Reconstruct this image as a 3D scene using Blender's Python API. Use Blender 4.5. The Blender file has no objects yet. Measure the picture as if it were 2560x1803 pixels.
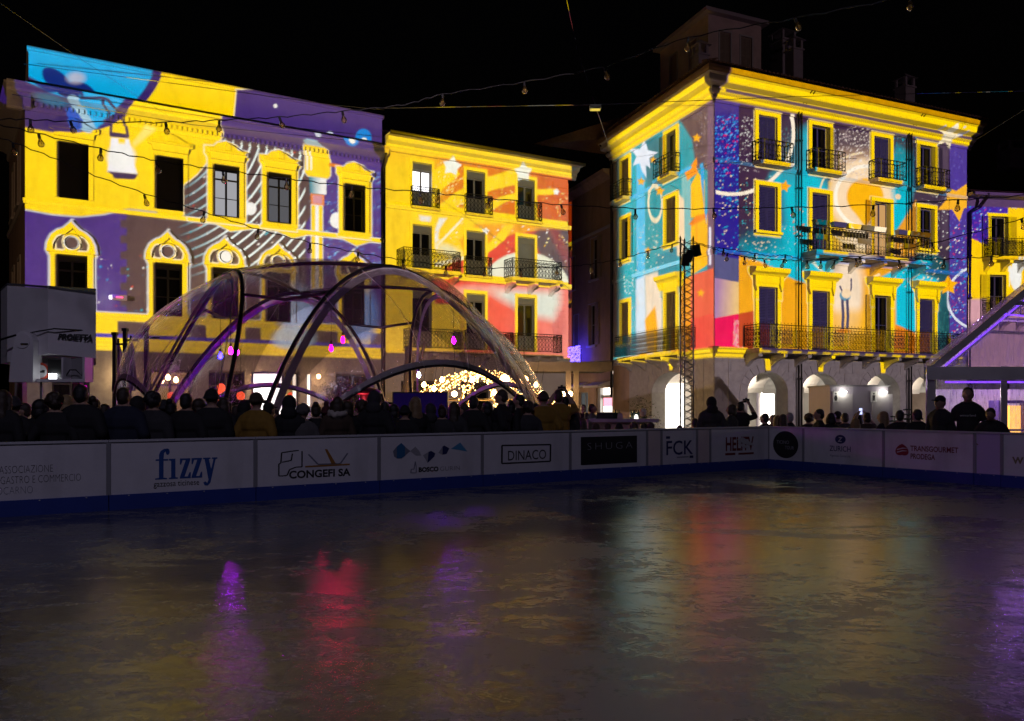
import bpy, bmesh, math, random
import numpy as np
from mathutils import Vector, Matrix, Euler
R = math.radians
random.seed(7); rng = np.random.default_rng(7)
sc = bpy.context.scene
COL = sc.collection

# ------------------------------------------------------------------ camera
FPX, CX, HY, EYE = 2050.0, 1280.0, 1014.0, 1.7       # focal length and horizon of the 2560 px wide picture, eye height over the ice before its scaling about the camera
cam = bpy.data.cameras.new('camera'); camo = bpy.data.objects.new('camera', cam); COL.objects.link(camo)
camo.location = (0, 0, EYE); camo.rotation_euler = (R(90), 0, 0)
cam.sensor_width = 36; cam.lens = FPX / 2560 * 36; cam.shift_y = (HY - 901.5) / 2560
cam.clip_start = .05; cam.clip_end = 600
sc.camera = camo
# ------------------------------------------------------------------ night sky
w = bpy.data.worlds.new('World'); sc.world = w; w.use_nodes = True
nt = w.node_tree; bg = nt.nodes['Background']
sky = nt.nodes.new('ShaderNodeTexSky'); sky.sky_type = 'NISHITA'; sky.sun_disc = False
sky.sun_elevation = R(-4); sky.sun_rotation = R(200)
nt.links.new(sky.outputs[0], bg.inputs[0]); bg.inputs[1].default_value = .03
# ------------------------------------------------------------------ picture settings
vs = sc.view_settings
vs.view_transform = 'Standard'; vs.look = 'None'; vs.exposure = 0; vs.gamma = 1; vs.use_curve_mapping = False
sc.cycles.max_bounces = 6; sc.cycles.diffuse_bounces = 2; sc.cycles.glossy_bounces = 3
sc.cycles.transparent_max_bounces = 16; sc.cycles.transmission_bounces = 3
sc.cycles.sample_clamp_indirect = 3; sc.cycles.caustics_reflective = False; sc.cycles.caustics_refractive = False
sc.cycles.use_denoising = True

# added fill spot behind the camera, brightens the boards, crowd and ice
wl_ = bpy.data.lights.new('added_fill_spot', 'SPOT'); wl_.spot_size = R(76); wl_.spot_blend = .35; wl_.shadow_soft_size = .5; wl_.energy = 1300; wl_.color = (.74, .67, 1)
wlo = bpy.data.objects.new('added_fill_spot', wl_); COL.objects.link(wlo); wlo.location = (-1.5, -4, 13); wlo.rotation_euler = (R(46), 0, R(-5))

def srgb(r, g, b):
    f = lambda c: (c / 12.92 if c <= .04045 else ((c + .055) / 1.055) ** 2.4)
    return tuple(f(x / 255) for x in (r, g, b))

def at(x, y, Y):
    """the point at depth Y seen at picture position (x, y)"""
    return Vector(((x - CX) / FPX * Y, Y, EYE - (y - HY) / FPX * Y))

# ------------------------------------------------------------------ materials
MATS = {}
def mat(name, col=(.5, .5, .5), rough=.7, metal=0, var=0, scale=3, bump=0, bscale=40, spec=.5, emit=None, estr=0, stains=0, coat=0):
    if name in MATS: return MATS[name]
    m = bpy.data.materials.new(name); m.use_nodes = True; MATS[name] = m
    t = m.node_tree; N = t.nodes; L = t.links; b = N['Principled BSDF']
    b.inputs['Base Color'].default_value = (*col, 1); b.inputs['Roughness'].default_value = rough
    b.inputs['Metallic'].default_value = metal; b.inputs['Specular IOR Level'].default_value = spec
    b.inputs['Coat Weight'].default_value = coat
    tc = N.new('ShaderNodeTexCoord')
    if var:
        n = N.new('ShaderNodeTexNoise'); n.inputs['Scale'].default_value = scale; n.inputs['Detail'].default_value = 6; n.inputs['Roughness'].default_value = .65
        L.new(tc.outputs['Object'], n.inputs[0])
        r = N.new('ShaderNodeMapRange'); r.inputs[1].default_value = .3; r.inputs[2].default_value = .7
        r.inputs[3].default_value = 1 - var; r.inputs[4].default_value = 1 + var; L.new(n.outputs[0], r.inputs[0])
        mx = N.new('ShaderNodeVectorMath'); mx.operation = 'SCALE'; mx.inputs[0].default_value = col; L.new(r.outputs[0], mx.inputs['Scale'])
        last = mx.outputs[0]
        if stains:
            n2 = N.new('ShaderNodeTexNoise'); n2.inputs['Scale'].default_value = 1.3; n2.inputs['Detail'].default_value = 8
            mp = N.new('ShaderNodeMapping'); mp.inputs['Scale'].default_value = (1.6, 1.6, .35); L.new(tc.outputs['Object'], mp.inputs[0]); L.new(mp.outputs[0], n2.inputs[0])
            r2 = N.new('ShaderNodeMapRange'); r2.inputs[1].default_value = .5; r2.inputs[2].default_value = .75; r2.inputs[3].default_value = 1; r2.inputs[4].default_value = 1 - stains
            L.new(n2.outputs[0], r2.inputs[0])
            m2 = N.new('ShaderNodeVectorMath'); m2.operation = 'SCALE'; L.new(last, m2.inputs[0]); L.new(r2.outputs[0], m2.inputs['Scale']); last = m2.outputs[0]
        L.new(last, b.inputs['Base Color'])
    if bump:
        n = N.new('ShaderNodeTexNoise'); n.inputs['Scale'].default_value = bscale; n.inputs['Detail'].default_value = 4
        L.new(tc.outputs['Object'], n.inputs[0])
        bp = N.new('ShaderNodeBump'); bp.inputs['Strength'].default_value = bump; bp.inputs['Distance'].default_value = .02
        L.new(n.outputs[0], bp.inputs['Height']); L.new(bp.outputs[0], b.inputs['Normal'])
    if emit:
        b.inputs['Emission Color'].default_value = (*emit, 1); b.inputs['Emission Strength'].default_value = estr
    return m

def clear_sheet(name, tint, gloss, rough, wrinkle, veil=.0, veilcol=(.5, .45, .5), wscale=(6, 6, 1.2), haze=.0):
    """clear film: mostly see-through, with a wrinkled sheen and a thin scratched veil that scatters light from either side"""
    m = bpy.data.materials.new(name); m.use_nodes = True; MATS[name] = m
    t = m.node_tree; N = t.nodes; L = t.links; N.clear()
    o = N.new('ShaderNodeOutputMaterial')
    tr = N.new('ShaderNodeBsdfTransparent'); tr.inputs[0].default_value = (*tint, 1)
    gl = N.new('ShaderNodeBsdfGlossy'); gl.inputs['Roughness'].default_value = rough
    df = N.new('ShaderNodeBsdfDiffuse'); df.inputs[0].default_value = (*veilcol, 1)
    tl = N.new('ShaderNodeBsdfTranslucent'); tl.inputs[0].default_value = (*veilcol, 1)
    sc2 = N.new('ShaderNodeMixShader'); sc2.inputs[0].default_value = .6; L.new(df.outputs[0], sc2.inputs[1]); L.new(tl.outputs[0], sc2.inputs[2])
    tc = N.new('ShaderNodeTexCoord'); mp = N.new('ShaderNodeMapping'); mp.inputs['Scale'].default_value = wscale
    L.new(tc.outputs['Object'], mp.inputs[0])
    n = N.new('ShaderNodeTexNoise'); n.inputs['Scale'].default_value = 1.6; n.inputs['Detail'].default_value = 5; n.inputs['Distortion'].default_value = 1.2
    L.new(mp.outputs[0], n.inputs[0])
    bp = N.new('ShaderNodeBump'); bp.inputs['Strength'].default_value = wrinkle; bp.inputs['Distance'].default_value = .05
    L.new(n.outputs[0], bp.inputs['Height']); L.new(bp.outputs[0], gl.inputs['Normal'])
    fr = N.new('ShaderNodeLayerWeight'); fr.inputs[0].default_value = .35
    k = N.new('ShaderNodeMath'); k.operation = 'MULTIPLY_ADD'; L.new(fr.outputs['Fresnel'], k.inputs[0]); k.inputs[1].default_value = gloss; k.inputs[2].default_value = .03; k.use_clamp = True
    n2 = N.new('ShaderNodeTexNoise'); n2.inputs['Scale'].default_value = 5; n2.inputs['Detail'].default_value = 7; n2.inputs['Distortion'].default_value = .8; L.new(mp.outputs[0], n2.inputs[0])
    vr = N.new('ShaderNodeMapRange'); vr.inputs[1].default_value = .42; vr.inputs[2].default_value = .75; vr.inputs[3].default_value = veil; vr.inputs[4].default_value = veil * 3.2; L.new(n2.outputs[0], vr.inputs[0])
    base = tr
    if haze:
        rf = N.new('ShaderNodeBsdfRefraction'); rf.inputs['IOR'].default_value = 1.02; rf.inputs['Roughness'].default_value = .22; rf.inputs[0].default_value = (*tint, 1)
        hz = N.new('ShaderNodeMixShader'); hz.inputs[0].default_value = haze; L.new(tr.outputs[0], hz.inputs[1]); L.new(rf.outputs[0], hz.inputs[2]); base = hz
    m1 = N.new('ShaderNodeMixShader'); L.new(vr.outputs[0], m1.inputs[0]); L.new(base.outputs[0], m1.inputs[1]); L.new(sc2.outputs[0], m1.inputs[2])
    m2 = N.new('ShaderNodeMixShader'); L.new(k.outputs[0], m2.inputs[0]); L.new(m1.outputs[0], m2.inputs[1]); L.new(gl.outputs[0], m2.inputs[2])
    L.new(m2.outputs[0], o.inputs[0])
    return m

def glow(name, col, s, sample=True):
    m = mat(name, (0, 0, 0), emit=col, estr=s)
    if not sample: m.cycles.emission_sampling = 'NONE'
    return m

# ------------------------------------------------------------------ mesh building
class MB:
    def __init__(s, F=None): s.v = []; s.f = []; s.F = F; s.mi = []; s.cur = 0
    def P(s, p): return s.F.w(*p) if s.F else Vector(p)
    def add(s, vs_, fs):
        k = len(s.v); s.v += [s.P(p) for p in vs_]; s.f += [tuple(i + k for i in f) for f in fs]; s.mi += [s.cur] * len(fs); return s
    def box(s, a0, a1, b0, b1, c0, c1):
        return s.add([(a0, b0, c0), (a1, b0, c0), (a1, b1, c0), (a0, b1, c0), (a0, b0, c1), (a1, b0, c1), (a1, b1, c1), (a0, b1, c1)],
                     [(0, 3, 2, 1), (4, 5, 6, 7), (0, 1, 5, 4), (1, 2, 6, 5), (2, 3, 7, 6), (3, 0, 4, 7)])
    def prism(s, poly, d0, d1):
        """polygon in the facade plane (u, z) extruded from d0 to d1 outward"""
        n = len(poly)
        return s.add([(u, d0, z) for u, z in poly] + [(u, d1, z) for u, z in poly],
                     [tuple(range(n)), tuple(range(2 * n - 1, n - 1, -1))] + [(i, (i + 1) % n, n + (i + 1) % n, n + i) for i in range(n)])
    def profile(s, prof, u0, u1):
        """moulding: profile points (d, z) swept along u"""
        n = len(prof)
        return s.add([(u0, d, z) for d, z in prof] + [(u1, d, z) for d, z in prof],
                     [tuple(range(n)), tuple(range(2 * n - 1, n - 1, -1))] + [(i, (i + 1) % n, n + (i + 1) % n, n + i) for i in range(n)])
    def tube(s, pts, r, n=6, closed=False):
        P = [s.P(p) for p in pts]; m = len(P); k = len(s.v); up0 = Vector((0, 0, 1))
        rr = r if isinstance(r, (list, tuple)) else [r] * m
        for i, p in enumerate(P):
            a = P[(i - 1) % m] if (closed or i > 0) else p; b = P[(i + 1) % m] if (closed or i < m - 1) else p
            t = (b - a).normalized() if (b - a).length > 1e-9 else Vector((0, 0, 1))
            x = t.cross(up0)
            if x.length < 1e-3: x = t.cross(Vector((1, 0, 0)))
            x.normalize(); y = x.cross(t)
            for j in range(n):
                an = 2 * math.pi * j / n; s.v.append(p + (x * math.cos(an) + y * math.sin(an)) * rr[i])
        for i in range(m if closed else m - 1):
            for j in range(n):
                a = k + i * n + j; b = k + i * n + (j + 1) % n; i2 = (i + 1) % m
                s.f.append((a, b, k + i2 * n + (j + 1) % n, k + i2 * n + j)); s.mi.append(s.cur)
        if not closed:
            s.f.append(tuple(k + j for j in range(n - 1, -1, -1))); s.f.append(tuple(k + (m - 1) * n + j for j in range(n))); s.mi += [s.cur] * 2
        return s
    def ring(s, c, r, rt, n=10, plane='uz', a0=0, a1=360):
        pts = []
        full = a1 - a0 >= 360
        for i in range(n if full else n + 1):
            a = R(a0 + (a1 - a0) * i / n); x, z = math.cos(a) * r, math.sin(a) * r
            pts.append((c[0] + x, c[1], c[2] + z) if plane == 'uz' else (c[0], c[1] + x, c[2] + z) if plane == 'dz' else (c[0] + x, c[1] + z, c[2]))
        return s.tube(pts, rt, 4, closed=full)
    def lathe(s, prof, n=10, c=(0, 0, 0)):
        k0 = []
        for r, z in prof: k0 += [(c[0] + r * math.cos(2 * math.pi * j / n), c[1] + r * math.sin(2 * math.pi * j / n), c[2] + z) for j in range(n)]
        f = []
        for i in range(len(prof) - 1):
            for j in range(n): f.append((i * n + j, i * n + (j + 1) % n, (i + 1) * n + (j + 1) % n, (i + 1) * n + j))
        f.append(tuple(range(n - 1, -1, -1))); f.append(tuple((len(prof) - 1) * n + j for j in range(n)))
        return s.add(k0, f)
    def mesh(s, name, mats, off=Vector((0, 0, 0)), smooth=False):
        m = bpy.data.meshes.new(name); m.from_pydata([p - off for p in s.v], [], s.f)
        for q in (mats if isinstance(mats, (list, tuple)) else [mats]): m.materials.append(q)
        if any(s.mi): m.polygons.foreach_set('material_index', s.mi)
        if smooth: m.polygons.foreach_set('use_smooth', [True] * len(m.polygons))
        m.update(); return m
    def build(s, name, mats, parent=None, smooth=False):
        off = parent['_o'] if parent is not None and '_o' in parent else (0, 0, 0)
        o = bpy.data.objects.new(name, s.mesh(name, mats, Vector(off), smooth)); COL.objects.link(o)
        if parent is not None: o.parent = parent; o['_o'] = off
        return o

def thing(name, label, cat, loc=(0, 0, 0), group=None):
    o = bpy.data.objects.new(name, None); COL.objects.link(o); o.location = loc; o['_o'] = tuple(loc); o.empty_display_size = .2
    return tag(o, label, cat, group)
def tag(o, label=None, cat=None, group=None, kind=None):
    if label: o['label'] = label
    if cat: o['category'] = cat
    if group: o['group'] = group
    if kind: o['kind'] = kind
    return o
def place(name, mesh, parent=None, loc=(0, 0, 0), rot=(0, 0, 0), scale=1):
    o = bpy.data.objects.new(name, mesh); COL.objects.link(o); o.location = loc; o.rotation_euler = rot
    o.scale = (scale,) * 3 if not isinstance(scale, (tuple, list)) else scale
    if parent is not None: o.parent = parent
    return o
def lamp(name, loc, power, col, radius=.1):
    li = bpy.data.lights.new(name, 'POINT'); li.energy = power; li.color = col; li.shadow_soft_size = radius
    o = bpy.data.objects.new(name, li); COL.objects.link(o); o.location = loc; return o

class Fac:
    """a facade plane: u along it, d outward, z up"""
    def __init__(s, A, B):
        s.O = Vector((A[0], A[1], 0)); e = Vector((B[0] - A[0], B[1] - A[1], 0)); s.len = e.length; s.e = e / s.len; s.n = Vector((s.e.y, -s.e.x, 0))
    def w(s, u, d, z): return s.O + s.e * u + s.n * d + Vector((0, 0, z))
    def px(s, x, y):
        d = Vector(((x - CX) / FPX, 1, (HY - y) / FPX)); t = s.O.dot(s.n) / d.dot(s.n); p = d * t
        return (p - s.O).dot(s.e), p.z + EYE
FL = Fac((-18.6, 31.32), (-6.1, 38.95)); FM = Fac((-6.02, 38.95), (3.0, 44)); FR_ = Fac((8.87, 36), (23.65, 42.68)); FS = Fac((5.57, 45.15), (8.87, 36))
FLS = Fac((-23.3, 38.0), (-18.6, 31.32))
FLANE = Fac((1.9, 55.4), (5.52, 45.3)); FF = Fac((23.75, 43.1), (36, 45.0))
GZ, MID, LOWF, FLO, ICE = -.3, -.06, -.2, .12, .442       # the square at the houses, half way, by the arcade, round the rink; the ice
# ================================================================== slides of the light show (drawn here, thrown by projectors)
Y_ = srgb(255, 214, 0); PUR = srgb(64, 36, 126); PLUM = srgb(76, 56, 62); SKY = srgb(0, 165, 228); CY = srgb(0, 186, 208); ORA = srgb(228, 124, 12)
RED = srgb(222, 56, 42); WHT = srgb(240, 240, 235); PINK = srgb(235, 0, 84); NAVY = srgb(38, 26, 140); BEI = srgb(248, 218, 178); DKP = srgb(60, 36, 66); BLK = (0.0012, .001, .001); SPILL = srgb(100, 90, 96); SPILL2 = srgb(58, 50, 54)
class Slide:
    def __init__(s, F, u0, u1, z0, z1, res=42, base=Y_):
        s.F, s.u0, s.u1, s.z0, s.z1 = F, u0, u1, z0, z1
        s.W, s.H = int((u1 - u0) * res), int((z1 - z0) * res)
        u = u0 + (np.arange(s.W) + .5) / s.W * (u1 - u0); z = z0 + (np.arange(s.H) + .5) / s.H * (z1 - z0)
        s.U, s.Z = np.meshgrid(u, z)
        X = F.O.x + F.e.x * s.U; Y = F.O.y + F.e.y * s.U
        s.x = CX + FPX * X / Y; s.y = HY - FPX * (s.Z - EYE) / Y          # image pixel positions; the artwork is laid out in these
        s.a = np.empty((s.H, s.W, 3), np.float32); s.a[:] = base
    def put(s, m, col, al=1.0):
        m = np.clip(m, 0, 1)[..., None] * al
        s.a[:] = s.a * (1 - m) + np.asarray(col, np.float32) * m
    def mpoly(s, pts, soft=1.5, uv=False):
        X, Y = (s.U, s.Z) if uv else (s.x, s.y)
        if uv: soft = soft / 55
        P = np.asarray(pts, float); n = len(P); inside = np.zeros(X.shape, bool); dist = np.full(X.shape, 1e9)
        for i in range(n):
            (x0, y0), (x1, y1) = P[i], P[(i + 1) % n]
            c = ((y0 > Y) != (y1 > Y)) & (X < (x1 - x0) * (Y - y0) / (y1 - y0 + 1e-12) + x0); inside ^= c
            dx, dy = x1 - x0, y1 - y0; t = np.clip(((X - x0) * dx + (Y - y0) * dy) / (dx * dx + dy * dy + 1e-12), 0, 1)
            dist = np.minimum(dist, np.hypot(X - x0 - t * dx, Y - y0 - t * dy))
        sd = np.where(inside, dist, -dist)
        return np.clip(sd / soft + .5, 0, 1), sd
    def poly(s, pts, col, soft=1.5, uv=False, edge=None, ew=2.5, al=1.0):
        m, sd = s.mpoly(pts, soft, uv)
        if edge is not None:
            k = ew / 55 if uv else ew
            s.put(np.clip(1 - np.abs(sd + k * .5) / k, 0, 1), edge, .8)
        s.put(m, col, al); return m
    def disc(s, cx, cy, rx, col, ry=None, soft=2, al=1.0, rot=0):
        ry = ry or rx; c, q = math.cos(R(rot)), math.sin(R(rot)); dx, dy = s.x - cx, s.y - cy
        d = np.hypot((dx * c + dy * q) / rx, (-dx * q + dy * c) / ry)
        s.put(np.clip((1 - d) * min(rx, ry) / soft + .5, 0, 1), col, al)
    def ring(s, cx, cy, r, wd, col, ry=None, al=1.0, clip=None):
        ry = ry or r; d = np.hypot((s.x - cx) / r, (s.y - cy) / ry); m = np.clip((wd / 2 - np.abs(d - 1) * min(r, ry)) / 1.2 + .5, 0, 1)
        s.put(m if clip is None else m * clip, col, al)
    def line(s, pts, wd, col, al=1.0, clip=None):
        D = np.full(s.x.shape, 1e9)
        for (x0, y0), (x1, y1) in zip(pts[:-1], pts[1:]):
            dx, dy = x1 - x0, y1 - y0; t = np.clip(((s.x - x0) * dx + (s.y - y0) * dy) / (dx * dx + dy * dy + 1e-9), 0, 1)
            D = np.minimum(D, np.hypot(s.x - x0 - t * dx, s.y - y0 - t * dy))
        m = np.clip((wd / 2 - D) / 1.2 + .5, 0, 1); s.put(m if clip is None else m * clip, col, al)
    def star(s, cx, cy, r, col, rot=0, k=.5, edge=None):
        s.poly([(cx + (r if i % 2 == 0 else r * k) * math.sin(R(rot + 36 * i)), cy - (r if i % 2 == 0 else r * k) * math.cos(R(rot + 36 * i))) for i in range(10)], col, 2.5, edge=edge)
    def dots(s, x0, x1, y0, y1, n, cols, r=(1.2, 2.4), clip=None, al=.9, tilt=.6):
        for i in range(n):
            cx, cy = rng.uniform(x0, x1), rng.uniform(y0, y1); q = rng.uniform(*r) * 1.2; col = cols[rng.integers(len(cols))]
            jx, jy = (int(q_) for q_ in s.Xi(cx, cy)); k = 6
            a, b = max(0, jy - k), min(s.H, jy + k); c, d = max(0, jx - k), min(s.W, jx + k)
            if a >= b or c >= d: continue
            D = np.hypot((s.x[a:b, c:d] - cx) + tilt * (s.y[a:b, c:d] - cy), s.y[a:b, c:d] - cy)
            m = np.clip((q - D) / 1.0 + .5, 0, 1)
            if clip is not None: m = m * clip[a:b, c:d]
            m = m[..., None] * al * rng.uniform(.7, 1)
            s.a[a:b, c:d] = s.a[a:b, c:d] * (1 - m) + np.asarray(col, np.float32) * m
    def Xi(s, cx, cy):
        u, z = s.F.px(cx, cy); return (u - s.u0) / (s.u1 - s.u0) * s.W, (z - s.z0) / (s.z1 - s.z0) * s.H
    def grad(s, m, c0, c1, x0, y0, x1, y1, al=1.0):
        t = np.clip(((s.x - x0) * (x1 - x0) + (s.y - y0) * (y1 - y0)) / ((x1 - x0) ** 2 + (y1 - y0) ** 2), 0, 1)[..., None]
        col = np.asarray(c0) * (1 - t) + np.asarray(c1) * t; m = np.clip(m, 0, 1)[..., None] * al
        s.a[:] = s.a * (1 - m) + col * m
    def rect(s, u0, u1, z0, z1, col, soft=1.5, **k): return s.poly([(u0, z0), (u1, z0), (u1, z1), (u0, z1)], col, soft, uv=True, **k)
    def above(s, pts, soft=1.5):
        """mask of everything below (in the picture) the polyline y(x)"""
        P = sorted(pts); yy = np.interp(s.x, [p[0] for p in P], [p[1] for p in P]); return np.clip((s.y - yy) / soft + .5, 0, 1)
    def throw(s, pos, gain=1.0, albedo=.4):
        F = s.F; P = Vector(pos); X = F.O.x + F.e.x * s.U - P.x; Y = F.O.y + F.e.y * s.U - P.y; Z = s.Z - P.z
        r2 = X * X + Y * Y + Z * Z; cs = -(X * F.n.x + Y * F.n.y) / np.sqrt(r2)
        g = r2 / np.clip(cs, .2, 1); g0 = float(g.mean())
        im = bpy.data.images.new('light_show_slide', s.W, s.H, float_buffer=True); im.colorspace_settings.name = 'Non-Color'
        fl = rng.normal(1, .035, (s.H, s.W, 1))
        a = np.ones((s.H, s.W, 4), np.float32); a[..., :3] = s.a * fl * (g / g0)[..., None]; a[0] = a[-1] = 0; a[:, 0] = a[:, -1] = 0
        im.pixels.foreach_set(a.ravel()); im.update()
        li = bpy.data.lights.new('projector', 'SPOT'); li.energy = 1; li.spot_blend = 0; li.shadow_soft_size = .03
        lo = bpy.data.objects.new('projector', li); COL.objects.link(lo); lo.location = P
        tgt = F.w((s.u0 + s.u1) / 2, 0, (s.z0 + s.z1) / 2); lo.rotation_euler = (tgt - P).to_track_quat('-Z', 'Y').to_euler()
        dirs = [(F.w(u, 0, z) - P).normalized() for u in (s.u0, s.u1) for z in (s.z0, s.z1)]
        li.spot_size = min(3.0, 2 * max((tgt - P).angle(d) for d in dirs) + .1)
        li.use_nodes = True; t = li.node_tree; N = t.nodes; N.clear(); L = t.links
        out = N.new('ShaderNodeOutputLight'); em = N.new('ShaderNodeEmission'); L.new(em.outputs[0], out.inputs[0]); geo = N.new('ShaderNodeNewGeometry')
        up = Vector((0, 0, 1)); O = F.w(s.u0, 0, s.z0); K = (O - P).dot(F.n); au = (P - O).dot(F.e); av = (P - O).dot(up)
        def dot(v):
            x = N.new('ShaderNodeVectorMath'); x.operation = 'DOT_PRODUCT'; L.new(geo.outputs['Incoming'], x.inputs[0]); x.inputs[1].default_value = v; return x.outputs['Value']
        def div(a_, b_):
            x = N.new('ShaderNodeMath'); x.operation = 'DIVIDE'; L.new(a_, x.inputs[0]); L.new(b_, x.inputs[1]); return x.outputs[0]
        dn = dot(F.n); c = N.new('ShaderNodeCombineXYZ')
        L.new(div(dot((F.e * K + F.n * au) / (s.u1 - s.u0)), dn), c.inputs[0]); L.new(div(dot((up * K + F.n * av) / (s.z1 - s.z0)), dn), c.inputs[1])
        tx = N.new('ShaderNodeTexImage'); tx.image = im; tx.extension = 'CLIP'; L.new(c.outputs[0], tx.inputs[0]); L.new(tx.outputs[0], em.inputs[0])
        em.inputs[1].default_value = gain * 4 * math.pi ** 2 * math.pi / albedo * g0 / math.pi * CAL
        return lo
CAL = 1.0

# window openings (u0, u1, z0, z1) of each facade
LU = [(1.14, 2.16), (4.66, 5.69), (6.94, 7.98), (9.22, 10.25), (12.73, 13.74)]
L_UP = [(a, b, 9.81, 12.01) for a, b in LU]; L_LO = [(a - .06, b - .04, 5.42, 7.6) for a, b in LU]
MU = [(1.38, 2.41), (4.28, 5.34), (7.23, 8.27)]
M_3 = [(a, b, 11.32, 13.5) for a, b in MU]; M_2 = [(a, b, 8.2, 10.48) for a, b in MU]; M_1 = [(a, b, 4.5, 7.33) for a, b in MU]
RU = [(2.46, 3.54), (5.63, 6.71), (9.6, 10.7), (12.72, 13.8)]
R_3 = [(a, b, 12.66, 14.83) for a, b in RU]; R_2 = [(a, b, 9.6 if i in (0, 3) else 8.8, 11.66) for i, (a, b) in enumerate(RU)]; R_1 = [(a, b, 4.24, 7.07) for a, b in RU]
SU = [(.95, 1.85), (5.6, 6.6)]
S_3 = [(a, b, 12.7, 14.85) for a, b in SU]; S_2 = [(a, b, 9.5, 11.68) for a, b in SU]; S_1 = [(SU[0][0], SU[0][1], 5.0, 7.2), (SU[1][0], SU[1][1], 4.3, 7.15)]
F_W = [(1.55, 2.55, 9.5, 11.7), (1.45, 2.45, 6.4, 8.6)]

# ---- left palazzo
def slide_left():
    s = Slide(FL, -4, 14.62, -.3, 15.5)
    z0 = np.ones_like(s.x)
    mid = [(588, 225), (582, 290), (560, 345), (530, 395), (495, 437), (462, 465), (462, 700), (965, 700), (965, 225)]
    dark = s.poly(mid, PLUM, edge=WHT)
    s.poly([(588, 225), (582, 290), (562, 342), (975, 420), (975, 225)], srgb(66, 44, 116))
    s.poly([(800, 380), (965, 400), (965, 700), (765, 700), (765, 560), (800, 500)], PUR)
    yst = [(0, 520), (64, 523), (130, 535), (200, 541), (260, 535), (300, 526), (322, 522), (390, 529), (410, 543), (520, 556), (700, 578), (960, 607), (1000, 612)]
    low = s.above(yst, 2)
    s.put(low, PUR); m2 = low * np.clip((s.x - 308 + 8 * np.sign(np.sin(s.y * .16))) / 2, 0, 1) * np.clip((770 - s.x) / 8, 0, 1); s.put(m2, PLUM)
    yy = np.interp(s.x, [p[0] for p in yst], [p[1] for p in yst]); s.put(np.clip(1 - np.abs(s.y - yy - 2) / 3, 0, 1), WHT, .75)
    alld = np.maximum(dark, low) * np.clip((765 - s.x) / 4, 0, 1) * np.clip((s.x - 440) / 60, 0, 1) * np.clip((705 - s.y) / 60, 0, 1) * np.clip((13.2 - s.Z) / .2, 0, 1)
    for i, r in enumerate(range(206, 640, 21)):          # trails of light
        f = np.clip((s.x - 430 - r * .05) / 120, .15, 1); s.ring(352, 272, r, 4.8, srgb(236, 250, 244), clip=alld * f)
        s.ring(352, 272, r, 5, CY, al=.5, clip=alld * (1 - f))
    s.dots(440, 760, 380, 700, 120, [WHT, CY, WHT, RED], (1, 2.6), clip=alld)
    s.dots(225, 380, 620, 790, 30, [SKY, CY, RED, WHT], (1, 2.6), clip=low)
    rp = np.maximum(dark, low) * np.clip((s.x - 770) / 10, 0, 1) * np.clip((s.y - 420) / 20, 0, 1)
    s.dots(770, 955, 425, 690, 420, [srgb(60, 130, 230), srgb(60, 90, 200), srgb(130, 200, 240)], (1, 2.4), clip=rp, tilt=1.5)
    # night-blue moon with a figure at the top corner
    s.disc(190, 105, 226, srgb(52, 32, 104)); s.disc(180, 102, 214, SKY)
    s.poly([(60, 188), (105, 210), (150, 232), (240, 262), (200, 322), (130, 331), (60, 318)], srgb(58, 38, 96), 4)
    s.disc(136, 200, 42, srgb(16, 40, 120), 22, rot=38); s.disc(196, 226, 38, srgb(14, 34, 112), 20, rot=18); s.disc(185, 195, 22, srgb(190, 185, 200), 14, soft=12, al=.8)
    s.disc(215, 285, 26, srgb(150, 190, 215), 50, rot=-20); s.disc(140, 250, 40, srgb(40, 110, 150), 14, soft=10, rot=12); s.disc(190, 300, 16, srgb(30, 80, 190), 34, rot=-25)
    s.poly([(222, 235), (262, 305), (240, 322), (215, 262)], SKY, 4)
    # lantern
    DK = srgb(52, 34, 80)
    s.line([(225, 245), (262, 245), (278, 244), (292, 248), (304, 265), (312, 300), (320, 340)], 7, DK); s.line([(280, 248), (277, 338)], 7, DK)
    s.poly([(275, 330), (322, 336), (322, 346), (275, 342)], DK); s.poly([(278, 344), (322, 348), (332, 385), (337, 415), (344, 436), (268, 430), (273, 395)], srgb(240, 238, 240), 4)
    s.poly([(296, 346), (313, 348), (313, 362), (296, 360)], Y_); s.disc(303, 392, 34, WHT, 32, soft=14); s.poly([(268, 428), (345, 436), (338, 447), (332, 449), (284, 446), (282, 438)], DK, 3)
    s.poly([(330, 358), (368, 312), (392, 322), (336, 368)], srgb(255, 232, 130), 8, al=.7)
    # hanging machine
    s.poly([(775, 352), (790, 347), (815, 352), (820, 372), (775, 366)], srgb(150, 190, 210), 4)
    s.poly([(764, 366), (770, 361), (820, 370), (826, 378), (826, 440), (818, 447), (770, 440), (762, 430)], Y_, 4, edge=WHT)
    s.line([(768, 378), (768, 424)], 4, WHT); s.line([(778, 378), (778, 424)], 4, WHT); s.line([(826, 412), (850, 416)], 9, ORA)
    s.grad(s.mpoly([(773, 442), (816, 447), (816, 487), (775, 483)])[0], srgb(0, 130, 150), WHT, 775, 460, 805, 460)
    s.poly([(776, 484), (811, 488), (810, 516), (778, 513)], srgb(232, 130, 60)); s.poly([(782, 488), (806, 490), (805, 510), (783, 508)], srgb(190, 150, 190), al=.6)
    s.poly([(779, 513), (806, 516), (806, 720), (779, 720)], Y_, edge=WHT); s.poly([(788, 513), (797, 514), (797, 720), (788, 720)], WHT)
    s.disc(684, 265, 5, WHT); s.disc(820, 336, 8, srgb(190, 200, 220)); s.disc(904, 344, 20, srgb(20, 130, 215), 22); s.disc(905, 352, 8, WHT); s.disc(626, 522, 15, WHT, 16); s.disc(842, 551, 17, WHT, 20)
    # string course, sill band and window frames stay yellow
    s.rect(-1, 15, 9.43, 9.62, Y_)
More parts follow.
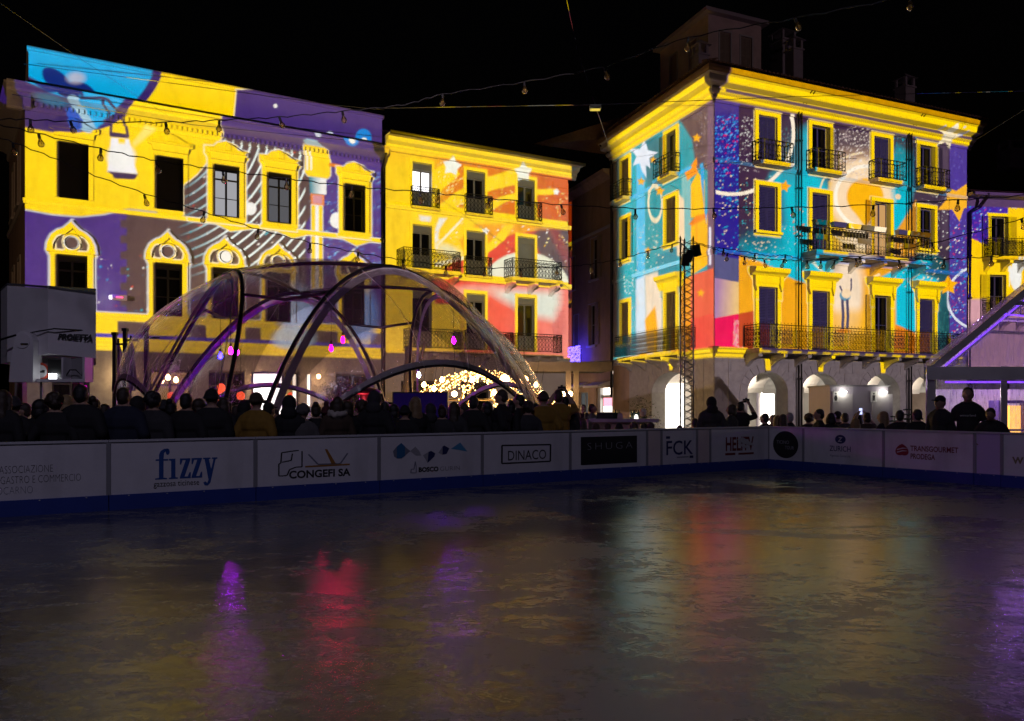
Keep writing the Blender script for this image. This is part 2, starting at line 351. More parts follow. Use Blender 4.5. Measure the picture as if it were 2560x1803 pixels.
    s.poly([(c, z) for c, z in [(5.9, 9.45), (7.0, 9.45), (7.6, 9.2), (8.6, 9.42), (9.6, 9.42), (10.3, 9.18), (11, 9.42), (12.6, 9.42), (13.3, 9.15), (14, 9.42), (14.8, 9.42), (14.8, 9.6), (5.9, 9.6)]], Y_, uv=True, edge=WHT)
    for i, (a, b, c, d) in enumerate(L_UP):
        m = (a + b) / 2
        if i > 1: s.poly([(m + q, z) for q, z in [(-.8, 9.5), (-.8, 12.25), (-.92, 12.4), (-.92, 12.72), (-.55, 12.75), (-.4, 12.92), (0, 13.05), (.4, 12.92), (.55, 12.75), (.92, 12.72), (.92, 12.4), (.8, 12.25), (.8, 9.5)]], Y_, uv=True, edge=WHT)
    for i, (a, b, c, d) in enumerate(L_LO):
        m = (a + b) / 2
        s.poly([(m + q, z) for q, z in OGEE_OUT], Y_, 1.5, uv=True, edge=WHT, ew=4)
        s.poly([(m + q, z) for q, z in [(-.52, 7.82), (-.55, 8.05), (-.42, 8.28), (-.32, 8.32), (-.36, 8.1), (-.33, 7.9), (-.28, 7.8)]], PLUM, uv=True, edge=WHT)
        s.poly([(m + q, z) for q, z in [(.52, 7.82), (.55, 8.05), (.42, 8.28), (.32, 8.32), (.36, 8.1), (.33, 7.9), (.28, 7.8)]], PLUM, uv=True, edge=WHT)
        D = np.hypot(s.U - m, s.Z - 8.08); s.put(np.clip((.29 - D) * 42, 0, 1), WHT); s.put(np.clip((.24 - D) * 42, 0, 1), WHT if i == 2 else PLUM)
    s.rect(-1, 15, 5.1, 5.42, Y_, edge=WHT); s.rect(-1, 15, 4.55, 5.1, PLUM)
    for i, (a, b, c, d) in enumerate(L_LO): s.rect(a - .28, b + .28, 4.55, 5.5, Y_)
    s.rect(2.3, 3.2, 3.9, 5.35, Y_); s.rect(-1, 15, 4.42, 4.58, srgb(60, 45, 170)); s.rect(-1, 15, 3.9, 4.42, Y_)
    s.disc(735, 770, 46, srgb(150, 190, 230), 60, soft=20, al=.9); s.disc(905, 790, 40, srgb(90, 150, 225), 70, soft=20, al=.9); s.disc(735, 845, 55, srgb(170, 205, 220), 30, soft=10, al=.8)
    for a, b, c, d in L_UP[:2]: s.rect(a - .06, b + .02, c, d, BLK)
    for a, b, c, d in L_UP[2:] + L_LO: s.rect(a - .05, b - .02, c - .02, d - .02, BLK)
    s.rect(-5, 16, -1, 3.9, SPILL2); s.rect(-5, -.02, -1, 16, srgb(52, 38, 26)); s.rect(-2.2, -.75, 13.0, 13.8, PUR)
    s.a[s.Z > 15.42] *= .3
    return s
OGEE_OUT = [(-.76, 5.3), (-.76, 7.5), (-.88, 7.75), (-.86, 8.0), (-.72, 8.32), (-.5, 8.52), (-.32, 8.6), (-.1, 8.82), (0, 8.95), (.1, 8.82), (.32, 8.6), (.5, 8.52), (.72, 8.32), (.86, 8.0), (.88, 7.75), (.76, 7.5), (.76, 5.3)]

# ---- yellow house in the middle
def slide_middle():
    s = Slide(FM, 0, 10.6, -.3, 14.9, base=srgb(250, 206, 0))
    lev = lambda z0, z1: np.clip((s.Z - z0) * 42, 0, 1) * np.clip((z1 - s.Z) * 42, 0, 1)
    top = lev(11.55, 14.0)
    s.grad(top * np.clip((s.x - 1040) / 90, 0, 1), srgb(226, 130, 4), srgb(206, 76, 4), 1080, 450, 1417, 450)
    s.put(top * np.clip((1075 - s.x) / 60, 0, 1) * np.clip((420 - s.y) / 60, 0, 1), srgb(236, 160, 16), .6)
    s.poly([(1128, 398), (1150, 436), (1110, 470), (1085, 500), (1080, 540), (1030, 540), (1040, 440), (1085, 425)], Y_, 3)
    s.poly([(1298, 418), (1305, 458), (1230, 476), (1170, 500), (1120, 530), (1095, 560), (1065, 560), (1090, 520), (1140, 480), (1215, 444)], Y_, 3)
    s.poly([(1388, 472), (1386, 487), (1330, 488), (1265, 505), (1215, 535), (1190, 560), (1165, 560), (1190, 530), (1250, 492), (1320, 474)], Y_, 3)
    spk = [srgb(255, 220, 90), srgb(255, 236, 160), srgb(255, 200, 40)]
    s.dots(1080, 1417, 395, 560, 330, spk, (.9, 2.0), clip=top)
    s.dots(1085, 1200, 440, 540, 90, spk, (1, 2.6), clip=top)
    sec = lev(8.3, 11.2)
    s.poly([(1140, 655), (1215, 606), (1290, 582), (1345, 575), (1430, 565), (1430, 760), (1080, 760), (1080, 690)], RED, 4)
    s.poly([(1190, 560), (1430, 560), (1430, 576), (1345, 577), (1290, 584), (1215, 608), (1160, 640), (1150, 600)], srgb(240, 160, 10), 4)
    s.poly([(1325, 590), (1345, 574), (1430, 570), (1430, 760), (1400, 760), (1380, 690), (1350, 640)], srgb(80, 58, 70), 14)
    s.poly([(1262, 562), (1285, 562), (1262, 600), (1218, 634), (1180, 660), (1160, 660), (1200, 625), (1240, 592)], Y_, 3)
    s.poly([(1098, 545), (1118, 545), (1098, 575), (1095, 600), (1085, 622), (1084, 585)], srgb(235, 232, 215), 5); s.line([(1156, 548), (1090, 617)], 6, srgb(245, 235, 190)); s.poly([(1048, 538), (1078, 542), (1075, 560), (1052, 560)], srgb(230, 225, 210), 6)
    s.disc(1120, 625, 30, srgb(235, 225, 170), 12, soft=14, rot=20); s.line([(1090, 662), (1130, 652), (1160, 645)], 10, srgb(250, 235, 190))
    s.dots(1020, 1417, 545, 700, 240, spk + [WHT], (1, 2.6), clip=sec)
    s.disc(1312, 742, 118, srgb(232, 232, 206), 112, soft=5); s.disc(1290, 760, 60, srgb(236, 200, 190), 60, soft=60, al=.7)
    s.disc(1400, 610, 12, srgb(160, 30, 50), 70, soft=12, al=.6, rot=-25)
    fst = lev(4.2, 8.0)
    s.grad(fst * np.clip((s.x - 1150) / 20, 0, 1), srgb(236, 76, 58), srgb(238, 130, 118), 1250, 800, 1417, 880)
    s.poly([(1230, 722), (1400, 730), (1400, 760), (1385, 800), (1330, 790), (1290, 770), (1240, 740)], srgb(214, 220, 206), 26); s.disc(1190, 728, 60, srgb(240, 170, 150), 14, soft=14, al=.8)
    s.poly([(1375, 820), (1410, 770), (1417, 830), (1390, 850)], srgb(200, 90, 90), 6, al=.6)
    s.rect(-1, 12, 7.92, 8.3, Y_); s.rect(-1, 12, 11.1, 11.55, Y_); s.rect(-1, 12, 13.9, 15, Y_)
    for a, b, c, d in M_3 + M_2 + M_1: s.rect(a - .15, b + .15, c - .02, d + .18, Y_)
    s.star(1130, 416, 25, srgb(238, 242, 226), 10, .62); s.star(1308, 432, 23, srgb(238, 242, 226), 0, .62); s.star(1391, 480, 9, WHT, 8, .6); s.star(1214, 578, 10, WHT, 8, .6)
    for a, b, c, d in M_3 + M_2 + M_1: s.rect(a + .02, b - .02, c + .02, d - .02, srgb(70, 66, 50), al=1)
    s.star(1308, 432, 23, srgb(238, 242, 226), 0, .62); s.rect(-1, 12, -1, 4.2, SPILL2)
    return s

# ---- corner palazzo, front
def slide_right():
    s = Slide(FR_, -1.2, 16.25, -.3, 22.5, base=DKP)
    X, Yp = s.x, s.y
    s.put(np.clip((X - 2250) / 40, 0, 1) * np.clip((2372 - X) / 5, 0, 1), srgb(66, 50, 70))
    s.poly([(1930, 440), (1960, 405), (1992, 330), (2030, 312), (2040, 420), (2075, 470), (2080, 600), (2060, 650), (1990, 720), (1890, 672), (1850, 610), (1880, 590), (1960, 560), (1955, 480), (1925, 470)], CY, 30)
    s.disc(1975, 380, 34, srgb(70, 70, 90), 60, soft=40, al=.7); s.disc(1900, 600, 50, srgb(10, 70, 96), 34, soft=40, al=.8)
    s.grad(s.mpoly([(2078, 320), (2180, 335), (2178, 470), (2075, 462)], 6)[0], srgb(92, 74, 84), srgb(240, 196, 150), 2120, 360, 2118, 440)
    s.poly([(2072, 455), (2240, 475), (2236, 640), (2070, 640)], srgb(244, 190, 40), 8)
    s.disc(2165, 492, 92, BEI, 96, soft=14); s.ring(2165, 492, 76, 9, srgb(255, 246, 226)); s.disc(2163, 492, 46, srgb(252, 182, 8), 46, soft=6); s.poly([(2128, 520), (2200, 520), (2162, 566)], srgb(250, 186, 20), 5); s.disc(2170, 600, 60, srgb(252, 226, 190), 30, soft=20)
    s.ring(2165, 500, 118, 5, srgb(250, 226, 176), al=.8, clip=np.clip((2165 - X) / 10, 0, 1))
    s.poly([(2226, 400), (2245, 365), (2275, 385), (2280, 480), (2265, 560), (2240, 580), (2232, 480)], CY, 18); s.disc(2245, 492, 7, BEI); s.poly([(2232, 500), (2262, 540), (2236, 590)], CY, 4)
    s.poly([(2240, 580), (2290, 500), (2296, 640), (2236, 640)], srgb(236, 160, 40), 6)
    s.disc(2252, 405, 26, srgb(30, 90, 100), 60, soft=30, al=.6)
    # lower storey
    s.poly([(1846, 640), (1905, 655), (1990, 700), (2012, 706), (2080, 680), (2240, 665), (2260, 900), (1846, 900)], srgb(242, 166, 16), 5)
    s.poly([(1985, 660), (2080, 650), (2090, 700), (2040, 715), (1990, 700), (1940, 680)], CY, 6)
    s.disc(2118, 735, 42, srgb(246, 222, 192), 100, soft=26); s.poly([(2160, 700), (2260, 690), (2270, 760), (2255, 880), (2150, 880)], srgb(244, 176, 40), 14); s.poly([(2060, 780), (2200, 770), (2200, 900), (2060, 900)], srgb(248, 182, 30), 24, al=.7)
    s.poly([(2185, 702), (2250, 668), (2300, 640), (2350, 665), (2345, 850), (2300, 838), (2240, 812), (2240, 700)], srgb(0, 190, 216), 6)
    s.poly([(2240, 812), (2300, 838), (2340, 850), (2340, 900), (2230, 900)], srgb(236, 130, 20), 4)
    s.poly([(2290, 560), (2345, 640), (2372, 660), (2372, 880), (2346, 880), (2346, 700), (2290, 680)], srgb(30, 84, 96), 10)
    s.put(np.clip((X - 2346) / 5, 0, 1) * np.clip((2374 - X) / 3, 0, 1) * np.clip((Yp - 770) / 10, 0, 1), srgb(24, 76, 84))
    s.line([(2172, 700), (2198, 686)], 6, srgb(252, 226, 176)); s.line([(2030, 655), (2068, 690)], 6, srgb(240, 226, 190), al=.7)
    # figure with raised arms
    NB = srgb(76, 72, 104)
    s.line([(2100, 716), (2108, 734), (2120, 742), (2128, 722), (2128, 698)], 4, NB); s.disc(2113, 740, 14, srgb(96, 150, 176), 13); s.disc(2116, 734, 12, BEI, 12)
    s.line([(2106, 752), (2108, 790), (2106, 826)], 7, NB); s.line([(2118, 752), (2120, 790), (2118, 826)], 7, NB); s.disc(2110, 828, 18, srgb(244, 140, 30), 5)
    # corner strip and right strip
    st = np.clip((1847 - X) / 1.5, 0, 1)
    s.put(st, NAVY); s.grad(st * np.clip((340 - Yp) / 60, 0, 1), srgb(70, 50, 130), NAVY, 1800, 250, 1800, 340)
    ln = np.interp(X, [1785, 1850], [634, 648]); s.put(st * np.clip((Yp - ln) / 3, 0, 1), srgb(84, 84, 130))
    ln = np.interp(X, [1785, 1850], [694, 706]); s.grad(st * np.clip((Yp - ln) / 2, 0, 1), srgb(172, 128, 172), srgb(240, 200, 120), 1792, 740, 1846, 744)
    ln = np.interp(X, [1785, 1885], [796, 776]); s.put(st * np.clip((Yp - ln) / 2, 0, 1), PINK); s.put(np.clip((1886 - X) / 2, 0, 1) * (1 - st) * np.clip((Yp - ln) / 2, 0, 1), srgb(196, 70, 30))
    s.dots(1832, 1850, 800, 874, 160, [srgb(240, 150, 190), BEI], (.8, 1.6), clip=st)
    rs = np.clip((X - 2372) / 1.5, 0, 1); s.put(rs, srgb(78, 56, 150)); s.put(np.clip((2372 - X) / 2, 0, 1) * np.clip((X - 2352) / 3, 0, 1) * np.clip((620 - Yp) / 20, 0, 1), srgb(84, 66, 88), .8)
    s.dots(2372, 2415, 560, 880, 220, [srgb(90, 130, 230), WHT, srgb(220, 40, 90), SKY], (.9, 2), clip=rs); s.dots(2372, 2415, 380, 560, 40, [srgb(120, 110, 210)], (.8, 1.6), clip=rs)
    dk = np.clip((1847 - X), 0, 1) * np.clip((645 - Yp) / 4, 0, 1)
    s.dots(1787, 1846, 285, 440, 210, [SKY, srgb(40, 120, 230), srgb(90, 170, 240), PINK], (.9, 2.4), clip=dk); s.dots(1787, 1846, 440, 640, 110, [CY, SKY, BEI], (.9, 2.2), clip=dk)
    nb = np.clip((X - 1847), 0, 1)
    s.dots(1848, 1900, 290, 430, 150, [srgb(150, 130, 140), WHT], (.8, 1.7), clip=nb); s.dots(1848, 1940, 440, 660, 190, [CY, srgb(40, 120, 110), BEI], (.9, 2), clip=nb)
    s.dots(1950, 2000, 320, 430, 160, [srgb(150, 150, 150), srgb(90, 150, 150)], (.7, 1.5)); s.dots(2078, 2178, 318, 450, 330, [srgb(240, 226, 216), srgb(190, 170, 170)], (.8, 1.9))
    s.dots(2226, 2290, 330, 480, 170, [srgb(130, 150, 150), CY], (.7, 1.5)); s.dots(2230, 2372, 600, 720, 110, [BEI, srgb(230, 220, 190)], (1, 2.4)); s.dots(2346, 2372, 720, 880, 130, [srgb(60, 140, 140)], (.7, 1.5))
    s.dots(1980, 2010, 520, 600, 18, [BEI, ORA], (1.5, 3.2)); s.dots(1880, 2010, 560, 680, 60, [srgb(140, 190, 190), BEI], (.8, 2)); s.dots(2300, 2372, 480, 600, 70, [srgb(160, 150, 150), WHT], (.8, 1.8))
    orb = np.clip((X - 1787) / 2, 0, 1) * np.clip((Yp - 285) / 3, 0, 1)
    s.ring(1830, 332, 154, 9, srgb(250, 236, 214), clip=orb * np.clip((Yp - (332 - (X - 1830) * .9)) / 4, 0, 1))
    s.ring(2446, 745, 78, 6, srgb(220, 226, 240), clip=np.clip((2418 - X), 0, 1) * np.clip((X - 2366) / 4, 0, 1))
    s.star(1962, 466, 16, srgb(250, 170, 10), 12, .5); s.star(2392, 503, 52, srgb(250, 182, 40), 30, .48); s.star(2370, 714, 25, srgb(252, 178, 8), 0, .55)
    s.rect(-1, 17, 8.42, 8.6, srgb(20, 120, 230), al=.45); s.rect(-1, 17, 12.42, 12.58, SKY, al=.25)
    for i, (a, b, c, d) in enumerate(R_3 + R_2 + R_1):
        s.rect(a - .22, b + .22, c - (.12 if i > 7 else .2), d + .2, Y_, edge=srgb(250, 226, 160))
        if i > 7:
            m = (a + b) / 2
            s.poly([(m - .82, 6.5), (m - .82, 7.35), (m - 1.12, 7.72), (m - 1.12, 7.92), (m + 1.2, 7.92), (m + 1.2, 7.72), (m + .86, 7.35), (m + .86, 6.5)], Y_, uv=True, edge=srgb(250, 226, 160))
        s.rect(a + .03, b - .03, c, d, srgb(58, 50, 84))
    s.rect(-1, 17, 15.16, 16.4, Y_, edge=srgb(110, 80, 150)); s.rect(-1, .1, 15.5, 16.4, srgb(86, 66, 110), soft=8); s.rect(.3, 17, 15.42, 15.6, srgb(90, 66, 92), soft=2)  # plum band paints the shadow between the cornice mouldings into the slide
    s.star(2362, 345, 30, srgb(250, 236, 200), 12, .4)
    s.dots(2335, 2395, 322, 350, 10, [srgb(190, 200, 240), WHT], (2, 4))
    # edge of the light on the arcade below the long balcony
    s.rect(-1, 17, -1, 4.02, SPILL)
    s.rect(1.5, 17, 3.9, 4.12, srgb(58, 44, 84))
    for u in np.arange(1.7, 16, .9): s.rect(u, u + .5, 3.84, 3.92, Y_, soft=3)
    for u in (3.0, 6.16, 10.2, 13.3): s.poly([(u - .15, 3.28), (u + .13, 3.28), (u + .2, 3.9), (u - .2, 3.9)], Y_, uv=True)
    s.rect(-1, 1.7, 3.82, 4.2, Y_, soft=4); s.rect(-3, 18, 16.32, 23, srgb(35, 28, 31)); s.rect(-3, 0, -1, 16.32, BLK)
    return s

# ---- corner palazzo, lane side
def slide_side():
    s = Slide(FS, 0, 9.72, -.3, 16.2, base=srgb(0, 158, 170)); X, Yp = s.x, s.y
    s.put(np.clip((1592 - X) / 8, 0, 1), srgb(0, 176, 190)); s.poly([(1591, 400), (1612, 360), (1613, 900), (1591, 900)], srgb(70, 196, 240), 3)
    s.poly([(1613, 350), (1660, 340), (1660, 430), (1625, 470), (1613, 440)], srgb(0, 118, 134), 12)
    s.poly([(1700, 300), (1790, 240), (1790, 430), (1740, 420), (1730, 350)], srgb(92, 70, 80), 6); s.dots(1735, 1785, 280, 440, 90, [srgb(170, 150, 160)], (.7, 1.5))
    s.poly([(1705, 440), (1726, 430), (1728, 620), (1700, 640)], srgb(120, 190, 190), 4); s.poly([(1693, 480), (1710, 500), (1712, 640), (1690, 640)], BEI, 5)
    s.poly([(1727, 462), (1744, 430), (1762, 452), (1762, 545), (1727, 545)], srgb(254, 196, 8), 3); s.poly([(1714, 432), (1742, 393), (1745, 432), (1718, 452)], srgb(250, 148, 12), 3)
    s.poly([(1722, 560), (1740, 540), (1774, 532), (1776, 540), (1730, 566)], srgb(248, 128, 20), 3); s.poly([(1727, 566), (1772, 542), (1772, 660), (1727, 690)], srgb(254, 188, 10), 3)
    s.poly([(1752, 412), (1760, 405), (1760, 520), (1768, 520), (1766, 560), (1752, 450)], SKY, 3); s.line([(1742, 560), (1742, 640)], 4, srgb(240, 150, 20))
    s.put(np.clip((X - 1768) / 2, 0, 1), srgb(112, 84, 112)); s.line([(1775, 570), (1775, 660)], 6, srgb(230, 225, 240))
    s.poly([(1726, 690), (1790, 668), (1790, 900), (1726, 900)], srgb(236, 92, 66), 3); s.poly([(1726, 800), (1790, 780), (1790, 900), (1726, 900)], srgb(236, 70, 60), 3)
    s.poly([(1702, 700), (1727, 690), (1727, 900), (1702, 900)], srgb(244, 150, 20), 3)
    s.poly([(1590, 700), (1612, 690), (1616, 900), (1590, 900)], srgb(214, 232, 246), 6); s.poly([(1612, 690), (1655, 675), (1658, 900), (1616, 900)], srgb(240, 222, 196), 8); s.poly([(1622, 900), (1612, 800), (1638, 765), (1644, 820), (1642, 900)], srgb(252, 178, 10), 5)
    s.poly([(1640, 640), (1692, 620), (1692, 680), (1646, 690)], srgb(0, 140, 160), 5); s.line([(1585, 690), (1700, 655)], 9, srgb(120, 214, 246)); s.line([(1585, 492), (1725, 420)], 10, srgb(60, 190, 240))
    s.ring(1638, 508, 17, 5, srgb(236, 226, 190), ry=44); s.star(1608, 388, 38, srgb(226, 236, 250), 8, .45); s.poly([(1596, 400), (1614, 395), (1616, 445), (1605, 428)], srgb(226, 236, 250), 4)
    for q in ((1633, 400, 9), (1603, 454, 11), (1650, 478, 13), (1620, 626, 9), (1752, 733, 11), (1742, 345, 12)): s.star(q[0], q[1], q[2], srgb(252, 176, 10), 5, .5)
    s.dots(1560, 1660, 560, 760, 170, [srgb(200, 236, 226), BEI], (.8, 1.8)); s.dots(1560, 1592, 700, 830, 60, [WHT], (.8, 1.6))
    for i, (a, b, c, d) in enumerate(S_3 + S_2 + S_1):
        s.rect(a - .2, b + .22, c - .2, d + .2, Y_, edge=srgb(250, 226, 160))
        if i in (5,): s.poly([(b - 1.6, 7.3), (b - 1.9, 7.75), (b - 1.9, 8.0), (b + .8, 8.0), (b + .8, 7.75), (b + .5, 7.3)], Y_, uv=True)
        s.rect(a + .03, b - .1, c, d, srgb(60, 56, 40))
    s.rect(-1, 11, 15.16, 16.4, Y_)
    s.rect(-1, 11, -1, 4.0, SPILL2); s.rect(1.5, 11, 3.9, 4.1, Y_, soft=4); s.rect(8.0, 11, 3.82, 4.2, Y_, soft=3); s.poly([(6.0, 3.4), (6.3, 3.4), (6.4, 3.95), (5.95, 3.95)], Y_, uv=True)
    fade = np.clip((s.U - .35) / 1.1, 0, 1) ** 1.5; fy = np.clip((s.Z - 15.1) * 20, 0, 1); s.a *= np.maximum(fade, .6 * fy * np.clip(s.U / .8, 0, 1))[..., None]
    return s

# ---- house at the right edge
def slide_far():
    s = Slide(FF, 0, 5.6, 3.2, 13.4, base=srgb(70, 40, 160)); X = s.x
    s.dots(2420, 2520, 440, 720, 420, [srgb(90, 130, 240), WHT, SKY, srgb(200, 60, 160)], (.8, 2))
    s.poly([(2520, 470), (2527, 462), (2600, 470), (2600, 900), (2520, 720)], srgb(255, 206, 10), 3); s.poly([(2428, 595), (2520, 640), (2600, 700), (2600, 820), (2428, 820)], srgb(255, 206, 10), 2)
    s.line([(2478, 585), (2500, 615)], 3, WHT); s.line([(2503, 570), (2522, 650), (2530, 710)], 5, WHT); s.disc(2540, 690, 14, WHT, 36); s.line([(2524, 650), (2522, 715)], 5, WHT); s.line([(2532, 650), (2534, 715)], 4, WHT)
    s.star(2536, 514, 10, WHT, 5, .55); s.put(np.clip((s.y - 745) / 6, 0, 1), srgb(214, 160, 170)); s.put(np.clip((s.y - 800) / 10, 0, 1), srgb(150, 110, 130))
    s.poly([(2420, 600), (2432, 600), (2432, 735), (2420, 735)], srgb(255, 206, 10), 2)
    for a, b, c, d in F_W: s.rect(a - .18, b + .18, c - .1, d + .18, Y_); s.rect(a + .03, b - .03, c, d, srgb(60, 50, 70))
    s.rect(-1, 6, 12.2, 13.4, srgb(86, 60, 100))
    return s
PROJ_L, PROJ_R, PROJ_S = (-15.5, 7.0, 4.2), (31.0, -2.0, 12.0), (-11.5, 12.0, 6.0)
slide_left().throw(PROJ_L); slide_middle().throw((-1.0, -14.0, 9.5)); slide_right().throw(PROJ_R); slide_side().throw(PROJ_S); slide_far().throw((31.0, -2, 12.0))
# ================================================================== materials of the place
STUC = mat('pale_stucco', (.4, .39, .38), .9, var=.07, scale=2.2, bump=.25, bscale=60, stains=.16)
STUC2 = mat('smooth_plaster', (.4, .385, .37), .9, var=.05, scale=3, bump=.2, bscale=50, stains=.1)
TRIM = mat('painted_stone_trim', (.41, .39, .36), .8, var=.06, scale=6, bump=.2, bscale=80, stains=.1)
STONE = mat('grey_sandstone', (.38, .36, .345), .9, var=.14, scale=4, bump=.35, bscale=50, stains=.15)
SALM = mat('salmon_plaster', (.36, .25, .17), .92, var=.12, scale=2, bump=.25, bscale=50, stains=.25)
DKWALL = mat('old_brown_plaster', (.3, .22, .18), .92, var=.15, scale=2, bump=.3, bscale=40, stains=.3)
IRON = mat('black_wrought_iron', (.02, .02, .022), .5, metal=.4)
DARKFR = mat('dark_window_frame', (.035, .033, .032), .45)
GREYFR = mat('grey_window_frame', (.3, .3, .31), .5)
GLASS = mat('dark_window_glass', (.008, .008, .01), .06, spec=.5)
SHUT = mat('grey_violet_shutter', (.24, .23, .27), .7, var=.08, scale=5)
SHUTB = mat('brown_shutter', (.26, .2, .14), .7, var=.1, scale=5)
ROLL = mat('grey_roller_shutter', (.4, .4, .4), .6)
TILE = mat('clay_roof_tile', (.17, .1, .06), .85, var=.25, scale=9, bump=.4, bscale=20)
PIPE = mat('brown_downpipe', (.045, .04, .04), .4, metal=.5)
SLAB = mat('weathered_balcony_stone', (.34, .31, .28), .9, var=.15, scale=5, bump=.3, stains=.25)
LIT_COOL = glow('lit_room_cool', (.93, .93, .97), 2.2, False); LIT_DIM = glow('lit_room_dim', (.8, .8, .86), .45, False); LIT_WARM = glow('lit_room_warm', (1, .55, .2), .6, False)
SHOP = glow('bright_shop_window', (1, .92, .8), 5)
WHITEW = mat('white_vault_plaster', (.75, .72, .68), .9, var=.04)

# ================================================================== building pieces
def wall(F, root, u0, u1, z0, z1, holes, m, name='wall', rev=.26, d=0.0):
    b = MB(F); us = sorted({u0, u1} | {x for h in holes for x in h[:2]}); zs = sorted({z0, z1} | {x for h in holes for x in h[2:]})
    us = [x for x in us if u0 <= x <= u1]; zs = [x for x in zs if z0 <= x <= z1]
    for i in range(len(us) - 1):
        for j in range(len(zs) - 1):
            cu, cz = (us[i] + us[i + 1]) / 2, (zs[j] + zs[j + 1]) / 2
            if any(h[0] < cu < h[1] and h[2] < cz < h[3] for h in holes): continue
            b.add([(us[i], d, zs[j]), (us[i + 1], d, zs[j]), (us[i + 1], d, zs[j + 1]), (us[i], d, zs[j + 1])], [(0, 1, 2, 3)])
    for a, c, e, f in holes:
        for q in (((a, e), (a, f)), ((c, f), (c, e)), ((a, f), (c, f)), ((c, e), (a, e))):
            (p, r_), (s_, t_) = q
            b.add([(p, d, r_), (s_, d, t_), (s_, d - rev, t_), (p, d - rev, r_)], [(0, 1, 2, 3)])
    return b.build(name, m, root)

def leaf(F, par, u0, u1, z0, z1, d, m, open_=0, side=-1):
    """shutter leaf with slats; open_ swings it back against the wall"""
    b = MB(F); w_ = u1 - u0
    if open_:
        if side < 0: u1 = u0; u0 = u0 - w_
        else: u0 = u1; u1 = u1 + w_
        d = .05
    t = .04; b.box(u0, u0 + .06, d, d + t, z0, z1).box(u1 - .06, u1, d, d + t, z0, z1)
    for z in (z0, (z0 + z1) / 2 - .03, z1 - .08): b.box(u0 + .06, u1 - .06, d, d + t, z, z + .08)
    z = z0 + .1
    while z < z1 - .1: b.box(u0 + .06, u1 - .06, d + .008, d + .024, z, z + .055); z += .07
    return b.build('shutter', m, par)

def casement(F, par, u0, u1, z0, z1, d, fm, gm, transom=.0, bars=0, fw=.07):
    b = MB(F); c = (u0 + u1) / 2
    b.box(u0, u0 + fw, d, d + .06, z0, z1).box(u1 - fw, u1, d, d + .06, z0, z1).box(u0 + fw, u1 - fw, d, d + .06, z0, z0 + fw).box(u0 + fw, u1 - fw, d, d + .06, z1 - fw, z1)
    b.box(c - fw * .6, c + fw * .6, d, d + .055, z0 + fw, z1 - fw)
    if transom: zt = z1 - transom; b.box(u0 + fw, u1 - fw, d, d + .052, zt - fw * .5, zt + fw * .5)
    for k in range(bars):
        z = z0 + (z1 - transom - z0) * (k + 1) / (bars + 1); b.box(u0 + fw, u1 - fw, d, d + .045, z - .015, z + .015)
    o = b.build('frame', fm, par)
    g = MB(F); g.add([(u0, d + .02, z0), (u1, d + .02, z0), (u1, d + .02, z1), (u0, d + .02, z1)], [(0, 1, 2, 3)]); g.build('pane', gm, par)
    return o

def window(F, root, h, style, trim=.15, td=.05, sill=True, fm=DARKFR, gm=GLASS, sm=SHUT):
    u0, u1, z0, z1 = h; b = MB(F); t = trim
    b.box(u0 - t, u0, 0, td, z0, z1).box(u1, u1 + t, 0, td, z0, z1).box(u0 - t, u1 + t, 0, td, z1, z1 + t)
    if sill: b.box(u0 - t - .06, u1 + t + .06, 0, td + .1, z0 - .12, z0)
    w_ = b.build('window', TRIM, root)
    D = -.24; c = (u0 + u1) / 2
    if style == 'blind':
        MB(F).box(u0, u1, -.2, -.16, z0, z1).build('blind', mat('black_blind', (.012, .011, .01), .8), w_)
    elif style == 'casement': casement(F, w_, u0, u1, z0, z1 - .18, D, fm, gm, transom=.42, bars=1); MB(F).box(u0, u1, -.2, -.1, z1 - .18, z1).build('blind_box', DARKFR, w_)
    elif style == 'shut':
        for a, e in ((u0, c - .006), (c + .006, u1)): leaf(F, w_, a, e, z0, z1, -.1, sm)
    elif style == 'roller':
        bx_ = MB(F); k = u0
        while k < u1 - .02: bx_.box(k, k + .035, -.16, -.1, z1 - .34, z1); k += .05
        bx_.box(u0, u1, -.22, -.165, z1 - .34, z1); bx_.build('roller_box', ROLL, w_); casement(F, w_, u0, u1, z0, z1 - .34, D, fm, gm)
        MB(F).box(u0 + .08, c - .05, D + .022, D + .05, z0 + .08, z0 + .85).box(c + .05, u1 - .08, D + .022, D + .05, z0 + .08, z0 + .85).build('panel', fm, w_)
    elif style == 'rolldown':
        bx_ = MB(F); z = z0
        while z < z1 - .34: bx_.box(u0, u1, -.16, -.14, z, z + .045); z += .05
        bx_.box(u0, u1, -.2, -.165, z0, z1); bx_.build('roller_slats', ROLL, w_); k = u0; b2 = MB(F)
        while k < u1 - .02: b2.box(k, k + .035, -.13, -.08, z1 - .34, z1); k += .05
        b2.build('roller_box', ROLL, w_)
    elif style in ('open', 'openl', 'openr'):
        casement(F, w_, u0, u1, z0, z1, D, GREYFR, gm, bars=1)
        if style != 'openr': leaf(F, w_, u0, c, z0, z1, 0, sm, 1, -1)
        if style != 'openl': leaf(F, w_, c, u1, z0, z1, 0, sm, 1, 1)
    return w_

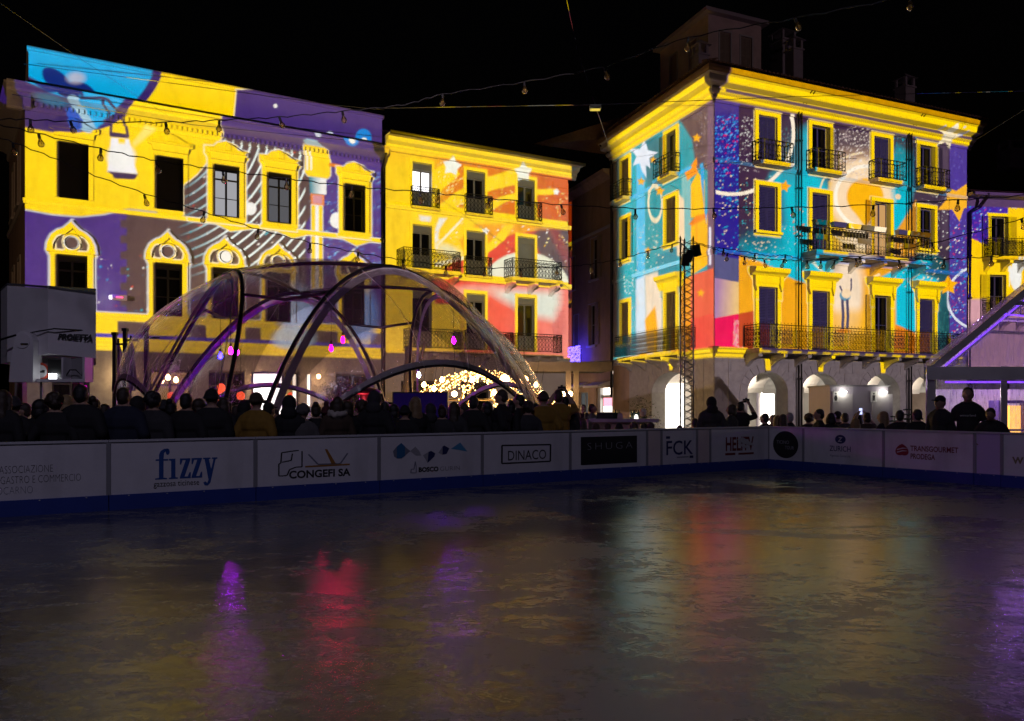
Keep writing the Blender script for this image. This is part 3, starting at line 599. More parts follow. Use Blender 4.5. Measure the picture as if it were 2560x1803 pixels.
def railing_segment(b, P, Q, h, style):
    """iron railing panel between local points P and Q (u, d, z)"""
    P, Q = Vector(P), Vector(Q); L = (Q - P).length; n = max(1, round(L / .2)); t = (Q - P) / L
    X = lambda s_, z: tuple(P + t * s_ + Vector((0, 0, z)))
    for z, r_ in ((h, .02), (.06, .014)) + (((h - .12, .012),) if style != 'ring' else ()): b.tube([X(0, z), X(L, z)], r_, 4)
    for s_ in (0, L): b.tube([X(s_, 0), X(s_, h)], .016, 4)
    for i in range(n):
        s0, s1 = L * i / n, L * (i + 1) / n; c = (s0 + s1) / 2; rr = (s1 - s0) / 2
        if style == 'ring':
            for zc in (.06 + rr, .06 + rr * 3, h - rr): b.tube([X(c + rr * math.cos(a), zc + rr * math.sin(a)) for a in [k * math.pi / 4 for k in range(8)]], .0125, 3, True)
            b.tube([X(s1, .06), X(s1, h)], .011, 3)
        elif style == 'scroll':
            b.tube([X(s0, .06), X(s0, h - .12)], .011, 3)
            b.tube([X(c + rr * .85 * math.sin(k * 1.15), .06 + (h - .2) * k / 9) for k in range(10)], .0125, 3)
            b.tube([X(c - rr * .85 * math.sin(k * 1.15), .06 + (h - .2) * k / 9) for k in range(10)], .0125, 3)
            b.tube([X(c + .055 * math.cos(a), h - .06 + .055 * math.sin(a)) for a in [k * math.pi / 3 for k in range(6)]], .013, 3, True)
        else:
            b.tube([X(s0, .06), X(s0, h)], .0125, 3); b.tube([X(c, .06), X(c, h)], .0125, 3)
            for zc in (.2, .42, .64): b.tube([X(c + .07 * math.cos(a), zc + .09 * math.sin(a)) for a in [k * math.pi / 3 for k in range(6)]], .013, 3, True)
            b.tube([X(s0 - .02, h + .06), X(s0, h + .1), X(s0 + .02, h + .06)], .012, 3, True)
            b.tube([X(c + rr * math.cos(a), h - .12 + .16 * math.sin(a) * -1) for a in [k * math.pi / 5 for k in range(6)]], .0125, 3)

def balcony(F, root, u0, u1, z, dep, style='ring', h=.98, th=.14, brackets=True, d0=0):
    s = MB(F); s.box(u0, u1, d0, dep, z - th, z).box(u0 + .03, u1 - .03, d0, dep - .04, z - th - .05, z - th)
    o = s.build('balcony', SLAB, root)
    b = MB(F); e = dep - .06; g = .05
    railing_segment(b, (u0 + g, d0 + .02, z), (u0 + g, e, z), h, style); railing_segment(b, (u1 - g, d0 + .02, z), (u1 - g, e, z), h, style)
    railing_segment(b, (u0 + g, e, z), (u1 - g, e, z), h, style); b.build('railing', IRON, o)
    if brackets:
        n = max(2, round((u1 - u0) / 1.5) + 1)
        for i in range(n):
            u = u0 + .2 + (u1 - u0 - .4) * i / (n - 1)
            MB(F).add([(u - .11, 0, z - th - .06), (u - .11, dep * .85, z - th - .06), (u - .11, dep * .85, z - th - .2), (u - .11, dep * .35, z - th - .36), (u - .11, 0, z - th - .62),
                       (u + .11, 0, z - th - .06), (u + .11, dep * .85, z - th - .06), (u + .11, dep * .85, z - th - .2), (u + .11, dep * .35, z - th - .36), (u + .11, 0, z - th - .62)],
                      [(0, 1, 2, 3, 4), (9, 8, 7, 6, 5), (0, 5, 6, 1), (1, 6, 7, 2), (2, 7, 8, 3), (3, 8, 9, 4), (4, 9, 5, 0)]).build('bracket', TRIM, o)
    return o

def cornice(F, root, z, prof, u0, u1, name='cornice', m=None): return MB(F).profile(prof, u0, u1).build(name, m or TRIM, root)
def band(F, root, u0, u1, z0, z1, d=.08, name='string_course'):
    return MB(F).profile([(0, z0), (d * .6, z0), (d * .7, z0 + (z1 - z0) * .3), (d, z0 + (z1 - z0) * .6), (d, z1), (0, z1)], u0, u1).build(name, TRIM, root)
def pipe(F, root, u, z0, z1, d=.14, r=.06, neck=.6, side=0):
    b = MB(F); b.tube([(u, d, z0), (u, d, z1 - .9), (u + side, d + .05, z1 - .6), (u + side * 1.2, neck, z1 - .15), (u + side * 1.2, neck, z1)], r, 7)
    z = z0 + 1
    while z < z1 - 1: b.tube([(u, d, z), (u, d, z + .06)], r + .02, 7); z += 2.2
    return b.build('downpipe', PIPE, root, True)

# ================================================================== ground
def sheet(name, pts, z, m, label=None):
    b = MB(); b.add([(x, y, z) for x, y in pts], [tuple(range(len(pts)))]); return tag(b.build(name, m), label, kind='structure')
PAVE = mat('dark_cobbles', (.09, .085, .08), .75, var=.3, scale=14, bump=.6, bscale=16)
b = MB(); ys = [(-150, FLO), (16, FLO), (22, MID), (28, LOWF - .02), (33, GZ), (150, GZ)]
b.add([(x, y, z) for y, z in ys for x in (-150, 150)], [(2 * i, 2 * i + 1, 2 * i + 3, 2 * i + 2) for i in range(5)]); tag(b.build('ground', PAVE), 'dark cobbled square sloping down from the ice rink to the houses', kind='structure')

# ================================================================== left palazzo
L_ = thing('palazzo', 'palazzo with attic, dentil cornice and arched window hoods under blue and yellow projection', 'building', FL.w(7.3, 0, GZ))
wall(FL, L_, 0, 14.62, 3.95, 13.3, L_UP + L_LO, STUC)
wall(FL, L_, 0, 14.62, GZ, 3.95, [(.9, 2.2, GZ + .1, 3.1), (4.4, 6.0, GZ + .1, 3.2), (6.7, 8.2, GZ + .1, 3.2), (8.9, 10.6, GZ + .1, 3.2), (12.3, 14, GZ + .1, 3.2)], STONE, 'ground_floor')
wall(FLS, L_, 0, FLS.len, GZ, 13.3, [(2.2, 3.2, 9.81, 12.0), (5.2, 6.2, 9.81, 12.0), (2.2, 3.2, 5.4, 7.6), (5.2, 6.2, 5.4, 7.6)], DKWALL, 'side_wall')
for h in [(2.2, 3.2, 9.81, 12.0), (5.2, 6.2, 9.81, 12.0), (2.2, 3.2, 5.4, 7.6), (5.2, 6.2, 5.4, 7.6)]: window(FLS, L_, h, 'shut', sm=SHUTB)
MB(FL).box(.12, 14.62, -6, -.14, 13.2, 15.42).build('attic', STUC2, L_)
MB(FL).box(.06, 14.7, -6, -.04, 15.34, 15.5).build('attic_coping', TRIM, L_)
CP = [(0, 12.98), (.06, 12.98), (.1, 13.06), (.1, 13.32), (.2, 13.38), (.34, 13.42), (.62, 13.5), (.66, 13.58), (.66, 13.72), (.72, 13.78), (.72, 13.84), (-.15, 13.86), (-.15, 12.98)]
cornice(FL, L_, 13, CP, -.6, 14.66); cornice(FLS, L_, 13, CP, 0, FLS.len + .5)
dm = MB(FL).box(-.045, .045, .1, .2, 13.15, 13.31).mesh('dentil', TRIM, FL.w(0, 0, 0))
for k in range(72):
    o = place('dentil', dm, L_, FL.w(.15 + k * .2, 0, 0) - Vector(L_['_o']))
band(FL, L_, -.05, 14.62, 9.42, 9.62, .1); band(FL, L_, -.05, 14.62, 5.14, 5.36, .12, 'sill_course'); band(FL, L_, -.05, 14.62, 4.05, 4.4, .16, 'base_moulding'); band(FLS, L_, 0, FLS.len + .1, 9.42, 9.62, .1)
for i, h in enumerate(L_UP):
    gm = LIT_DIM if i in (2,) else GLASS
    w_ = window(FL, L_, h, 'blind' if i < 2 else 'casement', .17, .06, False, gm=gm if i != 3 else mat('half_lit_glass', (.02, .02, .022), .08, emit=(.6, .6, .66), estr=.16))
    c = (h[0] + h[1]) / 2
    MB(FL).prism([(c + q, z) for q, z in [(-.68, 12.19), (-.72, 12.4), (-.88, 12.45), (-.88, 12.62), (-.62, 12.64), (-.42, 12.74), (-.2, 12.86), (0, 12.92), (.2, 12.86), (.42, 12.74), (.62, 12.64), (.88, 12.62), (.88, 12.45), (.72, 12.4), (.68, 12.19)]], 0, .15).build('hood', TRIM, w_)
    MB(FL).box(c - .75, c + .75, .15, .24, 12.48, 12.56).box(c - .12, c + .12, .15, .2, 12.6, 12.84).build('hood_moulding', TRIM, w_)
for i, h in enumerate(L_LO):
    w_ = window(FL, L_, h, 'casement', .22, .07, False)
    c = (h[0] + h[1]) / 2
    rim = [(c + q, z) for q, z in OGEE_OUT[2:15]]; inn = [(c + q * .78, 7.74 + (z - 7.74) * .74) for q, z in OGEE_OUT[2:15]]
    b = MB(FL); n = len(rim)
    b.add([(u, 0, z) for u, z in rim] + [(u, .18, z) for u, z in rim] + [(u, .18, z) for u, z in inn] + [(u, .03, z) for u, z in inn],
          [(i_, i_ + 1, n + i_ + 1, n + i_) for i_ in range(n - 1)] + [(n + i_, n + i_ + 1, 2 * n + i_ + 1, 2 * n + i_) for i_ in range(n - 1)] + [(2 * n + i_, 2 * n + i_ + 1, 3 * n + i_ + 1, 3 * n + i_) for i_ in range(n - 1)])
    b.add([(c, .03, 7.95)] + [(u, .03, z) for u, z in inn], [(0, i_ + 1, i_ + 2) for i_ in range(n - 1)]); b.box(c - .9, c + .9, 0, .14, 7.66, 7.76)
    b.build('hood', TRIM, w_)
    MB(FL).ring((c, .07, 8.08), .3, .055, 18).build('medallion', TRIM, w_, True)
    MB(FL).prism([(c + .22 * math.cos(a), 8.08 + .22 * math.sin(a)) for a in [k * math.pi / 9 for k in range(18)]], .02, .06).build('medallion_disc', TRIM, w_)
for i in range(5):                                    # ground floor openings behind the dome
    a, e = [(.9, 2.2), (4.4, 6.0), (6.7, 8.2), (8.9, 10.6), (12.3, 14)][i]
    casement(FL, L_, a, e, GZ + .1, 3.15, -.24, DARKFR, [GLASS, LIT_WARM, GLASS, None, GLASS][i] or mat('faint_amber_glass', (.03, .02, .01), .1, emit=(1, .5, .16), estr=.3), transom=.6)
pipe(FL, L_, 14.5, GZ, 13.5, .16, .07, .62)
for u in (3.3, 8.5, 11.4):                            # lamps added to give the ground floor a warm glow
    MB(FL).lathe([(.03, 0), (.09, .05), (.1, .16), (.05, .22)], 10, (u, .25, 2.9)).build('wall_lamp', glow('added_warm_glow', (1, .62, .26), 12), L_, True); lamp('added_warm_light', FL.w(u, .6, 2.8), 26, (1, .62, .26), .06)
MB(FL).box(.1, 14.6, -6, -.3, GZ, .0 + 13.2).build('core', DKWALL, L_)

# ================================================================== yellow house in the middle
M_ = thing('house', 'three-column house with roller shutters and iron balconies under orange and red star projection', 'building', FM.w(5, 0, GZ))
wall(FM, M_, 0, FM.len, 4.3, 13.95, M_3 + M_2 + M_1, STUC)
wall(FM, M_, 0, FM.len, GZ, 4.3, [(.8, 2.8, GZ + .05, 2.9), (4, 5.6, GZ + .05, 2.9), (7, 8.6, GZ + .05, 2.9)], STUC2, 'ground_floor')
for k, (a, e) in enumerate([(.8, 2.8), (4, 5.6), (7, 8.6)]): casement(FM, M_, a, e, GZ + .05, 2.9, -.24, DARKFR, [GLASS, GLASS, LIT_DIM][k], transom=.5)
MB(FM).add([(FM.len, 0, GZ), (FM.len, -8, GZ), (FM.len, -8, 13.95), (FM.len, 0, 13.95)], [(0, 1, 2, 3)]).build('side_wall', DKWALL, M_)
MC = [(0, 13.8), (.1, 13.82), (.14, 13.95), (.2, 14.02), (.2, 14.12), (.42, 14.22), (.48, 14.32), (.5, 14.4), (0, 14.42)]
cornice(FM, M_, 14, MC, -.02, FM.len + .45)
MB(FM).box(-.02, FM.len + .55, -.1, .72, 14.42, 14.52).build('eave_board', TRIM, M_)
MB(FM).tube([(-.02, .74, 14.5), (FM.len + .6, .74, 14.5)], .09, 8).build('gutter', PIPE, M_, True)
MB(FM).add([(-.05, .8, 14.54), (FM.len + .6, .8, 14.54), (FM.len + .6, -5, 16.3), (-.05, -5, 16.3), (FM.len + .6, -10, 14.5), (-.05, -10, 14.5)], [(0, 1, 2, 3), (3, 2, 4, 5)]).build('roof', TILE, M_)
band(FM, M_, 0, FM.len + .14, 11.1, 11.32, .14); band(FM, M_, 0, FM.len + .16, 7.9, 8.18, .16); band(FM, M_, 0, FM.len + .1, 4.0, 4.3, .12)
# corner blocks
qm = {}
for k in range(32):
    z = 4.32 + k * .3; w_ = .95 if k % 2 == 0 else .62
    if 7.85 < z + .15 < 8.25 or 11.0 < z + .15 < 11.4 or z > 13.6: continue
    if w_ not in qm: qm[w_] = MB(FM).box(FM.len - w_, FM.len + .012, 0, .022, 0, .285).mesh('stone_block', STUC, FM.w(0, 0, 0))
    place('stone_block', qm[w_], M_, FM.w(0, 0, z) - Vector(M_['_o']))
for i, h in enumerate(M_3): window(FM, M_, h, 'roller', .15, .03, False, GREYFR, LIT_COOL if i == 0 else GLASS); balcony(FM, M_, h[0] - .16, h[1] + .32, h[2] - .02, .34, 'scroll', .95, .05, False)
for i, h in enumerate(M_2):
    window(FM, M_, h, 'rolldown' if i == 2 else 'roller', .15, .03, False, GREYFR)
    if i == 1: balcony(FM, M_, h[0] - .18, h[1] + .28, 8.2, .34, 'scroll', .95, .05, False)
    else: balcony(FM, M_, h[0] - .85, h[1] + 1.15, 8.2, .95, 'scroll', .95, .12)
for i, h in enumerate(M_1): window(FM, M_, h, 'roller', .15, .03, False, GREYFR); balcony(FM, M_, h[0] - .5, h[1] + 1.2, 4.42, .9, 'scroll', .95, .12)

# ================================================================== corner palazzo
C_ = thing('corner_palazzo', 'corner palazzo with arcade, long balconies and yellow cornice under cyan and purple projection', 'building', FR_.w(0, 0, GZ))
AR = [(1.84, 4.18), (5.0, 7.33), (9.04, 11.37), (12.12, 14.45)]; AS = [(4.3, 7.9)]; SPR = 2.3
def arcade(F, holes, u0, u1, z0, z1, m, name, rise):
    b = MB(F); us = sorted({u0, u1} | {x for h in holes for x in h})
    for i in range(len(us) - 1):
        a, e = us[i], us[i + 1]
        if (a, e) in holes:
            n = 20; c = (a + e) / 2; r_ = (e - a) / 2
            cv = [(c - r_ * math.cos(math.pi * k / n), SPR + rise * math.sin(math.pi * k / n)) for k in range(n + 1)]
            for k in range(n):
                (p, q), (s_, t_) = cv[k], cv[k + 1]; b.add([(p, 0, q), (s_, 0, t_), (s_, 0, z1), (p, 0, z1)], [(0, 1, 2, 3)]); b.add([(p, 0, q), (s_, 0, t_), (s_, -.75, t_), (p, -.75, q)], [(3, 2, 1, 0)])
            for u in (a, e): b.add([(u, 0, z0), (u, 0, SPR), (u, -.75, SPR), (u, -.75, z0)], [(0, 1, 2, 3)])
        else: b.add([(a, 0, z0), (e, 0, z0), (e, 0, z1), (a, 0, z1)], [(0, 1, 2, 3)]); b.add([(a, -.75, z0), (e, -.75, z0), (e, -.75, z1), (a, -.75, z1)], [(0, 1, 2, 3)])
    o = b.build(name, m, C_)
    # rusticated blocks: voussoirs round each arch, courses between
    ro = .42
    for a, e in holes:
        c = (a + e) / 2; r_ = (e - a) / 2; n = 11
        for k in range(n):
            A0, A1 = math.pi * k / n + .012, math.pi * (k + 1) / n - .012
            P = lambda A, q: (c - (r_ + q) * math.cos(A), SPR + (rise + q) * math.sin(A))
            ex = ro + (.16 if k == n // 2 else 0)
            MB(F).prism([P(A0, .0), P((A0 + A1) / 2, .0), P(A1, .0), P(A1, ex), P((A0 + A1) / 2, ex), P(A0, ex)], -.01, .05 if k == n // 2 else .028).build('stone_block', m, o)
    z = z0; row = 0
    while z < z1 - .05:
        zt = min(z + .44, z1); zc = (z + zt) / 2; iv = [(u0, u1)]
        for a, e in holes:
            c = (a + e) / 2; r_ = (e - a) / 2
            if zc < SPR: x = r_ + .0
            else:
                t = min(1, max(abs(z - SPR) if z > SPR else 0, 0) / (rise + ro + .03)); x = (r_ + ro + .03) * math.sqrt(max(0, 1 - t * t))
            nv = []
            for p, q in iv:
                if c - x > p: nv.append((p, min(q, c - x)))
                if c + x < q: nv.append((max(p, c + x), q))
            iv = [(p, q) for p, q in nv if q - p > .05]
        for p, q in iv:
            n = max(1, round((q - p) / 1.05)); L = q - p; off = .0 if (row % 2 == 0 or n == 1) else .5 / n
            cuts = [0] + [min(1, max(0, k / n - off)) for k in range(1, n + 1)] + ([1] if off else [])
            for f0, f1 in zip(cuts[:-1], cuts[1:]):
                if f1 - f0 > .02: MB(F).box(p + L * f0 + .008, p + L * f1 - .008, -.01, .024 + .006 * random.random(), z + .008, zt - .008).build('stone_block', m, o)
        z = zt; row += 1
    return o
arcade(FR_, AR, 0, FR_.len, GZ, 3.86, STONE, 'arcade', .93); arcade(FS, AS, 1.9, FS.len, GZ, 3.86, STONE, 'arcade', 1.0)
wall(FR_, C_, 0, FR_.len, 3.86, 15.3, R_3 + R_2 + R_1, STUC); wall(FS, C_, 0, FS.len, 3.86, 15.3, S_3 + S_2 + S_1, STUC)
MB(FS).box(0, 1.9, -.3, 0, GZ, 3.86).build('side_pier', SALM, C_)
MB(FR_).add([(FR_.len, 0, GZ), (FR_.len, -9, GZ), (FR_.len, -9, 15.3), (FR_.len, 0, 15.3)], [(0, 1, 2, 3)]).build('end_wall', DKWALL, C_)
# shallow corner pilasters
MB(FR_).box(0, 1.34, 0, .03, 4.3, 15.1).build('pilaster', STUC, C_); MB(FR_).box(14.9, FR_.len, 0, .03, 4.3, 15.1).build('pilaster', STUC, C_)
CC = [(0, 15.0), (.08, 15.02), (.1, 15.14), (.2, 15.2), (.22, 15.3), (.34, 15.36), (.4, 15.44), (.4, 15.5), (.3, 15.52), (.34, 15.6), (.7, 15.66), (.74, 15.72), (.76, 15.92), (.86, 15.98), (0, 16.0)]
# mitred at the corner: sweep on both faces
def mitre_cornice():
    b = MB(); n = len(CC); k = FR_.e.dot(FS.e); bis = []
    ex = FR_.n + FS.n; ex = ex / (1 + FR_.n.dot(FS.n))
    a = [FS.w(-.1, d, z) for d, z in CC]; m_ = [FR_.w(0, 0, z) + ex * d for d, z in CC]; c = [FR_.w(FR_.len + .25, d, z) for d, z in CC]
    V = a + m_ + c; f = []
    for i in range(n):
        j = (i + 1) % n; f += [(i, j, n + j, n + i), (n + i, n + j, 2 * n + j, 2 * n + i)]
    f += [tuple(range(n)), tuple(range(3 * n - 1, 2 * n - 1, -1))]
    b.add(V, f); b.build('cornice', TRIM, C_)
    # gutter board under the tiles
    g = [(0, 16.0), (.9, 16.0), (.95, 16.1), (.95, 16.22), (0, 16.24)]; n2 = len(g)
    a = [FS.w(-.1, d, z) for d, z in g]; m_ = [FR_.w(0, 0, z) + ex * d for d, z in g]; c = [FR_.w(FR_.len + .3, d, z) for d, z in g]; f = []
    for i in range(n2):
        j = (i + 1) % n2; f += [(i, j, n2 + j, n2 + i), (n2 + i, n2 + j, 2 * n2 + j, 2 * n2 + i)]
    MB().add(a + m_ + c, f + [tuple(range(n2)), tuple(range(3 * n2 - 1, 2 * n2 - 1, -1))]).build('eave_board', mat('brown_eave', (.2, .13, .07), .8, var=.2), C_)
    return ex
EX = mitre_cornice()
# roof: two slopes with rows of round tiles at the eaves
ridge = [FR_.w(5, -6, 18.6), FR_.w(12, -6, 18.6)]
p0, p1, p2 = FR_.w(0, 0, 16.28) + EX * .98, FR_.w(FR_.len + .35, .98, 16.28), FS.w(-.15, .98, 16.28)
MB().add([p0, p1, ridge[1], ridge[0], p2, FR_.w(FR_.len + .35, -12, 16.28), FR_.w(-3, -12, 16.28)], [(0, 1, 2, 3), (0, 3, 4), (1, 5, 2), (2, 5, 6, 3), (3, 6, 4)]).build('roof', TILE, C_)
tm = MB().add([(.085 * math.cos(math.pi * k / 5), y, .085 * math.sin(math.pi * k / 5) + y * z_) for y, z_ in ((-.5, -.34), (.06, .3)) for k in range(6)], [(k, k + 1, 7 + k, 6 + k) for k in range(5)] + [tuple(range(6, 12))]).mesh('roof_tile', TILE)
for F, L0, A, B in ((FR_, 78, p0, p1), (FS, 46, p2, p0)):
    an = math.atan2(F.n.y, F.n.x) - math.pi / 2
    for k in range(L0):
        q = A.lerp(B, (k + .5) / L0); place('roof_tile', tm, C_, q - Vector(C_['_o']) + Vector((0, 0, .0)), (0, 0, an))
# string courses
for F, L0 in ((FR_, FR_.len), (FS, FS.len)):
    band(F, C_, 0, L0 + (.05 if F is FR_ else .05), 12.38, 12.58, .09); band(F, C_, 0, L0 + .05, 8.36, 8.6, .1)
st3 = ['shut', 'openr', 'shut', 'open']; st2 = ['shut', 'shut', 'openl', 'openl']; st1 = ['shut', 'shut', 'openl', 'shut']
def hood(F, w_, h):
    c = (h[0] + h[1]) / 2
    MB(F).box(c - .74, c + .74, 0, .1, h[3] + .17, h[3] + .5).profile([(0, h[3] + .5), (.12, h[3] + .5), (.2, h[3] + .58), (.36, h[3] + .64), (.4, h[3] + .76), (.42, h[3] + .84), (0, h[3] + .9)], c - 1.0, c + 1.0).build('hood', TRIM, w_)
    for q in (-.82, .62): MB(F).prism([(c + q, h[3] + .5), (c + q + .2, h[3] + .5), (c + q + .2, h[3] + .16), (c + q + .1, h[3] - .2), (c + q, h[3] + .1)], 0, .16).build('corbel', TRIM, w_)
for i, h in enumerate(R_3): window(FR_, C_, h, st3[i], .2, .05, False); balcony(FR_, C_, h[0] - .38, h[1] + .5, h[2] - .02, .62, 'ring', .92, .12, False)
for i, h in enumerate(R_2): window(FR_, C_, h, st2[i], .2, .06, i in (0, 3), gm=LIT_WARM if i == 2 else GLASS, sm=SHUTB if i == 2 else SHUT)
for i, h in enumerate(R_1): hood(FR_, window(FR_, C_, h, st1[i], .2, .06, False), h)
bal2 = balcony(FR_, C_, 4.95, 12.5, 8.78, 1.0, 'ring', 1.05, .16); bal1 = balcony(FR_, C_, 1.62, 14.8, 4.22, 1.05, 'palm', 1.05, .16)
for i, h in enumerate(S_3): window(FS, C_, h, 'shut' if i == 0 else 'openl', .18, .05, i == 0, sm=SHUTB); balcony(FS, C_, h[0] - .3, h[1] + .4, h[2] - .02, .6, 'ring', .92, .12, False)
for i, h in enumerate(S_2): window(FS, C_, h, 'openr' if i == 0 else 'shut', .18, .06, True, sm=SHUTB)
for i, h in enumerate(S_1):
    w_ = window(FS, C_, h, 'shut', .18, .06, i == 0, sm=SHUTB)
    if i: hood(FS, w_, h)
MB(FS).prism([(SU[1][0] - .35, 11.85), (SU[1][1] + .35, 11.85), ((SU[1][0] + SU[1][1]) / 2, 12.3)], 0, .1).build('gable_hood', TRIM, C_)
balcony(FS, C_, 1.9, 8.3, 4.22, .95, 'palm', 1.05, .16)
# moulding over the corner pier
for F, a, e in ((FR_, 0, 1.6), (FS, 8.35, FS.len)): MB(F).profile([(0, 3.84), (.06, 3.86), (.1, 3.98), (.2, 4.04), (.22, 4.16), (.3, 4.22), (.3, 4.3), (0, 4.32)], a, e + (.0 if F is FR_ else .02)).build('string_course', TRIM, C_)
for u in (4.68, 4.86, 11.82, 12.0): pipe(FR_, C_, u, GZ, 16.15, .16, .055, .84, .12)  # left pipe of each pair stands in for the right one's shadow
pipe(FS, C_, .02, GZ, 16.1, .12, .07, .8)
# planters on the long upper balcony
for k, (u, c_) in enumerate([(5.1, 0), (6.2, 1), (7.1, 1), (7.95, 0), (8.7, 1), (10.3, 1), (11.1, 0), (11.7, 0)]):
    MB(FR_).add([(u - .36, .98, 9.86), (u + .36, .98, 9.86), (u + .36, 1.18, 9.86), (u - .36, 1.18, 9.86), (u - .4, .95, 10.08), (u + .4, .95, 10.08), (u + .4, 1.21, 10.08), (u - .4, 1.21, 10.08)],
                [(0, 3, 2, 1), (4, 5, 6, 7), (0, 1, 5, 4), (1, 2, 6, 5), (2, 3, 7, 6), (3, 0, 4, 7)]).build('planter', mat('grey_planter', (.45, .45, .45), .6) if c_ else mat('dark_planter', (.05, .05, .05), .6), bal2)
for k, u in enumerate((5.3, 7.9, 10.9)): MB(FR_).box(u - .4, u + .4, .97, 1.0, 9.25, 9.5).build('screen_board', mat('dark_board', (.07, .06, .05), .7), bal2)
# inside the arcade: white vault, shop wall with lit windows
MB(FR_).box(3.9, FR_.len, -3.9, -3.8, GZ, 3.8).build('shop_wall', WHITEW, C_); MB(FR_).box(.2, FR_.len, -3.8, -.76, 3.62, 3.7).build('vault', WHITEW, C_)
for k, (a, e) in enumerate(AR):
    c = (a + e) / 2
    b = MB(FR_); n = 14; r_ = 1.25
    cv = [(c + 1.7 - r_ * math.cos(math.pi * j / n), SPR + 1.0 * math.sin(math.pi * j / n)) for j in range(n + 1)]
    for j in range(n): b.add([(cv[j][0], -.8, cv[j][1]), (cv[j + 1][0], -.8, cv[j + 1][1]), (cv[j + 1][0], -3.7, cv[j + 1][1]), (cv[j][0], -3.7, cv[j][1])], [(0, 1, 2, 3)])
    b.box(c + 1.55, c + 1.95, -1.3, -.8, GZ, SPR); b.build('vault_arch', WHITEW, C_)
    MB(FR_).box(c - .2, c + 1.2, -3.78, -3.72, GZ + .1, 2.5).build('shop_window', SHOP if k != 2 else LIT_COOL, C_)
    lamp('arcade_lamp', FR_.w(c + .3, -2.2, 3.2), 75, (1, .86, .68), .12)
MB(FS).box(-6, 8.0, -3.6, -3.5, GZ, 3.8).build('shop_wall', WHITEW, C_); MB(FS).box(-6, 8.0, -3.5, -.8, 3.66, 3.72).build('vault', WHITEW, C_); MB(FS).box(-4.6, 1.6, -3.48, -3.44, GZ + .1, 2.9).build('shop_window', SHOP, C_); lamp('arcade_lamp', FS.w(3.4, -1.9, 3.0), 70, (1, .82, .6), .12)
# roof tower, chimneys
TF = Fac((9.62, 40.2), (9.62 + FR_.e.x * 3.3, 40.2 + FR_.e.y * 3.3)); dS = (-FS.e)
TWR = mat('tower_plaster', (.5, .38, .33), .92, var=.15, scale=2, bump=.2)
TS = Fac((9.62 + dS.x * 4.6, 40.2 + dS.y * 4.6), (9.62, 40.2)); zt = 20.9
tw = wall(TF, C_, 0, 3.3, 15, zt, [(.7, 1.35, 18.3, 20.2), (2.0, 2.7, 18.3, 20.2)], TWR, 'tower'); wall(TS, C_, 0, 4.6, 15, zt, [(1.0, 1.7, 18.3, 20.2), (2.9, 3.6, 18.3, 20.2)], TWR, 'tower_side')
for h in ((.7, 1.35, 18.3, 20.2), (2.0, 2.7, 18.3, 20.2)): window(TF, C_, h, 'shut', .08, .03, True, sm=SHUTB)
for h in ((1.0, 1.7, 18.3, 20.2), (2.9, 3.6, 18.3, 20.2)): window(TS, C_, h, 'shut', .08, .03, True, sm=SHUTB)
ext = (TF.n + TS.n) / (1 + TF.n.dot(TS.n)); c0 = TF.w(0, 0, zt) + ext * .35; c1 = TF.w(3.5, .35, zt); c2 = TS.w(-.2, .35, zt); c3 = c1 + dS * 4.8; up = Vector((0, 0, .18)); ap = (c0 + c1 + c2 + c3) / 4 + Vector((0, 0, 1.0))
MB().add([c0, c1, c3, c2, c0 + up, c1 + up, c3 + up, c2 + up, ap], [(0, 1, 5, 4), (3, 0, 4, 7), (0, 3, 2, 1), (4, 5, 8), (5, 6, 8), (6, 7, 8), (7, 4, 8)]).build('tower_roof', mat('grey_eave', (.3, .26, .27), .8), C_)
CHM = mat('chimney_plaster', (.32, .28, .3), .9, var=.15)
def chimney(par, p, w_, h, F):
    b = MB(Fac((p.x, p.y), (p.x + F.e.x, p.y + F.e.y))); z = p.z
    b.box(-w_, w_, -w_, w_, z, z + h).box(-w_ - .06, w_ + .06, -w_ - .06, w_ + .06, z + h, z + h + .08)
    for q in (-w_, w_ - .12):
        for r_ in (-w_, w_ - .12): b.box(q, q + .12, r_, r_ + .12, z + h + .08, z + h + .5)
    b.add([(-w_ - .12, -w_ - .12, z + h + .5), (w_ + .12, -w_ - .12, z + h + .5), (w_ + .12, w_ + .12, z + h + .5), (-w_ - .12, w_ + .12, z + h + .5), (0, 0, z + h + .85)], [(0, 1, 4), (1, 2, 4), (2, 3, 4), (3, 0, 4), (0, 3, 2, 1)])
    return b.build('chimney', CHM, par)
chimney(C_, at(1985, 205, 41), .3, 1.5, FR_); chimney(C_, at(1958, 205, 43), .45, 2.0, FR_); chimney(C_, at(2262, 262, 43), .34, .8, FR_); chimney(C_, at(1750, 190, 39), .28, .9, FR_)

# ================================================================== house at the right edge and houses of the lane
F_ = thing('house', 'lower house at the right edge with yellow and violet projection', 'building', FF.w(3, 0, GZ))
wall(FF, F_, 0, 10, GZ, 12.6, F_W, STUC)
for h in F_W: window(FF, F_, h, 'open' if h[2] > 9 else 'openl', .16, .05, False, sm=SHUT); balcony(FF, F_, h[0] - .5, h[1] + .9, h[2] - .03, .8, 'palm', .95, .12)
pipe(FF, F_, .2, GZ, 12.7, .2, .1, .75, .5)
MB(FF).box(-.1, 10, 0, .8, 12.6, 12.75).build('eave_board', mat('eave_violet', (.3, .28, .3), .8), F_); MB(FF).add([(-.1, .85, 12.78), (10, .85, 12.78), (10, -5, 14.6), (-.1, -5, 14.6)], [(0, 1, 2, 3)]).build('roof', TILE, F_)
chimney(F_, at(2528, 425, 47), .5, 1.0, FF)
N_ = thing('lane_house', 'unlit brown plaster house lining the narrow lane between the projections', 'building', FLANE.w(5, 0, GZ))
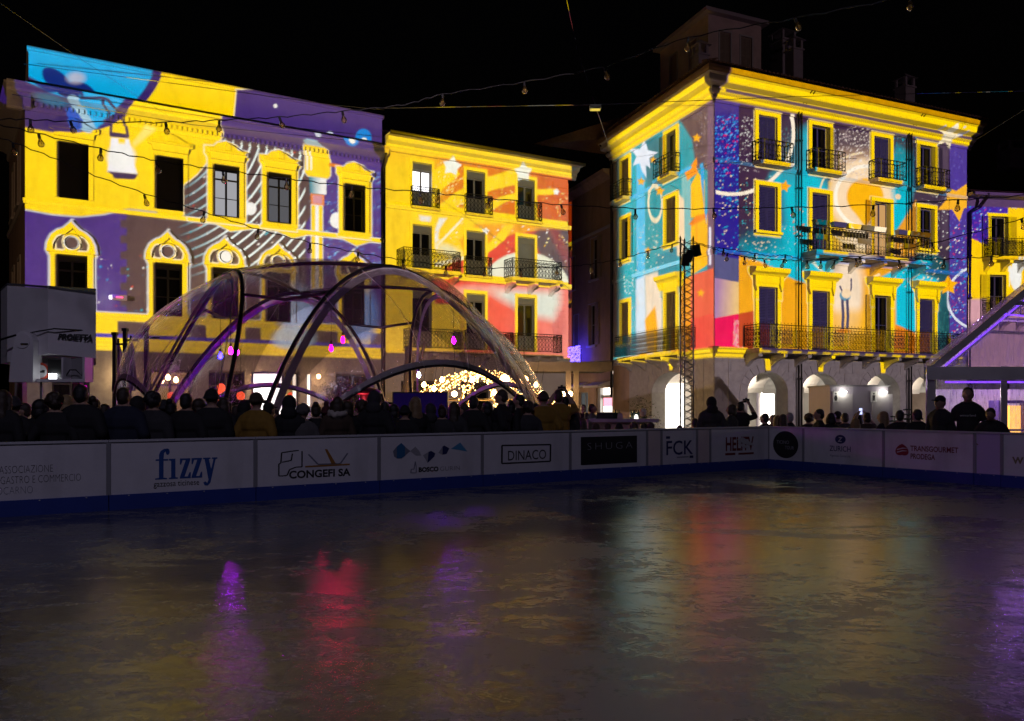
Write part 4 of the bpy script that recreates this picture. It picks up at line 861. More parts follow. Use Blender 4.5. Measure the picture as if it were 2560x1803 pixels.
LW = [(2.2, 3.0, 8.6, 10.6), (5.0, 5.8, 8.8, 10.8), (8.0, 9.0, 9.0, 11.4), (1.5, 2.3, 5.1, 7.2), (3.6, 4.4, 5.1, 7.2), (5.6, 6.3, 5.1, 7.2), (7.7, 8.7, 5.2, 7.6)]
wall(FLANE, N_, 0, FLANE.len, 3.9, 14.6, LW, SALM); wall(FLANE, N_, 0, FLANE.len, GZ, 3.9, [(6.2, 7.6, GZ, 2.5), (8.7, 10.5, GZ, 2.7)], SALM, 'ground_floor')
for i, h in enumerate(LW): window(FLANE, N_, h, 'openr' if i in (2, 6) else 'shut', .05, .03, True, sm=SHUTB)
MB(FLANE).profile([(0, 14.3), (.2, 14.4), (.5, 14.55), (.55, 14.75), (0, 14.8)], 0, FLANE.len).build('cornice', DKWALL, N_); band(FLANE, N_, 0, FLANE.len, 11.6, 11.75, .08)
casement(FLANE, N_, 6.2, 7.6, GZ, 2.5, -.24, GREYFR, glow('dim_shop_glass', (.55, .6, .62), .12, False)); MB(FLANE).box(8.75, 10.45, -.4, -.34, GZ, 2.7).build('shop_window', SHOP, N_)
MB(FLANE).box(8.7, 9.05, -.3, -.1, GZ, 2.7).box(9.05, 10.5, -.3, -.2, 2.1, 2.3).build('shop_frame', GREYFR, N_)
for a, e in ((5.9, 7.7), (8.5, 10.6)): MB(FLANE).profile([(0, 2.86), (.75, 2.7), (.78, 2.82), (.1, 3.05), (0, 3.05)], a, e).build('awning_box', mat('cream_awning', (.6, .55, .48), .7), N_)
pipe(FLANE, N_, 4.4, GZ, 14.6, .12, .07, .5)
blu = thing('fairy_light_curtain', 'blue fairy lights covering a small balcony down the lane', 'fairy lights', FLANE.w(6.89, .6, 4.2))
b = MB(FLANE); b.box(3.90, 7.89, 0, .6, 4.0, 4.12); b.build('ledge', SLAB, blu)
b = MB(FLANE); railing_segment(b, (3.90, .58, 4.12), (7.89, .58, 4.12), .95, 'scroll'); b.build('railing', IRON, blu)
b = MB(FLANE)
for k in range(700): u, z = random.uniform(5.90, 7.89), random.uniform(4.12, 5.2); b.box(u - .018, u + .018, .6, .63, z - .014, z + .014)
for k in range(120): u, z = random.uniform(3.90, 5.90), random.uniform(4.3, 5.0); b.box(u - .014, u + .014, .6, .62, z - .012, z + .012)
tag(b.build('light_points', glow('blue_led', (.05, .03, 1), 16, False), blu), kind='stuff')
lamp('blue_glow', FLANE.w(7.29, 1.2, 4.8), 14, (.1, .08, 1), .2)
# ================================================================== ice
def ice_material():
    m = bpy.data.materials.new('rink_ice'); m.use_nodes = True; t = m.node_tree; N = t.nodes; L = t.links; b = N['Principled BSDF']
    tc = N.new('ShaderNodeTexCoord')
    def noise(scale, sc_, det=6, dist=0., rough=.6):
        mp = N.new('ShaderNodeMapping'); mp.inputs['Scale'].default_value = sc_; mp.inputs['Rotation'].default_value = (0, 0, R(12)); L.new(tc.outputs['Object'], mp.inputs[0])
        n = N.new('ShaderNodeTexNoise'); n.inputs['Scale'].default_value = scale; n.inputs['Detail'].default_value = det; n.inputs['Distortion'].default_value = dist; n.inputs['Roughness'].default_value = rough
        L.new(mp.outputs[0], n.inputs[0]); return n.outputs[0]
    def rng_(v, a, c, d, e, clamp=True):
        r_ = N.new('ShaderNodeMapRange'); r_.clamp = clamp; L.new(v, r_.inputs[0])
        for i, q in enumerate((a, c, d, e)): r_.inputs[i + 1].default_value = q
        return r_.outputs[0]
    big = noise(.3, (1, 1, 1), 9, .8, .6); fine = noise(11, (1, 1, 1), 8, .6, .75); mid = noise(1.5, (.7, 1.4, 1), 10, 1.2, .72)
    cut = noise(2.2, (.22, 1.5, 1), 6, .4); scr = noise(3.0, (.5, 14, 1), 3, .15); scr2 = noise(3.0, (9, 1.2, 1), 3, .15)
    def mul(a, k, c):
        n_ = N.new('ShaderNodeMath'); n_.operation = 'MULTIPLY_ADD'; L.new(a, n_.inputs[0]); n_.inputs[1].default_value = k
        if isinstance(c, float): n_.inputs[2].default_value = c
        else: L.new(c, n_.inputs[2])
        return n_.outputs[0]
    frost = rng_(mul(fine, .5, mul(mid, .8, big)), 1.08, 1.22, 0, 1)
    lines = rng_(scr, .62, .7, 0, .5); lines2 = rng_(scr2, .64, .72, 0, .5)
    fr2 = N.new('ShaderNodeMath'); fr2.operation = 'MAXIMUM'; L.new(lines, fr2.inputs[0]); L.new(lines2, fr2.inputs[1])
    fr3 = N.new('ShaderNodeMath'); fr3.operation = 'MULTIPLY_ADD'; fr3.use_clamp = True; L.new(fr2.outputs[0], fr3.inputs[0]); fr3.inputs[1].default_value = .5; L.new(frost, fr3.inputs[2])
    mx = N.new('ShaderNodeMix'); mx.data_type = 'RGBA'; L.new(fr3.outputs[0], mx.inputs[0]); mx.inputs[6].default_value = (.05, .05, .058, 1); mx.inputs[7].default_value = (.15, .148, .165, 1); L.new(mx.outputs[2], b.inputs['Base Color'])
    L.new(mul(cut, .05, rng_(fr3.outputs[0], 0, 1, .05, .32)), b.inputs['Roughness']); b.inputs['IOR'].default_value = 1.36; b.inputs['Specular IOR Level'].default_value = .46
    h = mul(fine, .2, mul(mid, .26, mul(cut, .16, 0.0)))
    bp = N.new('ShaderNodeBump'); bp.inputs['Strength'].default_value = .2; bp.inputs['Distance'].default_value = .05; L.new(h, bp.inputs['Height']); L.new(bp.outputs[0], b.inputs['Normal'])
    return m
BA, BB, BC, BD = Vector((-5.77, 9.24, 0)), Vector((5.16, 16.5, 0)), Vector((5.6, 15.76, 0)), Vector((7.58, 12.73, 0))
dl = (BB - BA).normalized(); dr = (BD - BC).normalized()
B0 = BA - dl * 10; BE = BD + dr * 16
sheet('ice', [(B0.x, B0.y), (BB.x, BB.y), (BC.x, BC.y), (BE.x, BE.y), (BE.x - 4, -10), (B0.x, -10)], ICE, ice_material(), 'scuffed wet ice of the rink')
b = MB(); pts = [B0, BB, BC, BE]
b.add([(p.x, p.y, z) for p in pts for z in (GZ, ICE - .004)], [(0, 2, 3, 1), (2, 4, 5, 3), (4, 6, 7, 5)]); tag(b.build('rink_base', mat('rink_base', (.1, .1, .1), .8)), 'low base wall under the rink', kind='structure')
nl = Vector((-dl.y, dl.x, 0)); nr = Vector((-dr.y, dr.x, 0)); nr = nr if nr.y > 0 else -nr
DECK = FLO + .04
WOODD = mat('dark_deck_boards', (.08, .06, .045), .7, var=.3, scale=4, bump=.3, bscale=30)
def deck():
    rows = []
    for k in range(9):                                # boards along the barrier
        o0, o1 = .16 + k * .38, .16 + k * .38 + .365; b = MB()
        q = [B0 + nl * o0, BB + nl * o0 + Vector((.3, .3, 0)) * o0, BB + nl * o1 + Vector((.3, .3, 0)) * o1, B0 + nl * o1]
        b.add([(p.x, p.y, z) for z in (DECK - .04, DECK) for p in q], [(0, 3, 2, 1), (4, 5, 6, 7), (0, 1, 5, 4), (1, 2, 6, 5), (2, 3, 7, 6), (3, 0, 4, 7)]); rows.append(b)
        b = MB(); q = [BC + nr * o0 + Vector((.1, .35, 0)) * o0, BE + nr * o0, BE + nr * o1, BC + nr * o1 + Vector((.1, .35, 0)) * o1]
        b.add([(p.x, p.y, z) for z in (DECK - .044, DECK - .004) for p in q], [(0, 3, 2, 1), (4, 5, 6, 7), (0, 1, 5, 4), (1, 2, 6, 5), (2, 3, 7, 6), (3, 0, 4, 7)]); rows.append(b)
    root = bpy.data.objects.new('walkway', None); COL.objects.link(root); root['_o'] = (0, 0, 0); tag(root, 'dark boarded walkway behind the rink boards', kind='structure')
    for b in rows: b.build('plank', WOODD, root)
deck()

# ================================================================== rink boards with their lettering
BOARD = mat('white_board_panel', (.62, .61, .64), .45, var=.07, scale=3, bump=.08, stains=.3)
KICK = mat('blue_kick_strip', (.02, .045, .26), .5, var=.1, scale=3); RAIL = mat('pale_board_rail', (.5, .5, .53), .5); SEAM = mat('grey_post', (.28, .28, .3), .5, metal=.3)
INK = {k: mat('ink_' + k, c, .6) for k, c in dict(black=(.012, .012, .014), blue=(.01, .06, .26), navy=(.012, .02, .1), orange=(.3, .13, .02), teal=(.02, .12, .26), lteal=(.06, .24, .42), grey=(.16, .17, .22), lgrey=(.3, .3, .33), red=(.25, .02, .02), dred=(.16, .02, .02), white=(.5, .5, .5), gold=(.2, .17, .08)).items()}
def text_mesh(s, size, off=0.0, shear=0.0, sx=1.0, space=1.0):
    cu = bpy.data.curves.new('t', 'FONT'); cu.body = s; cu.size = size; cu.offset = off; cu.shear = shear; cu.space_character = space; cu.resolution_u = 3; cu.align_x = 'LEFT'
    o = bpy.data.objects.new('t', cu); COL.objects.link(o); dg = bpy.context.evaluated_depsgraph_get(); m = bpy.data.meshes.new_from_object(o.evaluated_get(dg))
    v = [(p.co.x * sx, p.co.y) for p in m.vertices]; f = [tuple(p.vertices) for p in m.polygons]
    bpy.data.objects.remove(o); bpy.data.meshes.remove(m); return v, f
def write(F, par, s, u, z, size, m, d, off=0.0, shear=0.0, sx=1.0, space=1.0, fit=None, name='lettering', center=False):
    v, f = text_mesh(s, size, off, shear, sx, space); w_ = max(p[0] for p in v)
    k = fit / w_ if fit else 1
    if center: u -= w_ * k / 2
    b = MB(F); b.add([(u + x * k, d, z + y) for x, y in v], f); return b.build(name, m, par)
class BF(Fac):                                        # z counted from the ice in units before scaling about the camera (a board is 1.14 units = 0.84 m high)
    def w(s, u, d, z): return Fac.w(s, u, d, ICE + z * BS)
    def px(s, x, y): u, z = Fac.px(s, x, y); return u, (z - ICE) / BS
BS = .74  # boards shrunk about the camera by this; other near things have it baked in
FBL = BF((BA.x, BA.y), (BB.x, BB.y)); FBC = BF((BB.x, BB.y), (BC.x, BC.y)); FBR = BF((BC.x, BC.y), (BE.x, BE.y))
for F in (FBL, FBC, FBR):
    if F.n.y > 0: F.n = -F.n
def bu(F, x): return F.px(x, 1080)[0]
BG = 'boards around the ice rink'
def board(F, u0, u1, label, pm=None, top=1.14):
    t = thing('rink_board', label, 'rink board', F.w((u0 + u1) / 2, 0, 0), BG)
    MB(F).box(u0 + .012, u1 - .012, -.05, 0, .245, top - .035).build('panel', pm or BOARD, t)
    MB(F).box(u0 + .006, u1 - .006, -.06, .035, .0, .245).build('kick_strip', KICK, t)
    MB(F).box(u0 + .004, u1 - .004, -.07, .02, top - .035, top).build('top_rail', RAIL, t)
    MB(F).box(u0 - .025, u0 + .025, -.06, .012, .245, top - .036).build('post', SEAM, t)
    n = max(2, int((u1 - u0) / .42)); s = MB(F)
    for k in range(n):
        u = u0 + (u1 - u0) * (k + .5) / n; s.prism([(u + .009 * math.cos(a), .228 + .009 * math.sin(a)) for a in [j * math.pi / 3 for j in range(6)]], .035, .041)
    s.build('screws', RAIL, t)
    return t
D = .003
X = lambda F, *xs: [bu(F, x) for x in xs]
J = X(FBL, 271, 638, 947, 1205, 1425, 1617, 1653, 1742, 1775, 1921)
u0 = J[0] - 2.4
for k in range(1): board(FBL, u0 - 2.4, u0, 'plain white rink board beyond the left picture edge')
t = board(FBL, u0, J[0], 'white rink board with three lines of thin black capitals at left edge')
ux = bu(FBL, -16)
write(FBL, t, 'ASSOCIAZIONE', ux + .05, .66, .17, INK['black'], D, -.004, fit=bu(FBL, 132) - ux - .05); write(FBL, t, 'GASTRO E COMMERCIO', ux + .06, .5, .17, INK['black'], D, -.004, fit=bu(FBL, 202) - ux - .06); write(FBL, t, 'LOCARNO', ux - .02, .34, .17, INK['grey'], D, -.004, fit=bu(FBL, 82) - ux + .02)
t = board(FBL, J[0], J[1], 'white rink board with large blue lowercase serif lettering')
def serif_fizzy(t):
    u0, u1 = X(FBL, 388, 541); k = (u1 - u0) / 3.05; z = .46; S = .34
    b = MB(FBL)
    def q(poly): b.prism([(u0 + x * k, z + y * S) for x, y in poly], 0, D)
    # f
    q([(.0, 0), (.56, 0), (.56, .06), (.4, .08), (.4, .92), (.18, .92), (.18, .08), (0, .06)]); q([(.02, .92), (.62, .92), (.62, 1.0), (.02, 1.0)])
    q([(.18, 1.0), (.4, 1.0), (.42, 1.28), (.5, 1.38), (.6, 1.4), (.6, 1.52), (.42, 1.5), (.26, 1.4), (.18, 1.22)]); q([(.6 + .1 * math.cos(a), 1.36 + .16 * math.sin(a)) for a in [j * math.pi / 5 for j in range(10)]])
    # i
    q([(.66, 0), (1.1, 0), (1.1, .06), (.98, .08), (.98, 1.0), (.66, 1.0), (.66, .93), (.77, .9), (.77, .08), (.66, .06)])
    # z z
    for o in (1.2, 1.78): q([(o, 1.0), (o + .52, 1.0), (o + .52, .93), (o + .23, .09), (o + .4, .09), (o + .48, .3), (o + .54, .3), (o + .54, 0), (o, 0), (o, .07), (o + .29, .91), (o + .13, .91), (o + .06, .7), (o, .7)])
    # y
    q([(2.36, 1.0), (2.74, 1.0), (2.74, .94), (2.66, .92), (2.78, .42), (2.9, .92), (2.82, .94), (2.82, 1.0), (3.1, 1.0), (3.1, .94), (3.0, .9), (2.74, -.28), (2.6, -.42), (2.44, -.4), (2.38, -.26), (2.48, -.2), (2.58, -.28), (2.64, -.12), (2.44, .92), (2.36, .94)])
    b.build('lettering', INK['blue'], t)
serif_fizzy(t); a, e = X(FBL, 384, 498); write(FBL, t, 'gazzosa ticinese', a, .34, .14, INK['black'], D, .0, fit=e - a)
t = board(FBL, J[1], J[2], 'white rink board with a thin truck outline over bold black capitals')
a, e = X(FBL, 722, 876); write(FBL, t, 'CONGEFI SA', a, .37, .19, INK['black'], D, .006, fit=e - a)
def ink(t, F, segs, wd, m, name='logo'):
    b = MB(F)
    for pts in segs:
        P = [F.px(x, y) for x, y in pts]
        for (p, q), (r_, s_) in zip(P[:-1], P[1:]):
            dx, dz = r_ - p, s_ - q; L = math.hypot(dx, dz) or 1; nx, nz = -dz / L * wd / 2, dx / L * wd / 2
            b.prism([(p + nx, q + nz), (p - nx, q - nz), (r_ - nx, s_ - nz), (r_ + nx, s_ + nz)], 0, D)
    return b.build(name, m, t)
def inkpoly(t, F, polys, m, name='logo', d=D):
    b = MB(F)
    for p in polys: b.prism([F.px(x, y) for x, y in p], d - .003, d)
    return b.build(name, m, t)
ink(t, FBL, [[(747, 1126), (730, 1128), (704, 1132), (702, 1158), (697, 1160), (697, 1190), (708, 1190), (718, 1188), (724, 1174), (740, 1168), (755, 1167), (755, 1128)], [(705, 1156), (728, 1151), (731, 1134)]], .018, INK['black'])
ink(t, FBL, [[(771, 1136), (795, 1161), (851, 1159), (869, 1133)]], .022, INK['grey']); ink(t, FBL, [[(763, 1167), (874, 1161)]], .03, INK['orange']); inkpoly(t, FBL, [[(812, 1123), (818, 1123), (840, 1160), (829, 1161)]], INK['orange'])
t = board(FBL, J[2], J[3], 'white rink board with a row of faceted teal shapes above dark capitals')
z5 = lambda pts: [(960 + x / 4.415, 1060 + y / 4.415) for x, y in pts]
inkpoly(t, FBL, [z5([(140, 250), (190, 210), (230, 250), (230, 350), (190, 380), (140, 380)])], INK['teal'], d=.006); inkpoly(t, FBL, [z5([(100, 300), (140, 250), (140, 380), (110, 360)]), z5([(230, 250), (290, 300), (230, 350)])], INK['grey'])
inkpoly(t, FBL, [z5([(290, 300), (345, 250), (390, 300), (410, 350), (350, 350)]), z5([(430, 345), (490, 310), (480, 430)]), z5([(600, 320), (645, 250), (645, 340)])], INK['lgrey']); inkpoly(t, FBL, [z5([(490, 310), (520, 298), (565, 325), (555, 360), (480, 430)]), z5([(645, 250), (665, 238), (720, 270), (690, 330), (645, 340)])], INK['navy'])
inkpoly(t, FBL, [z5([(740, 275), (840, 205), (920, 305), (830, 288)])], INK['lteal'])
a, e, g = X(FBL, 1046, 1099, 1149); write(FBL, t, 'BOSCO', a, .37, .125, INK['black'], D, .006, fit=e - a - .02); write(FBL, t, 'GURIN', e, .37, .125, INK['black'], D, -.003, fit=g - e)
ink(t, FBL, [z5([(295, 540), (355, 540), (355, 480), (345, 415), (330, 500), (300, 500), (295, 540)])], .014, INK['grey'])
t = board(FBL, J[3], J[4], 'white rink board with thin black capitals inside a black rectangle')
a, e = X(FBL, 1268, 1365); write(FBL, t, 'DINACO', a, .52, .3, INK['black'], D, 0, fit=e - a)
ink(t, FBL, [z5([(1302, 238), (1838, 228), (1835, 412), (1300, 437), (1302, 238)])], .03, INK['black'])
t = board(FBL, J[4], J[5], 'white rink board with a black block and pale widely spaced capitals')
a, e = X(FBL, 1452, 1592); MB(FBL).box(a, e, 0, .006, .34, .98).build('print_block', INK['black'], t); a, e = X(FBL, 1466, 1580); write(FBL, t, 'SHUGA', a, .68, .24, INK['lgrey'], .009, -.006, space=1.4, fit=e - a)
BEIGE_LIT = mat('beige_lit_panel', (.62, .52, .5), .5, var=.04)  # beige light from behind is put into the panel colour
board(FBL, J[5], J[6], 'narrow beige lit rink board left of the three bold capitals', BEIGE_LIT)
t = board(FBL, J[6], J[7], 'narrow rink board with three bold dark capitals')
a, e = X(FBL, 1663, 1732); write(FBL, t, 'FCK', a, .48, .5, INK['navy'], D, .004, fit=e - a); MB(FBL).box(a + .02, a + .12, 0, D, .88, .94).build('logo', INK['navy'], t)
a, e = X(FBL, 1724, 1733); MB(FBL).box(a, e, 0, D, .38, .44).build('logo', INK['navy'], t); a, e = X(FBL, 1692, 1721); MB(FBL).box(a, e, 0, D, .4, .425).build('small_print', INK['grey'], t)
board(FBL, J[7], J[8], 'narrow beige lit rink board right of the three bold capitals', BEIGE_LIT)
t = board(FBL, J[8], J[9], 'rink board with stencilled dark red capitals crossed by a pale bird')
a, e = X(FBL, 1813, 1884); write(FBL, t, 'HELITV', a, .52, .5, INK['dred'], D, .012, fit=e - a); inkpoly(t, FBL, [[(1842, 1099), (1856, 1093), (1880, 1108), (1884, 1114), (1866, 1112), (1850, 1105)], [(1843, 1106), (1862, 1112), (1870, 1120), (1858, 1120)]], INK['white'], 'emblem', .007)
a, e = X(FBL, 1813, 1838); MB(FBL).box(a, e, 0, D, .4, .46).build('small_print', INK['dred'], t); a, e = X(FBL, 1846, 1884); MB(FBL).box(a, e, 0, D, .4, .45).build('small_print', INK['dred'], t)
t = board(FBC, 0, FBC.len, 'rink board at the far corner with a solid black disc')
c = FBC.len * .5; MB(FBC).prism([(c + .31 * math.cos(a), .66 + .36 * math.sin(a)) for a in [j * math.pi / 16 for j in range(32)]], 0, D).build('disc', INK['black'], t)
write(FBC, t, 'TICINO', c - .22, .68, .13, INK['lgrey'], .006, 0, fit=.31); write(FBC, t, 'TOUR', c - .01, .54, .13, INK['lgrey'], .006, 0, fit=.22)
K = X(FBR, 2009, 2209, 2437, 2505)
t = board(FBR, 0, K[1], 'rink board with a round dark blue emblem above dark capitals')
c = bu(FBR, 2101); MB(FBR).prism([(c + .11 * math.cos(a), .86 + .11 * math.sin(a)) for a in [j * math.pi / 12 for j in range(24)]], 0, D).build('emblem', INK['navy'], t); write(FBR, t, 'Z', c, .8, .16, INK['white'], .006, .004, shear=.2, sx=.74, center=True)
a, e = X(FBR, 2074, 2127); write(FBR, t, 'ZURICH', a, .56, .19, INK['navy'], D, .002, fit=e - a); a, e = X(FBR, 2075, 2126); write(FBR, t, 'Agenzia Generale', a, .42, .09, INK['grey'], D, 0, fit=e - a)
t = board(FBR, K[1], K[2], 'rink board with a red oval emblem beside two lines of dark red capitals')
a, e, g = X(FBR, 2276, 2396, 2338); write(FBR, t, 'TRANSGOURMET', a, .66, .17, INK['dred'], D, .004, fit=e - a); write(FBR, t, 'PRODEGA', a, .48, .17, INK['dred'], D, .004, fit=g - a)
c, e = X(FBR, 2255, 2268); MB(FBR).prism([(c + .12 * math.cos(a), .68 + .13 * math.sin(a) - .05 * abs(math.cos(a))) for a in [j * math.pi / 10 for j in range(20)]], 0, D).build('emblem', INK['red'], t)
for zz in (.7, .64): MB(FBR).prism([(c - .09, zz - .04), (c + .015, zz), (c + .11, zz + .01), (c + .015, zz + .025), (c - .09, zz - .015)], .003, .006).build('emblem_stripe', INK['white'], t)
board(FBR, K[2], K[3], 'narrow lilac rink board in front of the clear tent', mat('lilac_panel', (.46, .38, .6), .5))
t = board(FBR, K[3], K[3] + 2.2, 'rink board with lowercase dark lettering cut by the right edge')
a = bu(FBR, 2531); write(FBR, t, 'winterland', a, .5, .3, INK['gold'], D, .004, sx=.74)
for k in range(1): board(FBR, K[3] + 2.2 * (k + 1), K[3] + 2.2 * (k + 2), 'plain white rink board beyond the right picture edge')

# ================================================================== star-shaped clear dome
FILM = clear_sheet('clear_dome_film', (.88, .83, .85), .5, .12, .7, .05, (.62, .52, .58), (3.5, 3.5, .9))
TUBE = mat('dark_steel_tube', (.035, .033, .036), .4, metal=.7); STRAP = mat('grey_edge_band', (.62, .6, .6), .6, var=.06)
SEAMF = mat('pale_film_seam', (.6, .58, .56), .4)
C0 = Vector((-3.98, 19.0, 0)); RAD, TH0 = 5.65, -99
legs = [C0 + Vector((math.cos(R(TH0 + 90 * k)), math.sin(R(TH0 + 90 * k)), 0)) * RAD for k in range(4)]
DG = FLO
def big_arch(k, t):
    a, c = legs[k], legs[(k + 1) % 4]; dirv = (c - a).normalized(); a = a + dirv * .42; c = c - dirv * .42
    p = a * (1 - t) ** 2 + C0.lerp((a + c) / 2, .24) * 2 * t * (1 - t) + c * t * t
    return Vector((p.x, p.y, DG + 4.46 * math.sin(math.pi * t) ** .78))
def low_arch(k, t):
    a, c = legs[k], legs[(k + 1) % 4]; dirv = (c - a).normalized(); a = a + dirv * .55; c = c - dirv * .55; out = ((a + c) / 2 - C0).normalized()
    p = a.lerp(c, t) + out * (.65 * math.sin(math.pi * t)); hh = 2.32 if k == 0 else 2.1
    return Vector((p.x, p.y, DG + hh * math.sin(math.pi * t) ** .75))
dome = thing('clear_dome', 'large clear film dome on four legs with dark curved tubes', 'dome', (C0.x, C0.y, FLO))
n = 28
for k in range(4):
    MB().tube([big_arch(k, i / n) for i in range(n + 1)], .045, 8).build('arch_tube', TUBE, dome, True)
    b = MB(); prev = None                              # flat band riding inside the arch
    for i in range(n + 1):
        p = big_arch(k, i / n); tg = (big_arch(k, min(1, i / n + .01)) - big_arch(k, max(0, i / n - .01))).normalized(); ch_ = (legs[(k + 1) % 4] - legs[k]).normalized()
        outw = Vector((ch_.y, -ch_.x, 0)); inn = tg.cross(outw).normalized(); inn = -inn if inn.z > 0 else inn
        cur = [p + outw * .17 + inn * .05, p + outw * .17 + inn * .19]
        if prev: b.add(prev + cur, [(0, 1, 3, 2)])
        prev = cur
    b.build('arch_band', STRAP, dome)
    b = MB(); prev = None
    for i in range(n + 1):
        p = low_arch(k, i / n); out = (Vector((p.x, p.y, 0)) - Vector((C0.x, C0.y, 0))).normalized(); cur = [p, p + Vector((0, 0, .12)) - out * .03]
        if prev: b.add(prev + cur, [(0, 1, 3, 2)])
        prev = cur
    b.build('opening_band', STRAP, dome); MB().tube([low_arch(k, i / n) for i in range(n + 1)], .026, 6).build('opening_tube', TUBE, dome, True)
    # cross bars on the legs, between the two arches that meet there
    for tt in (.09, .3):
        p, q = big_arch(k, tt), big_arch((k - 1) % 4, 1 - tt); mid = (p + q) / 2; mid.z -= .12 if tt > .2 else 0.0
        MB().tube([p, p.lerp(mid, .6), mid, q.lerp(mid, .6), q], .037, 6).build('cross_bar', TUBE, dome, True)
def patch(fn, nu, nv):
    b = MB(); b.add([fn(i / nu, j / nv) for j in range(nv + 1) for i in range(nu + 1)], [(j * (nu + 1) + i, j * (nu + 1) + i + 1, (j + 1) * (nu + 1) + i + 1, (j + 1) * (nu + 1) + i) for j in range(nv) for i in range(nu)]); return b
for k in range(4):
    def side(u, v, k=k):
        p, q = big_arch(k, u), low_arch(k, u); m_ = p.lerp(q, v); out = Vector((m_.x - C0.x, m_.y - C0.y, .3)).normalized()
        return m_ + out * (.55 * math.sin(math.pi * v) * math.sin(math.pi * u) + .03)
    patch(side, 20, 8).build('film_panel', FILM, dome, True)
    for uu in (.3, .42, .56, .7): MB().tube([side(uu + .03 * (i / 8 - .5), i / 8) + (side(uu, i / 8) - C0 - Vector((0, 0, 1))).normalized() * .01 for i in range(9)], .005, 4).build('film_seam', SEAMF, dome)
    def legp(u, v, k=k):
        p, q = big_arch(k, .5 * v), big_arch((k - 1) % 4, 1 - .5 * v); m_ = p.lerp(q, u); out = (m_ - Vector((C0.x, C0.y, 1.3))).normalized()
        return m_ + out * (.22 * math.sin(math.pi * u) * math.sin(math.pi * v * .5 + .2))
    patch(legp, 8, 14).build('film_panel', FILM, dome, True)
pk = [big_arch(k, .5) for k in range(4)]
def cap(u, v):
    p = pk[0].lerp(pk[1], u).lerp(pk[3].lerp(pk[2], u), v); return p + Vector((0, 0, .31 * math.sin(math.pi * u) * math.sin(math.pi * v) + .22 * max(math.sin(math.pi * u), math.sin(math.pi * v)) * .5))
patch(cap, 8, 8).build('film_panel', FILM, dome, True)
for k in range(4):
    p, q = pk[k], pk[(k + 1) % 4]; MB().tube([p.lerp(q, i / 8) + Vector((0, 0, .11 * math.sin(math.pi * i / 8))) for i in range(9)], .045, 6).build('top_tube', TUBE, dome, True)
# ------------- hanging coloured bulbs in the dome
bulb_prof = [(.003, 0), (.024, .008), (.043, .04), (.047, .07), (.035, .11), (.02, .14), (.017, .16)]
def hang_bulb(p, top, col, name, w_, label, s_=7):
    t = thing('pendant_bulb', label, 'light bulb', p, 'coloured bulbs hanging in the dome')
    MB().lathe(bulb_prof, 10, p).build('bulb', glow('bulb_' + name, col, w_), t, True)
    MB().lathe([(.02, .155), (.022, .23), (.008, .245)], 8, p).build('socket', IRON, t); MB().tube([p + Vector((0, 0, .24)), p + Vector((0, 0, top - p.z))], .006, 4).build('cable', IRON, t)
VIO, MAG, ROS = (.22, .0004, 1), (1, .0004, .7), (1, .0004, .11)
hang_bulb(at(577, 886, 17.6), 3.95, MAG, 'magenta', 620, 'magenta pendant bulb on the left side of the dome'); hang_bulb(at(592, 888, 17.9), 3.95, (.5, .0006, 1), 'purple', 520, 'purple pendant bulb beside the magenta one in the dome'); hang_bulb(at(551, 898, 18.8), 3.8, (.002, .0012, 1), 'blue', 500, 'blue pendant bulb furthest left in the dome')
hang_bulb(at(828, 880, 17.6), 4.3, ROS, 'rose', 120, 'rose pendant bulb lower of the two in the middle of the dome'); hang_bulb(at(857, 858, 18.4), 4.4, ROS, 'rose', 120, 'rose pendant bulb higher of the two in the middle of the dome'); hang_bulb(at(1134, 860, 17.6), 3.8, VIO, 'violet', 330, 'violet pendant bulb on the right side of the dome'); hang_bulb(at(1047, 945, 21), 3.8, (.7, .7, 1), 'icy', 60, 'icy white pendant bulb low at the back of the dome', 8)

# ================================================================== gable tent of clear film
TENTF = clear_sheet('clear_tent_film', (.84, .8, .88), .6, .1, .8, .15, (.66, .56, .8), (3, 3, .5)); TALU = mat('tent_frame', (.62, .57, .57), .5); VAL = mat('white_tent_valance', (.85, .8, .82), .7, var=.05, bump=.1, bscale=12)
tent = thing('clear_gable_tent', 'clear gabled marquee with white valance lit violet at right', 'tent', (12.5, 20.5, FLO)); TX0, TX1, TY0, TY1, EV = 8.85, 16.6, 17.3, 24.0, 2.53
rx, rz = (TX0 + TX1) / 2, 5.75
SK = .5                                               # sheared along the line of sight: long sides run off right behind the front
class Skew:
    def w(s, x, y, z): return Vector((x + SK * (y - TY0), y, z))
TK = Skew()
for y in (TY0, 20.6, TY1):
    for s_, x in ((1, TX0), (-1, TX1)):
        b = MB(TK); p, q = Vector((x, y, EV)), Vector((rx, y, rz)); dn = Vector((0, 0, -.18)); b.add([p + Vector((0, -.06, 0)), q + Vector((0, -.06, 0)), q + Vector((0, -.06, 0)) + dn, p + Vector((0, -.06, 0)) + dn, p + Vector((0, .06, 0)), q + Vector((0, .06, 0)), q + Vector((0, .06, 0)) + dn, p + Vector((0, .06, 0)) + dn], [(0, 1, 2, 3), (7, 6, 5, 4), (0, 4, 5, 1), (3, 2, 6, 7), (0, 3, 7, 4), (1, 5, 6, 2)]); b.build('rafter', TALU, tent)
        MB(TK).box(x - .09, x + .09, y - .08, y + .08, FLO, EV).build('post', TALU, tent)
    for f in (.45,): z = EV + (rz - EV) * f; xx = TX0 + (rx - TX0) * f; MB(TK).tube([(xx, y, z - .12), (2 * rx - xx, y, z - .3)], .05, 6).build('collar_beam', TALU, tent)
    MB(TK).tube([(TX0 + 2.6, y, EV - .1), (rx, y, rz - 1.25)], .06, 6).build('strut', TALU, tent)
